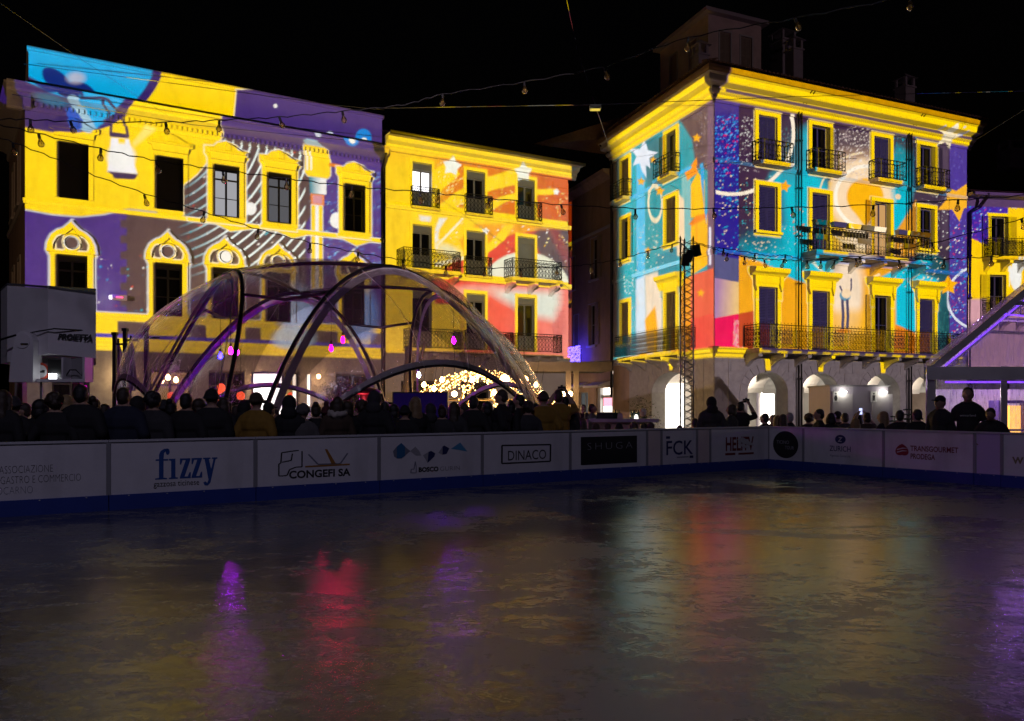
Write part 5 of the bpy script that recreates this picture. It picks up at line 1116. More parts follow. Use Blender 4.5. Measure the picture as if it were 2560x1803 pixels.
MB(TK).box(TX0 - .1, TX1 + .1, TY0 - .16, TY0 - .13, 2.24, 2.51).build('valance', VAL, tent); MB(TK).box(TX0 - .16, TX0 - .13, TY0 - .16, TY1, 2.24, 2.51).build('valance', VAL, tent)
MB(TK).add([(TX0 - .15, TY0 - .02, EV + .06), (rx, TY0 - .02, rz + .1), (rx, TY1, rz + .1), (TX0 - .15, TY1, EV + .06), (TX1 + .15, TY0 - .02, EV + .06), (TX1 + .15, TY1, EV + .06)], [(0, 1, 2, 3), (1, 4, 5, 2)]).build('film_roof', TENTF, tent)
MB(TK).add([(TX0, TY0 + .02, EV), (TX1, TY0 + .02, EV), (rx, TY0 + .02, rz - .1)], [(0, 1, 2)]).build('film_gable', TENTF, tent)
for k in range(5):
    x0, x1 = TX0 + .12 + k * 1.53, TX0 + 1.44 + k * 1.53; patch(lambda u, v, x0=x0, x1=x1: TK.w(x0 + (x1 - x0) * u, TY0 + .03 * math.sin(u * 40), FLO + .1 + (2.2 - FLO) * v), 30, 1).build('film_wall', TENTF, tent, True)
    MB(TK).box(x1 + .02, x1 + .16, TY0 - .05, TY0 + .05, FLO, EV).build('post', TALU, tent)
MB(TK).box(TX0, TX1, 20.4, 20.44, FLO, 2.1).build('curtain_wall', mat('white_tent_wall', (.6, .56, .6), .8, var=.06), tent)
LEDB = glow('violet_led', (.16, .04, 1), 3.2)
MB(TK).tube([(TX0 + .3, TY0 + .1, EV + .02), (rx - .1, TY0 + .1, rz - .34)], 0.016, 5).build('led_strip', LEDB, tent); MB(TK).tube([(TX0 + 1.4, TY0 + .12, EV + 1.12), (rx, TY0 + .12, EV + .92)], 0.016, 5).build('led_strip', LEDB, tent); MB(TK).tube([(TX0 + .3, TY0 + .2, 2.2), (TX1 - .3, TY0 + .2, 2.2)], .02, 5).build('led_strip', LEDB, tent)
lamp('tent_lamp', (12.0, 19.4, 2.9), 70, (.45, .16, 1), .05); lamp('tent_lamp', (10.9, 19.2, 2.0), 30, (1, .92, .95), .05); lamp('tent_lamp', (13.2, 19.4, 2.0), 30, (1, .82, .7), .05)
s_ = thing('display_cabinet', 'amber lit display cabinet inside the clear tent', 'cabinet', (11.85, 19.5, FLO)); MB().box(11.45, 12.25, 19.3, 19.7, FLO, .45).box(11.45, 11.51, 19.3, 19.7, .45, 1.75).box(12.19, 12.25, 19.3, 19.7, .45, 1.75).box(11.45, 12.25, 19.3, 19.7, 1.75, 1.82).box(11.51, 12.19, 19.3, 19.7, 1.1, 1.14).build('case', mat('violet_case', (.1, .04, .3), .5), s_); MB().box(11.53, 12.17, 19.62, 19.68, .5, 1.7).build('light_panel', glow('amber_panel', (1, .5, .1), 2.0), s_)

# ================================================================== projector housing on the left
PW = mat('white_housing', (.8, .78, .8), .55, var=.05, scale=3, bump=.05)
ph = thing('projector_housing', 'white projector housing with black lettering on a tall stand', 'projector', at(120, 1000, 13.6)); PY = 13.6
def q3(x, y, d=0): return at(x, y, PY + d)
b = MB(); top = [q3(2, 728, .65), q3(18, 714, .2), q3(120, 722, 0), q3(240, 738, .36), q3(240, 728, 1.2), q3(40, 716, 1.25)]; bot = [Vector((p.x, p.y, q3(0, 905).z)) for p in top]; bot[2].z = q3(0, 884).z; bot[3].z = q3(0, 893).z; nn = 6
b.add(top + bot, [tuple(range(nn)), tuple(range(2 * nn - 1, nn - 1, -1))] + [(i, (i + 1) % nn, nn + (i + 1) % nn, nn + i) for i in range(nn)]); b.build('hood', PW, ph)
b = MB(); b.add([p + Vector((0, 0, .01)) for p in top] + [p + Vector((0, 0, .045)) for p in top], [tuple(range(nn, 2 * nn))] + [(i, (i + 1) % nn, nn + (i + 1) % nn, nn + i) for i in range(nn)]); b.build('lid', mat('dark_lid', (.1, .1, .11), .6), ph)
FP = Fac((q3(120, 0).x, PY), (q3(240, 0).x, PY + .36)); FP.n = -FP.n if FP.n.y > 0 else FP.n
a = FP.px(144, 845); e = FP.px(230, 845); write(FP, ph, 'PROIETTA', a[0], a[1] - .02, .125, INK['black'], .006, .008, shear=.3, fit=e[0] - a[0]); write(FP, ph, '3DMAPPING', FP.px(212, 828)[0], FP.px(212, 838)[1] + .1, .035, INK['grey'], .006, 0, fit=.18) if False else None
ARM = Fac((q3(20, 0).x, PY - .1), (q3(82, 0).x, PY - .1)); MB(ARM).prism([ARM.px(22, 955), ARM.px(82, 955), ARM.px(84, 850), ARM.px(76, 832), ARM.px(60, 826), ARM.px(44, 832), ARM.px(36, 850), ARM.px(26, 905)], -.26, 0).build('side_arm', PW, ph)
c = ARM.px(57, 852); MB(ARM).prism([(c[0] + .125 * math.cos(k * math.pi / 12), c[1] + .125 * math.sin(k * math.pi / 12)) for k in range(24)], .001, .02).build('pivot_disc', PW, ph); MB(ARM).box(c[0] - .015, c[0] + .1, .02, .04, c[1] - .065, c[1] - .045).build('handle', IRON, ph)
P0 = q3(84, 955); P1 = q3(212, 955); z0, z1 = P0.z, q3(0, 893).z
MB().box(P0.x, P1.x, PY, PY + .28, z0, z0 + .05).build('shelf', PW, ph); MB().box(P0.x, P1.x, PY + .25, PY + .28, z0 + .05, z1).build('back_plate', mat('grey_plate', (.3, .29, .3), .6), ph); MB().box(P1.x - .04, P1.x, PY, PY + .25, z0 + .05, z1).build('side_plate', PW, ph); MB().box(P0.x + .46, P0.x + .49, PY, PY + .25, z0 + .05, z1).build('divider', PW, ph)
MB().box(P0.x + .18, P0.x + .43, PY + .1, PY + .24, z0 + .09, z0 + .38).build('projector', mat('black_case', (.02, .02, .02), .4), ph); p = q3(131, 941, .05); MB().box(p.x - .062, p.x + .062, p.y, p.y + .02, p.z - .045, p.z + .045).build('lamp_face', glow('white_led', (.9, .95, 1), 9), ph)
MB().tube([q3(165, 940, .1), q3(175, 925, .1), q3(190, 925, .1), q3(205, 940, .1), q3(214, 900, .1)], .012, 5).build('cable', IRON, ph); MB().tube([q3(0, 850, -.1), q3(40, 838, -.1)], .018, 5).build('cable', IRON, ph); MB().tube([q3(76, 832, -.05), q3(135, 822, -.05), q3(236, 828, .4)], .012, 5).build('cable', IRON, ph)
for x in (52, 195): p = q3(x, 955, .5); MB().box(p.x - .065, p.x + .065, p.y - .065, p.y + .065, FLO, p.z).build('leg', mat('housing_leg', (.3, .26, .22), .7), ph)
sg = thing('road_sign', 'round red-rimmed lorry ban sign behind the projector shelf', 'road sign', at(102, 1014, 13.75)); p = at(102, 929, 13.72); FSg = Fac((p.x, p.y), (p.x + 1, p.y))
cir = lambda r_: [(r_ * math.cos(k * math.pi / 14), p.z + r_ * math.sin(k * math.pi / 14)) for k in range(28)]
MB(FSg).prism(cir(.148), 0, .012).build('rim', mat('sign_red', (.5, .05, .02), .4), sg); MB(FSg).prism(cir(.11), .012, .016).build('face', mat('sign_white', (.7, .7, .68), .4), sg); MB(FSg).prism([(-.075, p.z - .022), (.075, p.z - .022), (.075, p.z + .022), (.03, p.z + .022), (.03, p.z + .008), (-.075, p.z + .015)], .016, .02).build('lorry_mark', INK['black'], sg); MB(FSg).tube([(0, -.02, FLO), (0, -.02, p.z + .14)], .022, 6).build('pole', SEAM, sg)
# small security lamp with red light on the facade
fl_ = thing('wall_floodlight', 'white wall floodlight with a red stripe on the left palazzo', 'floodlight', FL.w(2.7, .3, 5.7)); p = FL.px(290, 747); MB(FL).box(p[0] - .2, p[0] + .35, .3, .55, p[1] - .1, p[1] + .1).build('body', PW, fl_); MB(FL).box(p[0] - .05, p[0] + .2, .552, .56, p[1] - .02, p[1] + .03).build('stripe', glow('red_led', (1, .05, .15), 4, False), fl_); MB(FL).box(p[0] - .28, p[0] - .2, .35, .5, p[1] - .06, p[1] + .06).build('lens', glow('white_spot', (1, .95, 1), 8, False), fl_); MB(FL).box(p[0] + .05, p[0] + .1, 0, .3, p[1] - .05, p[1]).build('arm', IRON, fl_)

# ================================================================== truss mast
TY, TXc = 17.8, at(1717, 0, 17.8).x; ht = at(0, 598, 17.8).z
tr = thing('truss_mast', 'slim aluminium truss mast carrying black stage lamps', 'truss', (TXc, TY, FLO)); ALU = mat('aluminium_truss', (.45, .45, .46), .35, metal=.9)
ch = [Vector((TXc - .14, TY, 0)), Vector((TXc + .14, TY, 0)), Vector((TXc, TY + .24, 0))]
for c in ch: MB().tube([c + Vector((0, 0, FLO)), c + Vector((0, 0, ht))], .018, 8).build('chord', ALU, tr, True); MB().lathe([(.022, 0), (.022, .022), (.005, .07)], 8, c + Vector((0, 0, ht))).build('spigot', ALU, tr)
b = MB(); m_ = 34
for i in range(m_):
    z_0, z_1 = FLO + (ht - FLO) * i / m_, FLO + (ht - FLO) * (i + 1) / m_
    for a, e in ((0, 1), (1, 2), (2, 0)):
        p, q = (a, e) if i % 2 == 0 else (e, a); b.tube([ch[p] + Vector((0, 0, z_0)), ch[q] + Vector((0, 0, z_1))], .008, 4); b.tube([ch[q] + Vector((0, 0, z_0)), ch[p] + Vector((0, 0, z_1))], .008, 4) if (a, e) == (0, 1) else None
b.build('lacing', ALU, tr)
for dx, dz, rt in ((.015, -.37, .3), (.16, -.26, -.25), (-.06, -.46, .1)):
    c = Vector((TXc + dx, TY - .12, ht + dz)); b = MB(); b.v = [c + Euler((.3, rt, 0)).to_matrix() @ (Vector(v) * .74) for v in [(-.11, -.16, -.17), (.11, -.16, -.17), (.11, .14, -.15), (-.11, .14, -.15), (-.11, -.16, .17), (.11, -.16, .17), (.09, .14, .13), (-.09, .14, .13)]]; b.f = [(0, 3, 2, 1), (4, 5, 6, 7), (0, 1, 5, 4), (1, 2, 6, 5), (2, 3, 7, 6), (3, 0, 4, 7)]; b.mi = [0] * 6
    o = b.build('stage_lamp', mat('black_case', (.02, .02, .02), .4), tr); MB().tube([c + Vector((-.1, 0, 0)), c + Vector((-.1, .09, .16)), c + Vector((.1, .09, .16)), c + Vector((.1, 0, 0))], .009, 4).build('yoke', IRON, o)
MB().tube([ch[0] + Vector((0, -.05, ht - .1)), ch[1] + Vector((.05, -.1, ht - .4)), ch[1] + Vector((.12, 0, ht - .15))], .014, 5).build('cable', IRON, tr)

# ================================================================== closed parasols, hut, bar, heater, screen
CANV = mat('grey_canvas', (.3, .28, .29), .9, var=.1, bump=.2)
for k, (x, zt_) in enumerate(((296, 858), (327, 848))):
    p = at(x, 1000, 21.8 + k * .3); zt = at(x, zt_, 21.8).z; t = thing('closed_parasol', ['closed grey parasol left of its pair beside the dome', 'closed grey parasol nearer the dome of the pair'][k], 'parasol', (p.x, p.y, FLO), 'closed parasols')
    MB().tube([(p.x, p.y, FLO), (p.x, p.y, zt + .12)], .026, 7).build('pole', IRON, t, True)
    b = MB(); pr = [(.022, zt), (.075, zt - .22), (.11, zt - .74), (.15, zt - 1.26), (.1, zt - 1.37)]; n8 = 16
    b.add([(p.x + r_ * (1 + .18 * (-1) ** j) * math.cos(2 * math.pi * j / n8), p.y + r_ * (1 + .18 * (-1) ** j) * math.sin(2 * math.pi * j / n8), z) for r_, z in pr for j in range(n8)], [(i * n8 + j, i * n8 + (j + 1) % n8, (i + 1) * n8 + (j + 1) % n8, (i + 1) * n8 + j) for i in range(4) for j in range(n8)]); b.build('canopy', CANV, t)
for k, (x, y0) in enumerate(((287, 838), (313, 828), (366, 822))):
    p = at(x, 1000, 21.2); zt = at(x, y0, 21.2).z; t = thing('mast_post', ['black square post left of the closed parasols', 'black square post between the closed parasols', 'black square post against the left flank of the dome'][k], 'post', (p.x, p.y, FLO), 'black posts by the parasols'); MB().box(p.x - .045, p.x + .045, p.y - .045, p.y + .045, FLO, zt).build('shaft', IRON, t); MB().box(p.x - .065, p.x + .065, p.y - .065, p.y + .065, zt, zt + .075).build('head', IRON, t); MB().box(p.x, p.x + .33, p.y - .022, p.y + .022, zt - .26, zt - .21).build('arm', IRON, t)
HW = mat('dark_hut_timber', (.06, .045, .035), .8, var=.25, scale=5, bump=.3)
hut = thing('timber_canopy', 'flat dark timber canopy roof beside the dome', 'canopy', (at(1440, 0, 31).x, 31, GZ)); a, e = at(1372, 0, 31).x, at(1522, 0, 31).x; zt, zb = at(0, 908, 31).z, at(0, 927, 31).z
MB().box(a - 1.6, e, 30.4, 33.5, zb, zt).build('roof_slab', HW, hut); MB().box(a - 1.6, e + .05, 30.36, 30.4, zb - .05, zt + .02).build('fascia', HW, hut)
for x in (1421, 1440): q = at(x, 0, 30.7).x; MB().box(q - .1, q + .1, 30.6, 30.8, GZ, zb).build('post', HW, hut)
wl = thing('twin_globe_lamp', 'pair of warm glowing lamps on the canopy post', 'lamp', at(1414, 985, 30.4))
for x in (1408, 1426): MB().lathe([(.01, -.1), (.07, -.06), (.085, 0), (.07, .06), (.01, .1)], 10, at(x, 985, 30.4)).build('globe', glow('warm_globe', (1, .62, .22), 45), wl, True)
MB().tube([at(1402, 994, 30.42), at(1432, 994, 30.42)], .02, 5).build('bracket', IRON, wl); lamp('lamp_light', at(1417, 985, 30.1), 80, (1, .6, .25), .1); lamp('lane_lamp', FLANE.w(7.5, 2.0, 2.4), 45, (1, .66, .36), .15)
bar = thing('bar_counter', 'pale bar counter with bottles and boxes in front of the lane', 'bar', at(1555, 1070, 22)); a, e = at(1472, 0, 22).x, at(1644, 0, 22).x; zt = at(0, 1047, 22).z
MB().box(a, e, 21.8, 22.4, zt - .09, zt).build('top', mat('bar_top', (.4, .36, .4), .5), bar); MB().box(a + .1, e - .2, 21.95, 22.35, MID, zt - .09).build('front', mat('bar_front', (.35, .28, .22), .7, var=.1), bar); q = at(1467, 0, 21.7).x; MB().box(q - .045, q + .04, 21.7, 22.3, MID, zt - .02).build('end_panel', mat('pale_wood', (.55, .42, .3), .6), bar)
for k, (x0, x1, y0, m_, lb, ct) in enumerate([(1490, 1532, 1031, mat('black_case', (.02, .02, .02), .4), 'black amplifier box on the bar counter', 'box'), (1543, 1556, 1033, mat('pale_box', (.5, .48, .46), .6), 'pale carton on the bar counter', 'box'), (1586, 1594, 1037, glow('white_cup_lamp', (1, .95, .85), 3), 'glowing white table lamp at right of the bar', 'lamp'), (1460, 1471, 1032, mat('black_case', (.02, .02, .02), .4), 'small black speaker at left end of the bar', 'speaker')]):
    p, q = at(x0, y0, 22.1), at(x1, 1047, 22.1); b = MB(); b.add([(p.x, 21.97, zt), (q.x, 21.97, zt), (q.x, 22.24, zt), (p.x, 22.24, zt), (p.x + .02, 21.985, p.z), (q.x - .02, 21.985, p.z), (q.x - .02, 22.225, p.z), (p.x + .02, 22.225, p.z)], [(0, 3, 2, 1), (4, 5, 6, 7), (0, 1, 5, 4), (1, 2, 6, 5), (2, 3, 7, 6), (3, 0, 4, 7)]); tag(b.build(['crate', 'carton', 'table_lamp', 'speaker'][k], m_), lb, ct)
btl = [(.03, 0), (.032, .02), (.032, .15), (.012, .19), (.012, .24)]; BM = MB().lathe(btl, 8).mesh('bottle', mat('green_bottle', (.03, .05, .03), .15), smooth=True)
for k in range(9): p = at(1534 + k * 4.5 + (26 if k > 3 else 0), 1047, 22.15); o = place('bottle', BM, None, (p.x, p.y, zt)); tag(o, 'dark glass bottle standing on the bar counter', 'bottle', 'bottles on the bar counter')
sb = thing('menu_board', 'glowing pink and white menu board behind the bar', 'sign', at(1518, 1030, 32)); p, q = at(1509, 995, 32), at(1530, 1030, 32); MB().box(p.x - .03, q.x + .03, 32.02, 32.1, GZ, p.z + .03).build('stand', GREYFR, sb); MB().box(p.x, q.x, 32, 32.02, (p.z + q.z) / 2 - .05, p.z).build('panel', glow('pink_panel', (1, .3, .4), 2.2), sb); MB().box(p.x, q.x, 32, 32.02, q.z, (p.z + q.z) / 2 - .05).build('panel', glow('white_panel', (1, .95, .9), 3), sb)
scn = thing('screen', 'dark flat screen standing behind the crowd', 'screen', at(1050, 1045, 14.6)); p, q = at(981, 980, 14.6), at(1120, 1046, 14.6); MB().box(p.x, q.x, 14.6, 14.65, q.z, p.z).build('casing', mat('black_case', (.02, .02, .02), .4), scn); MB().box(p.x + .02, q.x - .02, 14.59, 14.6, q.z + .02, p.z - .02).build('display', mat('dark_display', (.006, .006, .012), .12, emit=(.03, .01, .2), estr=.12), scn); MB().box((p.x + q.x) / 2 - .05, (p.x + q.x) / 2 + .05, 14.65, 14.71, FLO, q.z + .2).build('stand', IRON, scn)
hp = at(911, 985, 16.3); ph2 = thing('patio_heater', 'patio heater with a wide red lit mushroom top', 'heater', (hp.x, hp.y, FLO)); RED_M = mat('red_lit_hood', (.25, .03, .05), .4)  # red light on the mushroom top is put into the hood colour
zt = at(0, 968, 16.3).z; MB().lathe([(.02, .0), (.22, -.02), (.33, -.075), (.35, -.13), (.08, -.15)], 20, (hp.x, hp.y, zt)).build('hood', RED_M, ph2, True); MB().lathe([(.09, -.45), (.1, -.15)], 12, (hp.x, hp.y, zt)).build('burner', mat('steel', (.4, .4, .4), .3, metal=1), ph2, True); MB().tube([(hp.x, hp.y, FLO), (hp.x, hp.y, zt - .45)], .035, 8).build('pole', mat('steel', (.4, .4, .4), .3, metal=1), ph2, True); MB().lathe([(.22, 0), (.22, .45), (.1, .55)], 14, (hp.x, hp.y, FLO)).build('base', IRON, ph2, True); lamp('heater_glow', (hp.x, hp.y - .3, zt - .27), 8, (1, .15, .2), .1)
# small fairy-lit igloo behind the dome
ig = at(1200, 1000, 29.5); IGR = 3.4; igl = thing('fairy_light_igloo', 'small igloo frame wrapped in golden fairy lights behind the dome', 'igloo', (ig.x, ig.y, GZ)); FA = glow('fairy_gold', (1, .55, .14), 26, False); b2 = MB(); b = MB()
for k in range(7):
    an = math.pi * k / 7
    pts = [Vector((ig.x + IGR * math.cos(t_) * math.cos(an), ig.y + IGR * math.cos(t_) * math.sin(an), GZ + 3.15 * math.sin(t_))) for t_ in [math.pi * j / 24 for j in range(25)]]; b.tube(pts, .03, 5)
    for j in range(230):
        t_ = math.pi * random.random(); q = Vector((ig.x + IGR * math.cos(t_) * math.cos(an), ig.y + IGR * math.cos(t_) * math.sin(an), GZ + 3.15 * math.sin(t_))) + Vector([random.gauss(0, .06) for _ in range(3)]); s_ = .021; b2.add([q + Vector((s_, 0, 0)), q + Vector((-s_, 0, 0)), q + Vector((0, s_, 0)), q + Vector((0, -s_, 0)), q + Vector((0, 0, s_)), q + Vector((0, 0, -s_))], [(0, 2, 4), (2, 1, 4), (1, 3, 4), (3, 0, 4), (2, 0, 5), (1, 2, 5), (3, 1, 5), (0, 3, 5)])
for z_ in (1.1, 1.9): r_ = IGR * math.sqrt(max(0, 1 - ((z_ - GZ) / 3.15) ** 2)); b.tube([(ig.x + r_ * math.cos(a), ig.y + r_ * math.sin(a), z_) for a in [2 * math.pi * j / 30 for j in range(30)]], .025, 5, True)
b.build('rib', mat('gold_rib', (.25, .17, .06), .5), igl); tag(b2.build('light_points', FA, igl), kind='stuff'); lamp('igloo_glow', (ig.x, ig.y - .5, 1.6), 750, (1, .6, .22), .4); lamp('igloo_glow', (ig.x + 2.6, ig.y - 2, 2.2), 130, (1, .7, .35), .2)
for k, (x, y, s_) in enumerate(((1262, 948, .17), (1270, 965, .14), (1136, 985, .1), (1310, 950, .15))):
    p = at(x, y, 27.5); t = thing('globe_lamp', ['large warm globe lamp above the igloo', 'warm globe lamp just below the largest one', 'small warm globe lamp left of the igloo', 'warm globe lamp right of the igloo'][k], 'lamp', p, 'globe lamps by the igloo'); MB().lathe([(.01, -s_), (s_ * .8, -s_ * .6), (s_, 0), (s_ * .8, s_ * .6), (.01, s_)], 12, p).build('globe', glow('warm_globe', (1, .62, .22), 45), t, True); MB().tube([p + Vector((0, 0, s_ * .9)), p + Vector((0, 0, 1.5))], .012, 4).build('cable', IRON, t)
# bright white doorway panel seen through the dome
wp = thing('light_panel', 'bright white lit panel standing inside the dome', 'panel', at(665, 1000, 23)); p, q = at(634, 935, 23), at(705, 1020, 23); MB().box(p.x, q.x, 23, 23.04, MID, p.z).build('diffuser', glow('white_diffuser', (1, .96, .9), 4), wp); MB().box(p.x - .06, p.x, 22.97, 23.06, MID, p.z + .06).box(q.x, q.x + .06, 22.97, 23.06, MID, p.z + .06).box(p.x, q.x, 22.97, 23.06, p.z, p.z + .06).build('frame', GREYFR, wp)
for x in (771, 735): 
    p, q = at(x - 3, 936, 23.6), at(x + 3, 1015, 23.6); t = thing('tube_lamp', 'upright white tube lamp ' + ('right' if x == 771 else 'left') + ' of its pair inside the dome', 'lamp', at(x, 1010, 23.6), 'tube lamps inside the dome'); MB().box(p.x, q.x, 23.6, 23.64, q.z, p.z).build('tube', glow('warm_tube', (1, .86, .65), 3), t); MB().box(p.x - .03, q.x + .03, 23.64, 23.68, MID, p.z).build('backing', GREYFR, t)
for k, (x, y) in enumerate(((553, 970), (548, 990), (602, 990), (428, 990), (727, 991))):
    p = at(x, y, 22.5 if k < 3 else 25); t = thing('paper_lantern', ['upper red lantern behind the left leg of the dome', 'lower red lantern behind the left leg of the dome', 'red orange lantern beside the lifted phone', 'red heart lantern in the small door arch', 'small red lantern by the tube lamps'][k], 'lantern', p, 'red lanterns'); MB().lathe([(.04, -.12), (.1, -.07), (.115, 0), (.1, .07), (.04, .12)], 12, p).build('shade', glow('red_lantern', (1, .1, .03), 2.2), t, True); MB().tube([p + Vector((0, 0, .12)), p + Vector((0, 0, 1.3))], .008, 4).build('cord', IRON, t)
# warm lamps strung low behind the dome
for k, (x, y, Y) in enumerate(((404, 952, 25), (420, 944, 25), (440, 950, 25), (1060, 962, 27), (1085, 972, 27.5), (1340, 962, 27), (1352, 985, 27), (1180, 950, 26.5), (1105, 950, 26.8), (1235, 982, 27))):
    p = at(x, y, Y); t = thing('party_bulb', 'warm party bulb ' + ['left of three in the small door arch', 'highest of three in the small door arch', 'right of three in the small door arch', 'beside the plane tree trunk', 'low left of the igloo', 'high by the right dome leg', 'low by the right dome leg', 'above the middle of the igloo', 'just right of the plane tree trunk', 'inside the igloo frame'][k], 'light bulb', p, 'warm bulbs strung behind the dome')
    MB().lathe([(.01, -.09), (.06, -.06), (.075, 0), (.05, .06), (.02, .1)], 10, p).build('bulb', glow('warm_globe', (1, .62, .22), 45), t, True); MB().lathe([(.022, .1), (.022, .16)], 8, p).build('socket', IRON, t); MB().tube([p + Vector((0, 0, .16)), p + Vector((.1, 0, .8))], .008, 4).build('cable', IRON, t)
# toilets container
WC = thing('toilet_cabin', 'pale toilet cabin with two doors and wall lamps before the arcade', 'cabin', at(2140, 1060, 28)); a, e = at(2075, 0, 28).x, at(2221, 0, 28).x; zt = at(0, 967, 28).z; WCM = mat('pale_violet_cabin', (.42, .39, .46), .6, var=.04)
MB().box(a, e, 28.0, 30.0, GZ, zt).build('body', WCM, WC); MB().box(a - .04, e + .04, 27.95, 30.05, zt, zt + .06).build('roof', GREYFR, WC)
for k, (x, xs) in enumerate(((2106, 2088), (2206, 2183))):
    lx = at(x, 0, 28).x; p = at(x, 980, 28); MB().box(lx - .36, lx + .34, 27.97, 28.0, GZ + .1, zt - .25).build('door', mat('cabin_door', (.5, .48, .5), .5), WC); MB().lathe([(.05, -.06), (.09, -.04), (.1, .02)], 10, (lx, 27.88, p.z)).build('wall_lamp', glow('wc_lamp', (1, .95, .8), 16), WC); sx = at(xs, 0, 28).x; z = at(0, 992, 28).z; MB().box(sx - .1, sx + .1, 27.95, 27.968, z - .18, z + .18).build('sign', mat('sign_white', (.7, .7, .68), .4), WC)
    FW_ = Fac((sx, 27.95), (sx + 1, 27.95)); body = [(-.035, z - .14), (.035, z - .14), (.045, z + .05), (-.045, z + .05)] if k else [(-.03, z - .14), (.03, z - .14), (.06, z - .05), (.03, z + .05), (-.03, z + .05), (-.06, z - .05)]
    MB(FW_).prism(body, 0, .004).prism([(.03 * math.cos(j), z + .1 + .03 * math.sin(j)) for j in [i * math.pi / 5 for i in range(10)]], 0, .004).build('pictogram', INK['black'], WC); lamp('cabin_lamp_light', (lx, 27.7, p.z - .05), 2.2, (1, .93, .8), .06)
# ================================================================== trees and plants
BARK = mat('grey_bark', (.12, .09, .07), .9, var=.3, scale=8, bump=.5, bscale=20); LEAF = mat('olive_leaf', (.07, .085, .03), .6, var=.4, scale=3); NEED = mat('fir_needle', (.03, .06, .03), .7, var=.3, scale=4)
def leaf_cloud(b, pts, n, size):
    for _ in range(n):
        c = random.choice(pts) + Vector([random.gauss(0, 1) for _ in range(3)]) * size * 5; d = Vector([random.gauss(0, 1) for _ in range(3)]).normalized(); e = d.cross(Vector([random.gauss(0, 1) for _ in range(3)])).normalized(); L, w_ = size * random.uniform(1.4, 2.6), size * random.uniform(.3, .55)
        b.add([c, c + d * L * .5 + e * w_, c + d * L, c + d * L * .5 - e * w_], [(0, 1, 2, 3)])
def branchy(p, h, r_, seed, depth=3, spread=.5):
    rs = random.Random(seed); b = MB(); tips = []
    def go(q, d, L, r0, k):
        pts = [q]; rr = [r0]; dd = d.copy()
        for i in range(4):
            dd = (dd + Vector([rs.gauss(0, .16) for _ in range(3)])).normalized(); pts.append(pts[-1] + dd * L / 4); rr.append(r0 * (1 - .14 * (i + 1)))
        b.tube(pts, rr, 6)
        if k == 0: tips.extend(pts[2:]); return
        for j in range(rs.choice((2, 3))): go(pts[rs.choice((2, 3, 4))], (dd + Vector([rs.gauss(0, spread), rs.gauss(0, spread), rs.uniform(0, .4)])).normalized(), L * rs.uniform(.55, .75), rr[-1] * .75, k - 1)
    go(Vector(p), Vector((0, 0, 1)), h * .42, r_, depth); return b, tips
def tree(label, p, h, r_, seed, leaves, size, cat='tree', m=LEAF, name='tree'):
    b, tips = branchy(p, h, r_, seed); t = thing(name, label, cat, p); b.build('trunk', BARK, t, True)
    if leaves: c = MB(); leaf_cloud(c, tips, leaves, size); c.build('crown', m, t)
    return t
def gp(x, Y, z=GZ): q = at(x, 1014, Y); return Vector((q.x, q.y, z))
tree('bare twisted tree beside the canopy post', gp(1452, 29.5), 2.7, .055, 3, 0, .03); tree('small thin olive tree at right end of the bar', gp(1592, 25.5, MID), 2.1, .035, 8, 900, .03)
for k, (x, Y, s) in enumerate(((812, 21, 21), (846, 21.8, 22), (878, 21.2, 23), (790, 22, 24))): tree(['bushy olive tree left of three inside the dome', 'bushy olive tree in the middle of the dome', 'bushy olive tree next to the heater hood', 'low olive bush by the upright tube lamps'][k], gp(x, Y, FLO), 2.6, .05, s, 2600, .022)
t = thing('plane_tree', 'thick pale plane tree trunk behind the dome', 'tree', gp(1012, 33)); q = gp(1012, 33); MB().tube([q, q + Vector((.05, 0, 1.5)), q + Vector((.12, 0, 2.6)), q + Vector((.2, .1, 3.6)), q + Vector((.1, .1, 4.4))], [.3, .24, .22, .24, .12], 12).build('trunk', BARK, t, True)
MB().tube([q + Vector((.12, 0, 2.8)), q + Vector((.6, .1, 3.7)), q + Vector((.8, .1, 4.6))], [.14, .1, .05], 8).build('branch', BARK, t, True)
def fir(label, p, h, r_, group):
    t = thing('fir_tree', label, 'fir tree', p, group); MB().tube([p, p + Vector((0, 0, h))], [.04, .008], 6).build('trunk', BARK, t); b = MB(); z = .15 * h
    while z < h:
        rr = r_ * (1 - z / h) + .03
        for j in range(9):
            a = random.uniform(0, 6.28); d = Vector((math.cos(a), math.sin(a), -.12)); q = p + Vector((0, 0, z)); b.tube([q, q + d * rr], [.008, .003], 3)
            for i in range(16):
                s_ = q + d * rr * (i + 1) / 17
                for e in (-1, 1): v = (d.cross(Vector((0, 0, 1))) * e + d * .6 + Vector((0, 0, random.uniform(-.1, .3)))).normalized() * .07; b.add([s_, s_ + v * .5 + Vector((0, 0, .012)), s_ + v, s_ + v * .5 - Vector((0, 0, .012))], [(0, 1, 2, 3)])
        z += h * .07
    b.build('crown', NEED, t); return t
for k, (x, Y, h) in enumerate(((2236, 18, 1.35), (2268, 18.8, 1.5), (2298, 18, 1.3))): fir(['small fir tree just right of the toilet cabin', 'small fir tree in the middle of three by the tent', 'small fir tree against the tent post'][k], gp(x, Y, FLO), h, .42, 'small fir trees')
fir('small fir tree under the projector housing', gp(80, 15.4, FLO), 1.55, .36, None)

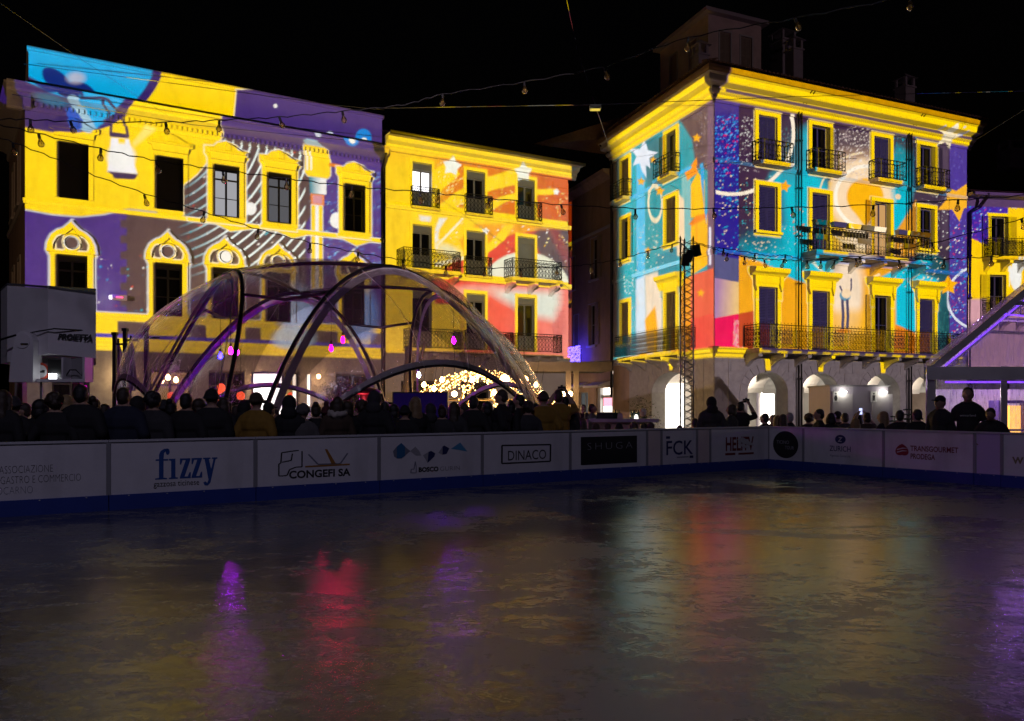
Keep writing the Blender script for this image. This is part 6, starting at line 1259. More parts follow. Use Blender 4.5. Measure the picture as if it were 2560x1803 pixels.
# ================================================================== string lights and span wires
CLEARB = clear_sheet('clear_bulb_glass', (.9, .85, .7), .8, .05, 0, .16, (.9, .66, .25))  # golden veil colour paints the projected gold light onto clear, unlit bulbs
BULBM = MB().lathe([(.018, 0), (.024, -.02), (.05, -.075), (.055, -.105), (.04, -.14), (.008, -.155)], 10).mesh('bulb', CLEARB, smooth=True); SOCKM = MB().lathe([(.01, .05), (.022, .045), (.026, -.03), (.02, -.035)], 8).mesh('socket', IRON); FILAM = MB().tube([(-.015, 0, -.04), (-.01, 0, -.1), (.01, 0, -.1), (.015, 0, -.04)], .004, 4).mesh('filament', mat('brass_filament', (.8, .5, .12), .25, metal=1))
def string(label, pts, bulbs, cable=.008, sc_=.76):
    P = [at(*p) for p in pts]; t = thing('string_light', label, 'string light', P[0], 'bulb strings over the rink')
    fine = []
    for i in range(len(P) - 1):
        a = P[max(0, i - 1)]; b_, c, d = P[i], P[i + 1], P[min(len(P) - 1, i + 2)]
        for j in range(8):
            s = j / 8; fine.append(.5 * ((2 * b_) + (c - a) * s + (2 * a - 5 * b_ + 4 * c - d) * s * s + (-a + 3 * b_ - 3 * c + d) * s ** 3))
    fine.append(P[-1]); fine = [q + Vector((0, 0, .012 * math.sin(i * 2.1))) for i, q in enumerate(fine)]
    MB().tube(fine, cable, 5).build('cable', IRON, t, True)
    px_ = [CX + q.x / q.y * FPX for q in fine]
    for x in bulbs:
        i = min(range(len(px_)), key=lambda k: abs(px_[k] - x)); q = fine[i]
        if i < len(fine) - 1 and i > 0:
            k = i if (px_[i] - x) * (px_[i + 1] - px_[i]) <= 0 else i - 1; f = (x - px_[k]) / ((px_[k + 1] - px_[k]) or 1); q = fine[k].lerp(fine[k + 1], max(0, min(1, f)))
        r_ = (random.gauss(0, .15), random.gauss(0, .15), random.uniform(0, 6)); o = place('socket', SOCKM, t, q - Vector(t['_o']) + Vector((0, 0, -.05 * sc_)), r_, sc_)
        bb = place('bulb', BULBM, o, (0, 0, -.03)); place('filament', FILAM, o, (0, 0, -.03))
    return t
string('highest bulb string rising from the left palazzo to the top right', [(-60, 302, 10.4), (40, 298, 10.4), (180, 304, 10.7), (410, 306, 11.1), (560, 300, 11.5), (700, 293, 11.8), (858, 278, 11.8), (1010, 262, 11.8), (1107, 236, 11.8), (1311, 205, 11.5), (1513, 165, 11.1), (1720, 95, 10.7), (1990, 45, 10.4), (2276, -12, 10.0), (2420, -60, 9.6)], [76, 178, 415, 548, 700, 857, 1107, 1311, 1513, 1720, 1990, 2276])
string('bulb string crossing the picture in front of the middle balconies', [(-60, 300, 10.4), (70, 328, 10.4), (250, 372, 10.7), (395, 402, 11.1), (560, 426, 11.5), (720, 447, 11.8), (880, 466, 12.2), (1050, 480, 12.6), (1222, 496, 12.9), (1404, 512, 13.3), (1588, 521, 13.3), (1784, 522, 13.3), (1980, 519, 12.9), (2183, 512, 12.6), (2395, 500, 12.2), (2620, 484, 11.8)], [98, 252, 392, 558, 716, 880, 1050, 1222, 1404, 1588, 1784, 1980, 2183, 2395])
string('lowest bulb string sagging over the dome to the truss mast', [(-30, 336, 11.1), (33, 356, 11.1), (150, 402, 11.5), (205, 427, 11.8), (362, 484, 12.2), (510, 530, 12.6), (645, 573, 12.9), (775, 606, 13.3), (895, 632, 13.7), (1007, 650, 14.1), (1115, 664, 14.8), (1212, 670, 15.5), (1392, 668, 16.3), (1477, 660, 16.6), (1550, 648, 17.0), (1620, 628, 17.3), (1700, 605, 17.6)], [33, 362, 510, 645, 775, 895, 1007, 1115, 1212, 1302, 1392, 1477, 1550, 1620, 1680])
string('upper bulb string from the truss mast to the long balcony', [(1735, 605, 17.6), (1783, 618, 17.4), (1812, 622, 17.3), (1887, 634, 17.0), (1925, 641, 17.0), (1965, 638, 17.0), (2010, 648, 16.6), (2150, 640, 15.5), (2330, 608, 14.1), (2560, 545, 12.6), (2640, 520, 11.8)], [1809, 1887, 1963, 2150, 2330, 2555])
string('lower bulb string from the truss mast under the long balcony', [(1735, 608, 17.6), (1783, 622, 17.4), (1820, 634, 17.3), (1861, 642, 17.0), (1911, 648, 17.0), (1959, 650, 16.7), (2018, 652, 16.3), (2086, 650, 16.0), (2150, 646, 15.5), (2250, 650, 15.2), (2360, 648, 14.8), (2478, 642, 14.1), (2600, 632, 13.3)], [1818, 1861, 1911, 1959, 2018, 2052, 2086, 2140, 2248, 2360, 2478])
def wire(label, pts, r_=.008):
    P = [at(*p) for p in pts]; fine = []
    for i in range(len(P) - 1):
        for j in range(6): fine.append(P[i].lerp(P[i + 1], j / 6))
    fine.append(P[-1]); o = MB().tube(fine, r_, 5).build('span_wire', mat('steel_wire', (.12, .12, .13), .35, metal=.8), None, True); return tag(o, label, 'wire', 'span wires above the square')
wire('span wire falling from the top edge to the lane corner', [(1408, -40, 18), (1442, 120, 18), (1488, 262, 18), (1530, 390, 40)]); wire('long span wire crossing the sky behind the hanging lamp', [(940, 271, 30), (1488, 262, 18), (1985, 242, 26), (2640, 226, 30)], .01); wire('thin wire climbing at the top right corner', [(2440, 350, 40), (2640, 225, 36)]); wire('thin wire falling from the top left corner', [(-40, -20, 20), (190, 140, 28), (420, 290, 33)], .006)
wire('thick wire sloping across the blue and yellow attic', [(60, 160, 30.6), (480, 215, 31.5), (830, 262, 34), (960, 275, 37)], .014); wire('cable running along the left palazzo cornice', [(30, 236, 28), (480, 312, 30), (860, 350, 33)], .012); wire('orange lit cable in front of the lane', [(1475, 905, 34), (1530, 902, 34.5), (1600, 885, 36), (1690, 872, 37)], .02)
hl = thing('hanging_lamp', 'small yellow lit square lamp hanging from the span wire', 'lamp', at(1488, 268, 18)); q = at(1488, 266, 18); MB().box(q.x - .12, q.x + .12, q.y - .075, q.y + .075, q.z - .07, q.z + .015).build('housing', mat('lamp_housing', (.5, .45, .3), .5), hl); MB().box(q.x - .105, q.x + .105, q.y - .06, q.y + .06, q.z - .082, q.z - .07).build('glass', glow('amber_glass', (1, .75, .1), .8, False), hl); MB().tube([q, q + Vector((0, 0, .1))], .012, 4).build('hook', IRON, hl)

# ================================================================== people
SKIN = mat('skin', (.36, .22, .16), .6); SKIND = mat('skin_darker_tone', (.25, .15, .11), .6)  # SKIND: darker skin tone for the people before the tent
def ell(b, c, r_, rot=(0, 0, 0), n=10):
    M = Euler(rot).to_matrix(); V = []; F = []
    for i in range(n // 2 + 1):
        a = math.pi * i / (n // 2)
        for j in range(n): t_ = 2 * math.pi * j / n; V.append(Vector(c) + M @ Vector((r_[0] * math.sin(a) * math.cos(t_), r_[1] * math.sin(a) * math.sin(t_), r_[2] * math.cos(a))))
    for i in range(n // 2):
        for j in range(n): F.append((i * n + j, (i + 1) * n + j, (i + 1) * n + (j + 1) % n, i * n + (j + 1) % n))
    b.add(V, F)
def cap_(b, p, q, r0, r1):
    p, q = Vector(p), Vector(q); ell(b, p, (r0,) * 3, n=8); ell(b, q, (r1,) * 3, n=8); b.tube([p, q], [r0, r1], 8)
def solid(b, vox, name, sm=4):
    m = b.mesh(name, SKIN); o = bpy.data.objects.new('tmp', m); COL.objects.link(o); md = o.modifiers.new('r', 'REMESH'); md.mode = 'VOXEL'; md.voxel_size = vox; md.use_smooth_shade = True
    s = o.modifiers.new('s', 'SMOOTH'); s.iterations = sm; s.factor = .5
    dg = bpy.context.evaluated_depsgraph_get(); r_ = bpy.data.meshes.new_from_object(o.evaluated_get(dg)); bpy.data.objects.remove(o); bpy.data.meshes.remove(m); r_.name = name; return r_
def hand(b, w_, d, side):
    """palm, four unequal curled fingers and a thumb from the side of the palm; d is the forearm direction"""
    d = Vector(d).normalized(); w_ = Vector(w_); up = Vector((0, 0, 1)); x = d.cross(up); x = x.normalized() if x.length > .1 else Vector((1, 0, 0)); nrm = x.cross(d)
    cap_(b, w_, w_ + d * .085, .03, .036)
    for k, L in enumerate((.062, .074, .07, .054)):
        o = w_ + d * .09 + x * (k - 1.5) * .021; m_ = o + d * L * .6 - nrm * .008; cap_(b, o, m_, .0105, .0098); cap_(b, m_, m_ + d * L * .45 - nrm * .024, .0098, .0085)
    o = w_ + d * .03 + x * side * .034; cap_(b, o, o + d * .045 + x * side * .022, .012, .0105); cap_(b, o + d * .045 + x * side * .022, o + d * .078 + x * side * .02 - nrm * .01, .0105, .009)
POSES = {}
def body(pose, coat, vox=.0155):
    key = (pose, coat)
    if key in POSES: return POSES[key]
    b = MB(); lean = {'lean': .42}.get(pose, 0.0); piv = .95
    def B(p):
        x, y, z = p
        if lean and z > piv: s = z - piv; return (x, y + s * math.sin(lean), piv + s * math.cos(lean))
        return p
    for s in (-1, 1):
        cap_(b, (s * .09, 0, .92), (s * .1, .015, .5), .088, .062); cap_(b, (s * .1, .015, .5), (s * .1, -.01, .1), .06, .045); cap_(b, (s * .1, -.03, .055), (s * .115, .16, .045), .05, .042)
    puff = {'slim': 0, 'coat': .025, 'puffer': .05}[coat]
    ell(b, B((0, 0, .96)), (.18 + puff, .135 + puff, .17)); ell(b, B((0, .01, 1.14)), (.175 + puff, .13 + puff, .21)); ell(b, B((0, 0, 1.32)), (.2 + puff, .135 + puff, .19)); cap_(b, B((-.14, -.005, 1.405)), B((.14, -.005, 1.405)), .072 + puff * .4, .072 + puff * .4); [cap_(b, B((s * .03, -.01, 1.5)), B((s * .15, -.005, 1.425)), .062, .062 + puff * .3) for s in (-1, 1)]
    if coat != 'slim': ell(b, (0, 0, .84), (.19 + puff, .15 + puff, .24))
    cap_(b, B((0, -.005, 1.47)), B((0, .012, 1.57)), .06, .056); ell(b, B((0, .018, 1.645)), (.077, .098, .112), n=14); ell(b, B((0, .05, 1.585)), (.056, .06, .055)); cap_(b, B((0, .112, 1.65)), B((0, .134, 1.618)), .011, .017)
    cap_(b, B((-.02, .098, 1.57)), B((.02, .098, 1.57)), .012, .012); cap_(b, B((-.035, .1, 1.675)), B((.035, .1, 1.675)), .014, .014)
    for s in (-1, 1): ell(b, B((s * .079, .005, 1.635)), (.014, .024, .034)); ell(b, B((s * .031, .1, 1.652)), (.013, .012, .009))
    A = {'stand': ((.25, -.03, 1.16), (.235, .08, .93)), 'phone': ((.25, .16, 1.22), (.07, .33, 1.44)), 'raise': ((.27, .2, 1.42), (.12, .27, 1.68)), 'pocket': ((.28, -.08, 1.17), (.2, .09, 1.0)), 'lean': ((.27, .2, 1.2), (.2, .42, 1.12)), 'fold': ((.25, .1, 1.17), (-.03, .2, 1.17))}[pose]
    ar = .056 + puff * .6
    for s in (-1, 1):
        E_, W_ = A; e_ = Vector((s * E_[0], E_[1], E_[2])); w_ = Vector((s * W_[0], W_[1] + (.02 if pose == 'fold' and s > 0 else 0), W_[2])); sh = B((s * .185, 0, 1.39)); cap_(b, sh, e_, ar, ar * .86); cap_(b, e_, w_, ar * .84, .036 + puff * .3); hand(b, w_, w_ - e_, -s)
    m = solid(b, vox, 'body')
    m.materials.clear()
    for q in (SKIN, MATS['smooth_plaster'], IRON): m.materials.append(q)
    A1 = A[1]; hn = B((0, 0, 1.525))[2]
    mi = []
    for p in m.polygons:
        c = p.center; i = 1
        if c.z > hn and (not lean or c.y > .1): i = 0
        elif c.z < (.62 if coat != 'slim' else .86): i = 2
        if pose in ('phone', 'raise', 'lean') and c.z > .8:
            w_ = Vector((A1[0] if c.x > 0 else -A1[0], A1[1], A1[2])); e_ = Vector((A[0][0] if c.x > 0 else -A[0][0], A[0][1], A[0][2])); d = (w_ - e_).normalized()
            if (c - w_).dot(d) > -.005 and (c - w_).length < .22 and (c - w_ - d * (c - w_).dot(d)).length < .07: i = 0
        mi.append(i)
    m.polygons.foreach_set('material_index', mi); m.update(); POSES[key] = (m, B); return POSES[key]
HAIRS = {}
def hair(kind):
    if kind in HAIRS: return HAIRS[kind]
    b = MB(); rs = random.Random(hash(kind) % 99 if False else len(kind) * 7)
    if kind in ('short', 'bald'): ell(b, (0, -.008, 1.675), (.085, .1, .1), n=14); ell(b, (0, -.03, 1.63), (.08, .085, .09))
    elif kind == 'long': ell(b, (0, -.01, 1.675), (.09, .105, .1), n=14); ell(b, (0, -.05, 1.56), (.1, .075, .18)); ell(b, (0, -.075, 1.42), (.11, .06, .16)); [cap_(b, (s * .085, .01, 1.66), (s * .1, -.01, 1.42), .03, .022) for s in (-1, 1)]
    elif kind == 'bob': ell(b, (0, -.015, 1.67), (.1, .11, .105), n=14); ell(b, (0, -.04, 1.58), (.105, .085, .1)); [ell(b, (s * .085, .02, 1.6), (.03, .05, .09)) for s in (-1, 1)]
    elif kind == 'curly': ell(b, (0, -.02, 1.67), (.1, .105, .11), n=14); [ell(b, (.095 * math.cos(a_) * math.cos(e_), -.02 + .1 * math.sin(a_) * math.cos(e_) * (1 if math.sin(a_) < .3 else .3), 1.67 + .1 * math.sin(e_)), (.032,) * 3, n=8) for a_, e_ in [(rs.uniform(0, 6.28), rs.uniform(-.5, 1.4)) for _ in range(46)]]
    elif kind == 'bun': ell(b, (0, -.008, 1.675), (.086, .102, .1), n=14); ell(b, (0, -.07, 1.76), (.055, .055, .05)); ell(b, (0, -.03, 1.62), (.08, .08, .08))
    elif kind == 'beanie': ell(b, (0, -.005, 1.69), (.095, .115, .105), n=14); b.tube([(.094 * math.cos(a), -.003 + .112 * math.sin(a), 1.665 + .01 * math.sin(a)) for a in [j * math.pi / 10 for j in range(20)]], .022, 6, True)
    elif kind == 'pompom': ell(b, (0, -.005, 1.69), (.095, .115, .105), n=14); b.tube([(.094 * math.cos(a), -.003 + .112 * math.sin(a), 1.665) for a in [j * math.pi / 10 for j in range(20)]], .022, 6, True); ell(b, (0, -.02, 1.82), (.05, .05, .05))
    elif kind == 'fur': ell(b, (0, -.01, 1.69), (.105, .115, .1), n=14); [ell(b, (.1 * math.cos(a_) * math.cos(e_), -.01 + .105 * math.sin(a_) * math.cos(e_), 1.69 + .1 * math.sin(e_)), (.028,) * 3, n=8) for a_, e_ in [(rs.uniform(0, 6.28), rs.uniform(-.3, 1.5)) for _ in range(60)]]
    elif kind == 'hood': ell(b, (0, -.02, 1.66), (.112, .125, .14), n=14); ell(b, (0, -.08, 1.52), (.13, .09, .11))
    elif kind == 'cap': ell(b, (0, -.005, 1.685), (.09, .108, .09), n=14); ell(b, (0, .14, 1.685), (.07, .075, .012)); ell(b, (0, -.03, 1.63), (.08, .085, .08))
    elif kind == 'tophat': b.lathe([(.09, 0), (.088, .19), (.09, .2)], 14, (0, 0, 1.71)); b.lathe([(.15, 0), (.15, .015)], 16, (0, 0, 1.7)); ell(b, (0, -.03, 1.64), (.083, .085, .09))
    HAIRS[kind] = solid(b, .011, kind, 2 if kind in ('curly', 'fur') else 3); return HAIRS[kind]
HEADN = {'beanie': 'hat', 'pompom': 'hat', 'fur': 'hat', 'cap': 'cap', 'tophat': 'hat', 'hood': 'hood'}
COLS = dict(black=(.012, .012, .014), navy=(.012, .016, .035), char=(.03, .03, .033), brown=(.05, .032, .02), mustard=(.23, .13, .015), olive=(.04, .04, .018), grey=(.09, .085, .085), wine=(.06, .012, .018), cream=(.42, .38, .34), white=(.5, .5, .5), dblond=(.2, .13, .06), blond=(.32, .22, .1), hbrown=(.035, .022, .014), green=(.04, .06, .025), silver=(.35, .34, .33))
def cm(k): return mat('cloth_' + k, COLS[k], .85, var=.15, scale=12, bump=.25, bscale=60)
def hm(k): return mat('hair_' + k, COLS[k], .5, var=.25, scale=25, bump=.4, bscale=90)
PG = 'onlookers behind the rink boards'; PHM = {}
def person(x, ytop, Y, base, label, face=0, pose='stand', coat='coat', col='black', hk='short', hcol='hbrown', extra=None, group=PG, tro='black', skin=None):
    """x, ytop: where the crown of the head is seen; Y depth; base: floor level; face: degrees turned from looking away (0) to the left (+)"""
    p = at(x, ytop, Y); H = p.z - base; k = H / (1.78 if hk not in ('pompom',) else 1.86); k = max(.72, min(1.16, k))
    t = bpy.data.objects.new('person', None); COL.objects.link(t); t.location = (p.x, p.y, p.z - 1.775 * k if base is None else base); t.rotation_euler = (0, 0, R(face)); t.scale = (k, k, k); tag(t, label, 'person', group)
    bm_, B = body(pose, coat); o = place('body', bm_, t)
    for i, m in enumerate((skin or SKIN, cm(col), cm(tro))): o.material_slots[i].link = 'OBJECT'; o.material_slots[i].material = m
    if hk != 'bald':
        h = place(HEADN.get(hk, 'hair'), hair(hk), t)
        if pose == 'lean': q = B((0, 0, 1.65)); h.rotation_euler = (-.42, 0, 0); h.location = Vector(q) - Euler((-.42, 0, 0)).to_matrix() @ Vector((0, 0, 1.65))
        h.material_slots[0].link = 'OBJECT'; h.material_slots[0].material = hm(hcol) if hk not in HEADN else cm(hcol)
    if extra == 'phone' or extra == 'camera':
        y, z = (.44, 1.5) if pose == 'phone' else (.33, 1.79)
        e = bpy.data.objects.new('phone' if extra == 'phone' else 'camera', None); e.location = t.matrix_basis @ Vector((0, y, z)); e.rotation_euler = t.rotation_euler; e.scale = t.scale; COL.objects.link(e)
        if extra == 'phone': place('case', MB().box(-.038, .038, 0, .009, -.075, .075).mesh('case', INK['black']), e); place('display', MB().box(-.034, .034, -.002, 0, -.07, .07).mesh('display', glow('phone_screen', (.55, .6, 1), 1.6, False)), e)
        else: place('body', MB().box(-.07, .07, 0, .06, -.045, .045).mesh('body', INK['black']), e); place('lens', MB().add([(.04 * math.cos(a), y_, .04 * math.sin(a)) for y_ in (.06, .15) for a in [j * math.pi / 5 for j in range(10)]], [(j, (j + 1) % 10, 10 + (j + 1) % 10, 10 + j) for j in range(10)] + [tuple(range(10, 20))]).mesh('lens', INK['black']), e); place('viewfinder', MB().box(-.02, .02, .01, .05, .045, .07).mesh('viewfinder', INK['black']), e)
        tag(e, ('phone held up by the ' if extra == 'phone' else 'camera held up by the ') + label.replace('person', 'onlooker', 1)[:70], extra); e['label'] = ' '.join(e['label'].split()[:15])
    if extra == 'scarf': place('scarf', scarf(), t)
    return t
def scarf():
    if 'scarf' not in HAIRS:
        b = MB(); rs = random.Random(4); [ell(b, (.12 * math.cos(a) + rs.gauss(0, .01), -.02 + .1 * math.sin(a), 1.5 + rs.gauss(0, .012)), (.05,) * 3, n=8) for a in [j * math.pi / 8 for j in range(16)]]; m = solid(b, .014, 'scarf', 2); m.materials.clear(); m.materials.append(cm('cream')); HAIRS['scarf'] = m
    return HAIRS['scarf']
def yb(x): return 38970 / (4217 - x)                  # depth of the long barrier at picture column x
NEAR = [  # x, ytop, extra depth, label, face, pose, coat, colour, head, head colour, extra
 (8, 972, .9, 'person with long dark hair at the left picture edge', -10, 'stand', 'coat', 'black', 'long', 'hbrown', None),
 (60, 1006, 3.2, 'person with short hair looking sideways under the projector housing', 110, 'stand', 'coat', 'char', 'short', 'hbrown', None),
 (138, 982, 1.0, 'person with curly hair below the projector shelf', 8, 'pocket', 'coat', 'black', 'curly', 'hbrown', None),
 (168, 985, 1.9, 'person with blond hair half hidden between two dark coats', -15, 'stand', 'coat', 'brown', 'bob', 'blond', None),
 (203, 960, .95, 'tall broad person in a black padded jacket left of the parasols', 5, 'pocket', 'puffer', 'black', 'short', 'black', None),
 (262, 1008, 2.2, 'short person lifting a phone beside the parasols', 12, 'phone', 'coat', 'char', 'short', 'hbrown', 'phone'),
 (309, 966, .9, 'person in a wide dark jacket in front of the parasols', 6, 'pocket', 'puffer', 'navy', 'short', 'hbrown', None),
 (384, 979, .9, 'person with a large curly hairdo before the small door arch', -8, 'stand', 'puffer', 'char', 'curly', 'black', None),
 (410, 1000, 2.0, 'short person behind the curly haired one', 20, 'stand', 'coat', 'brown', 'beanie', 'char', None),
 (466, 981, 1.0, 'person with round cropped head before the small door arch', -4, 'pocket', 'puffer', 'black', 'short', 'black', None),
 (529, 973, .9, 'person in a knitted hat in front of the left dome leg', 4, 'stand', 'puffer', 'black', 'beanie', 'black', None),
 (560, 991, 1.5, 'person with smooth long hair beside the knitted hat', 10, 'stand', 'coat', 'black', 'long', 'hbrown', None),
 (590, 1012, 2.3, 'short person lifting a glowing phone before the dome', -5, 'phone', 'coat', 'char', 'short', 'hbrown', 'phone'),
 (641, 982, .8, 'person in a mustard parka and dark cap', -6, 'pocket', 'puffer', 'mustard', 'beanie', 'brown', None),
 (686, 1022, 2.6, 'child-sized person facing the rink beside the mustard parka', 165, 'stand', 'coat', 'char', 'short', 'hbrown', None),
 (724, 990, .9, 'person with a round dark hood in front of the tube lamps', 3, 'phone', 'coat', 'black', 'hood', 'black', None),
 (757, 1013, .8, 'short person in a grey coat and fluffy hat', 15, 'stand', 'coat', 'grey', 'fur', 'grey', None),
 (843, 990, .9, 'person with long hair and a fluffy white scarf', 14, 'stand', 'coat', 'brown', 'long', 'hbrown', 'scarf'),
 (868, 1000, 1.0, 'person with bobbed hair leaning to the white scarf', 30, 'stand', 'coat', 'black', 'bob', 'hbrown', None),
 (893, 1022, 3.0, 'short person under the red lit heater hood', 150, 'stand', 'coat', 'wine', 'short', 'hbrown', None),
 (937, 978, .9, 'person in a black hooded coat right of the heater', -5, 'pocket', 'puffer', 'black', 'hood', 'char', None),
 (1038, 990, 1.0, 'person with long blond hair in front of the dark screen', 35, 'stand', 'coat', 'black', 'long', 'dblond', None),
 (985, 1008, 1.4, 'short person at the left edge of the dark screen', -10, 'stand', 'coat', 'black', 'bob', 'black', None),
 (1135, 1003, 1.0, 'person with brown long hair right of the dark screen', -10, 'stand', 'coat', 'char', 'long', 'hbrown', None),
 (1160, 1008, 2.6, 'person with a pink lit face between two dark coats', 70, 'stand', 'coat', 'char', 'short', 'hbrown', None),
 (1184, 988, .9, 'person with short hair before the fairy light igloo', -12, 'pocket', 'coat', 'black', 'short', 'black', None),
 (1254, 972, .9, 'tall person in profile before the fairy light igloo', 80, 'pocket', 'puffer', 'black', 'short', 'hbrown', None),
 (1298, 984, 1.1, 'person in profile behind the tallest dark coat', 75, 'stand', 'coat', 'black', 'short', 'black', None),
 (1320, 1004, .8, 'short person with curly brown hair near the right dome leg', 5, 'stand', 'coat', 'char', 'curly', 'hbrown', None),
 (1358, 979, .9, 'person in a mustard jacket and beanie by the right dome leg', 5, 'pocket', 'puffer', 'mustard', 'beanie', 'brown', None),
 (1397, 973, 1.1, 'person in a mustard jacket raising a camera by the dome leg', -12, 'raise', 'coat', 'mustard', 'short', 'hbrown', 'camera'),
 (1412, 990, 1.3, 'person in a black coat behind the raised camera', -10, 'stand', 'coat', 'black', 'short', 'black', None)]
NEAR += [
 (34, 992, 1.5, 'person with a beanie right of the long haired one at the left edge', 10, 'stand', 'coat', 'black', 'beanie', 'char', None),
 (102, 996, 1.4, 'person with bobbed hair left of the curly head below the projector', -12, 'pocket', 'coat', 'black', 'bob', 'black', None),
 (236, 994, 1.3, 'person with a bun between the broad padded jacket and the lifted phone', 8, 'stand', 'coat', 'char', 'bun', 'hbrown', None),
 (346, 992, 1.4, 'person in a dark hood right of the wide dark jacket', -6, 'stand', 'coat', 'black', 'hood', 'black', None),
 (428, 1000, 1.3, 'person with a bun left of the round cropped head', 6, 'stand', 'coat', 'black', 'bun', 'black', None),
 (498, 994, 1.4, 'person with bobbed hair left of the knitted hat', -10, 'pocket', 'coat', 'char', 'bob', 'hbrown', None),
 (612, 1004, 1.3, 'person in a dark hood left of the mustard parka', 5, 'stand', 'coat', 'black', 'hood', 'black', None),
 (672, 1004, 1.3, 'person in a cap right of the mustard parka', -20, 'stand', 'coat', 'black', 'cap', 'black', None),
 (790, 1008, 1.2, 'person with a bun right of the fluffy grey hat', 12, 'stand', 'coat', 'black', 'bun', 'hbrown', None),
 (816, 1004, 1.4, 'person in a pompom hat left of the white scarf', 6, 'stand', 'coat', 'char', 'pompom', 'wine', None),
 (905, 1000, 1.2, 'person with curly hair under the right side of the heater hood', -8, 'stand', 'coat', 'black', 'curly', 'hbrown', None),
 (962, 1002, 1.3, 'person with short hair left of the dark screen', 14, 'stand', 'coat', 'black', 'short', 'black', None),
 (1012, 1014, .9, 'short person in a beanie below the dark screen', -4, 'stand', 'coat', 'black', 'beanie', 'black', None),
 (1076, 1010, 1.2, 'person in a hood below the right half of the dark screen', 8, 'stand', 'coat', 'black', 'hood', 'char', None),
 (1106, 1014, 1.0, 'person with a bun at the right end of the dark screen', -6, 'stand', 'coat', 'char', 'bun', 'hbrown', None),
 (1218, 1002, 1.2, 'person with bobbed hair left of the tall profile', 10, 'stand', 'coat', 'black', 'bob', 'black', None),
 (1278, 1004, 1.2, 'person with a bun between the two profiles', -8, 'stand', 'coat', 'black', 'bun', 'black', None),
 (1338, 1010, 1.3, 'person in a hood left of the mustard jacket and beanie', 10, 'stand', 'coat', 'black', 'hood', 'black', None)]
for x, y, dd, lb, fc, ps, ct, cl, hk, hc, ex in NEAR: person(x, y, yb(x) + dd * .74, DECK if dd < 1.6 else FLO, lb, fc, ps, ct, cl, hk, hc, ex)
FARP = [
 (1440, 1026, 18.2, 'person with dark hair left of the bar', -60, 'stand', 'black', 'bob', 'hbrown'), (1456, 1044, 17.1, 'short person with long hair left of the bar', 15, 'stand', 'brown', 'long', 'hbrown'),
 (1458, 1010, 22.3, 'person in dark clothes behind the bar at its left end', 170, 'stand', 'char', 'short', 'hbrown'), (1480, 1009, 22.3, 'person in a white vest top serving behind the bar', -100, 'fold', 'white', 'short', 'hbrown'), (1607, 1019, 22.5, 'silver haired person in a green jacket at right of the bar', 100, 'fold', 'green', 'short', 'silver'),
 (1490, 1057, 16.3, 'leftmost small seated head below the bar', 0, 'stand', 'black', 'bob', 'hbrown'), (1519, 1057, 16.6, 'second small dark head below the bar', 10, 'stand', 'black', 'short', 'hbrown'), (1548, 1059, 16.4, 'third small dark head below the bar', -10, 'stand', 'black', 'beanie', 'black'), (1585, 1053, 16.6, 'larger head in the row below the bar', 5, 'stand', 'black', 'long', 'hbrown'), (1609, 1056, 16.6, 'fourth small dark head below the bar', 0, 'stand', 'black', 'short', 'black'), (1626, 1055, 16.5, 'rightmost small dark head below the bar', 20, 'stand', 'black', 'bob', 'hbrown'), (1699, 1062, 16.9, 'small head left of the truss foot', 0, 'stand', 'black', 'short', 'hbrown'),
 (1737, 1045, 17.2, 'small person right of the truss mast', 10, 'stand', 'black', 'short', 'black')]
for x, y, Y, lb, fc, ps, cl, hk, hc in FARP: person(x, y, Y, MID, lb, fc, ps, 'coat', cl, hk, hc, group='people around the bar')
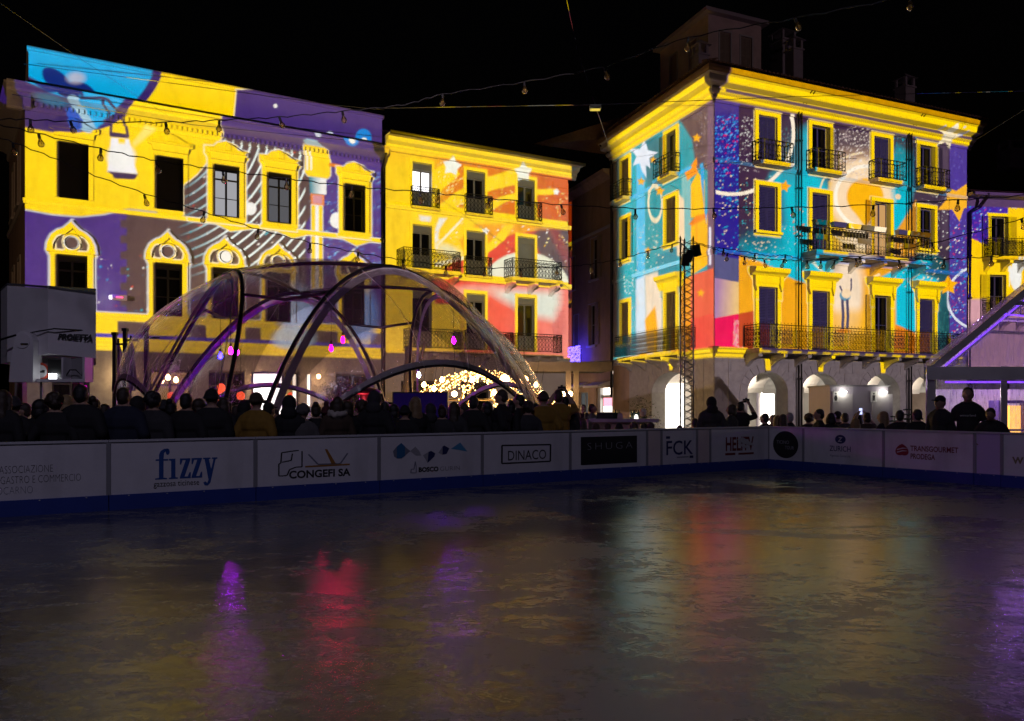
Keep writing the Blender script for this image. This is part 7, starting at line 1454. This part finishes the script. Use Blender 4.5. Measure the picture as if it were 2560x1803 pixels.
RIGHTP = [(1778, 993, 16.7, DECK, 'tall person with a backpack-like hooded coat near the far corner', 5, 'pocket', 'puffer', 'char', 'hood', 'black', None), (1829, 1010, 16.9, DECK, 'person in profile beside the one raising a camera', 60, 'stand', 'coat', 'char', 'bob', 'hbrown', None), (1852, 1003, 17.3, DECK, 'person raising a camera in front of the first arch', -35, 'raise', 'coat', 'black', 'short', 'black', 'camera'),
 (1912, 1032, 18.5, LOWF, 'person in profile before the first arch', 40, 'stand', 'coat', 'black', 'short', 'black', None), (1932, 1036, 19.2, LOWF, 'person with a pale face before the first arch', 150, 'stand', 'coat', 'grey', 'short', 'hbrown', None), (1944, 1037, 18.6, LOWF, 'person with blond hair before the first arch', -30, 'stand', 'coat', 'brown', 'long', 'dblond', None), (1957, 1034, 18.2, LOWF, 'person with long dark hair right of the first arch', 5, 'stand', 'coat', 'black', 'long', 'hbrown', None), (1973, 1030, 18.9, LOWF, 'bald person in a dark jacket between the arches', 40, 'stand', 'coat', 'black', 'short', 'silver', None),
 (2022, 1034, 18.9, LOWF, 'person with warm lit hair before the second arch', -10, 'stand', 'coat', 'black', 'curly', 'hbrown', None), (2048, 1021, 18.1, LOWF, 'taller person in profile before the second arch', 80, 'pocket', 'coat', 'black', 'short', 'black', None), (2078, 1031, 18.1, LOWF, 'person with bushy hair left of the toilet cabin doors', 5, 'stand', 'coat', 'black', 'bob', 'black', None), (2094, 1029, 19.4, LOWF, 'person in a beanie before the toilet cabin', -5, 'stand', 'coat', 'black', 'beanie', 'black', None), (2112, 1031, 18.5, LOWF, 'person with purple lit hair before the toilet cabin', 10, 'stand', 'coat', 'char', 'short', 'hbrown', None), (2145, 1030, 18.1, LOWF, 'person with round dark hair before the violet cabin wall', 0, 'stand', 'coat', 'black', 'bob', 'black', None), (2138, 1044, 17.5, LOWF, 'short blond person before the violet cabin wall', 15, 'stand', 'coat', 'brown', 'long', 'dblond', None), (2168, 1030, 17.6, LOWF, 'person holding up a phone before the violet cabin wall', 0, 'raise', 'coat', 'brown', 'short', 'hbrown', 'phone'),
 (2208, 1027, 16.0, MID, 'person with long light hair right of the toilet cabin', 40, 'stand', 'coat', 'black', 'long', 'dblond', None), (2250, 1024, 15.7, MID, 'dark person before the small fir trees', -20, 'stand', 'puffer', 'black', 'short', 'black', None), (2293, 1022, 15.5, MID, 'dark person before the fir tree at the tent post', 10, 'stand', 'puffer', 'black', 'short', 'black', None),
 (2350, 987, 14.0, DECK, 'person in a dark polo shirt and backward cap before the tent', 118, 'stand', 'slim', 'black', 'cap', 'black', None), (2420, 966, 13.7, DECK, 'tallest person in a dark sweatshirt looking sideways before the tent', 150, 'stand', 'slim', 'black', 'short', 'black', None), (2484, 1010, 13.3, DECK, 'person in a dark jacket leaning over the boards before the tent', 140, 'lean', 'coat', 'black', 'short', 'hbrown', None)]
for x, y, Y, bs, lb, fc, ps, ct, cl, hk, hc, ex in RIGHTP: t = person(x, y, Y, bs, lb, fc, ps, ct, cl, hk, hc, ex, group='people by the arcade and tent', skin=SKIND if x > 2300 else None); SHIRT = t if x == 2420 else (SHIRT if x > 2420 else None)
v, f = text_mesh('winterland', .05, 0); w_ = max(p[0] for p in v)
place('shirt_lettering', MB().add([(.11 - x * .22 / w_, .146, 1.3 + y) for x, y in v], f).mesh('shirt_lettering', INK['white']), SHIRT)
tv = bpy.data.objects
for o in list(bpy.data.objects):
    if '_o' in o: del o['_o']
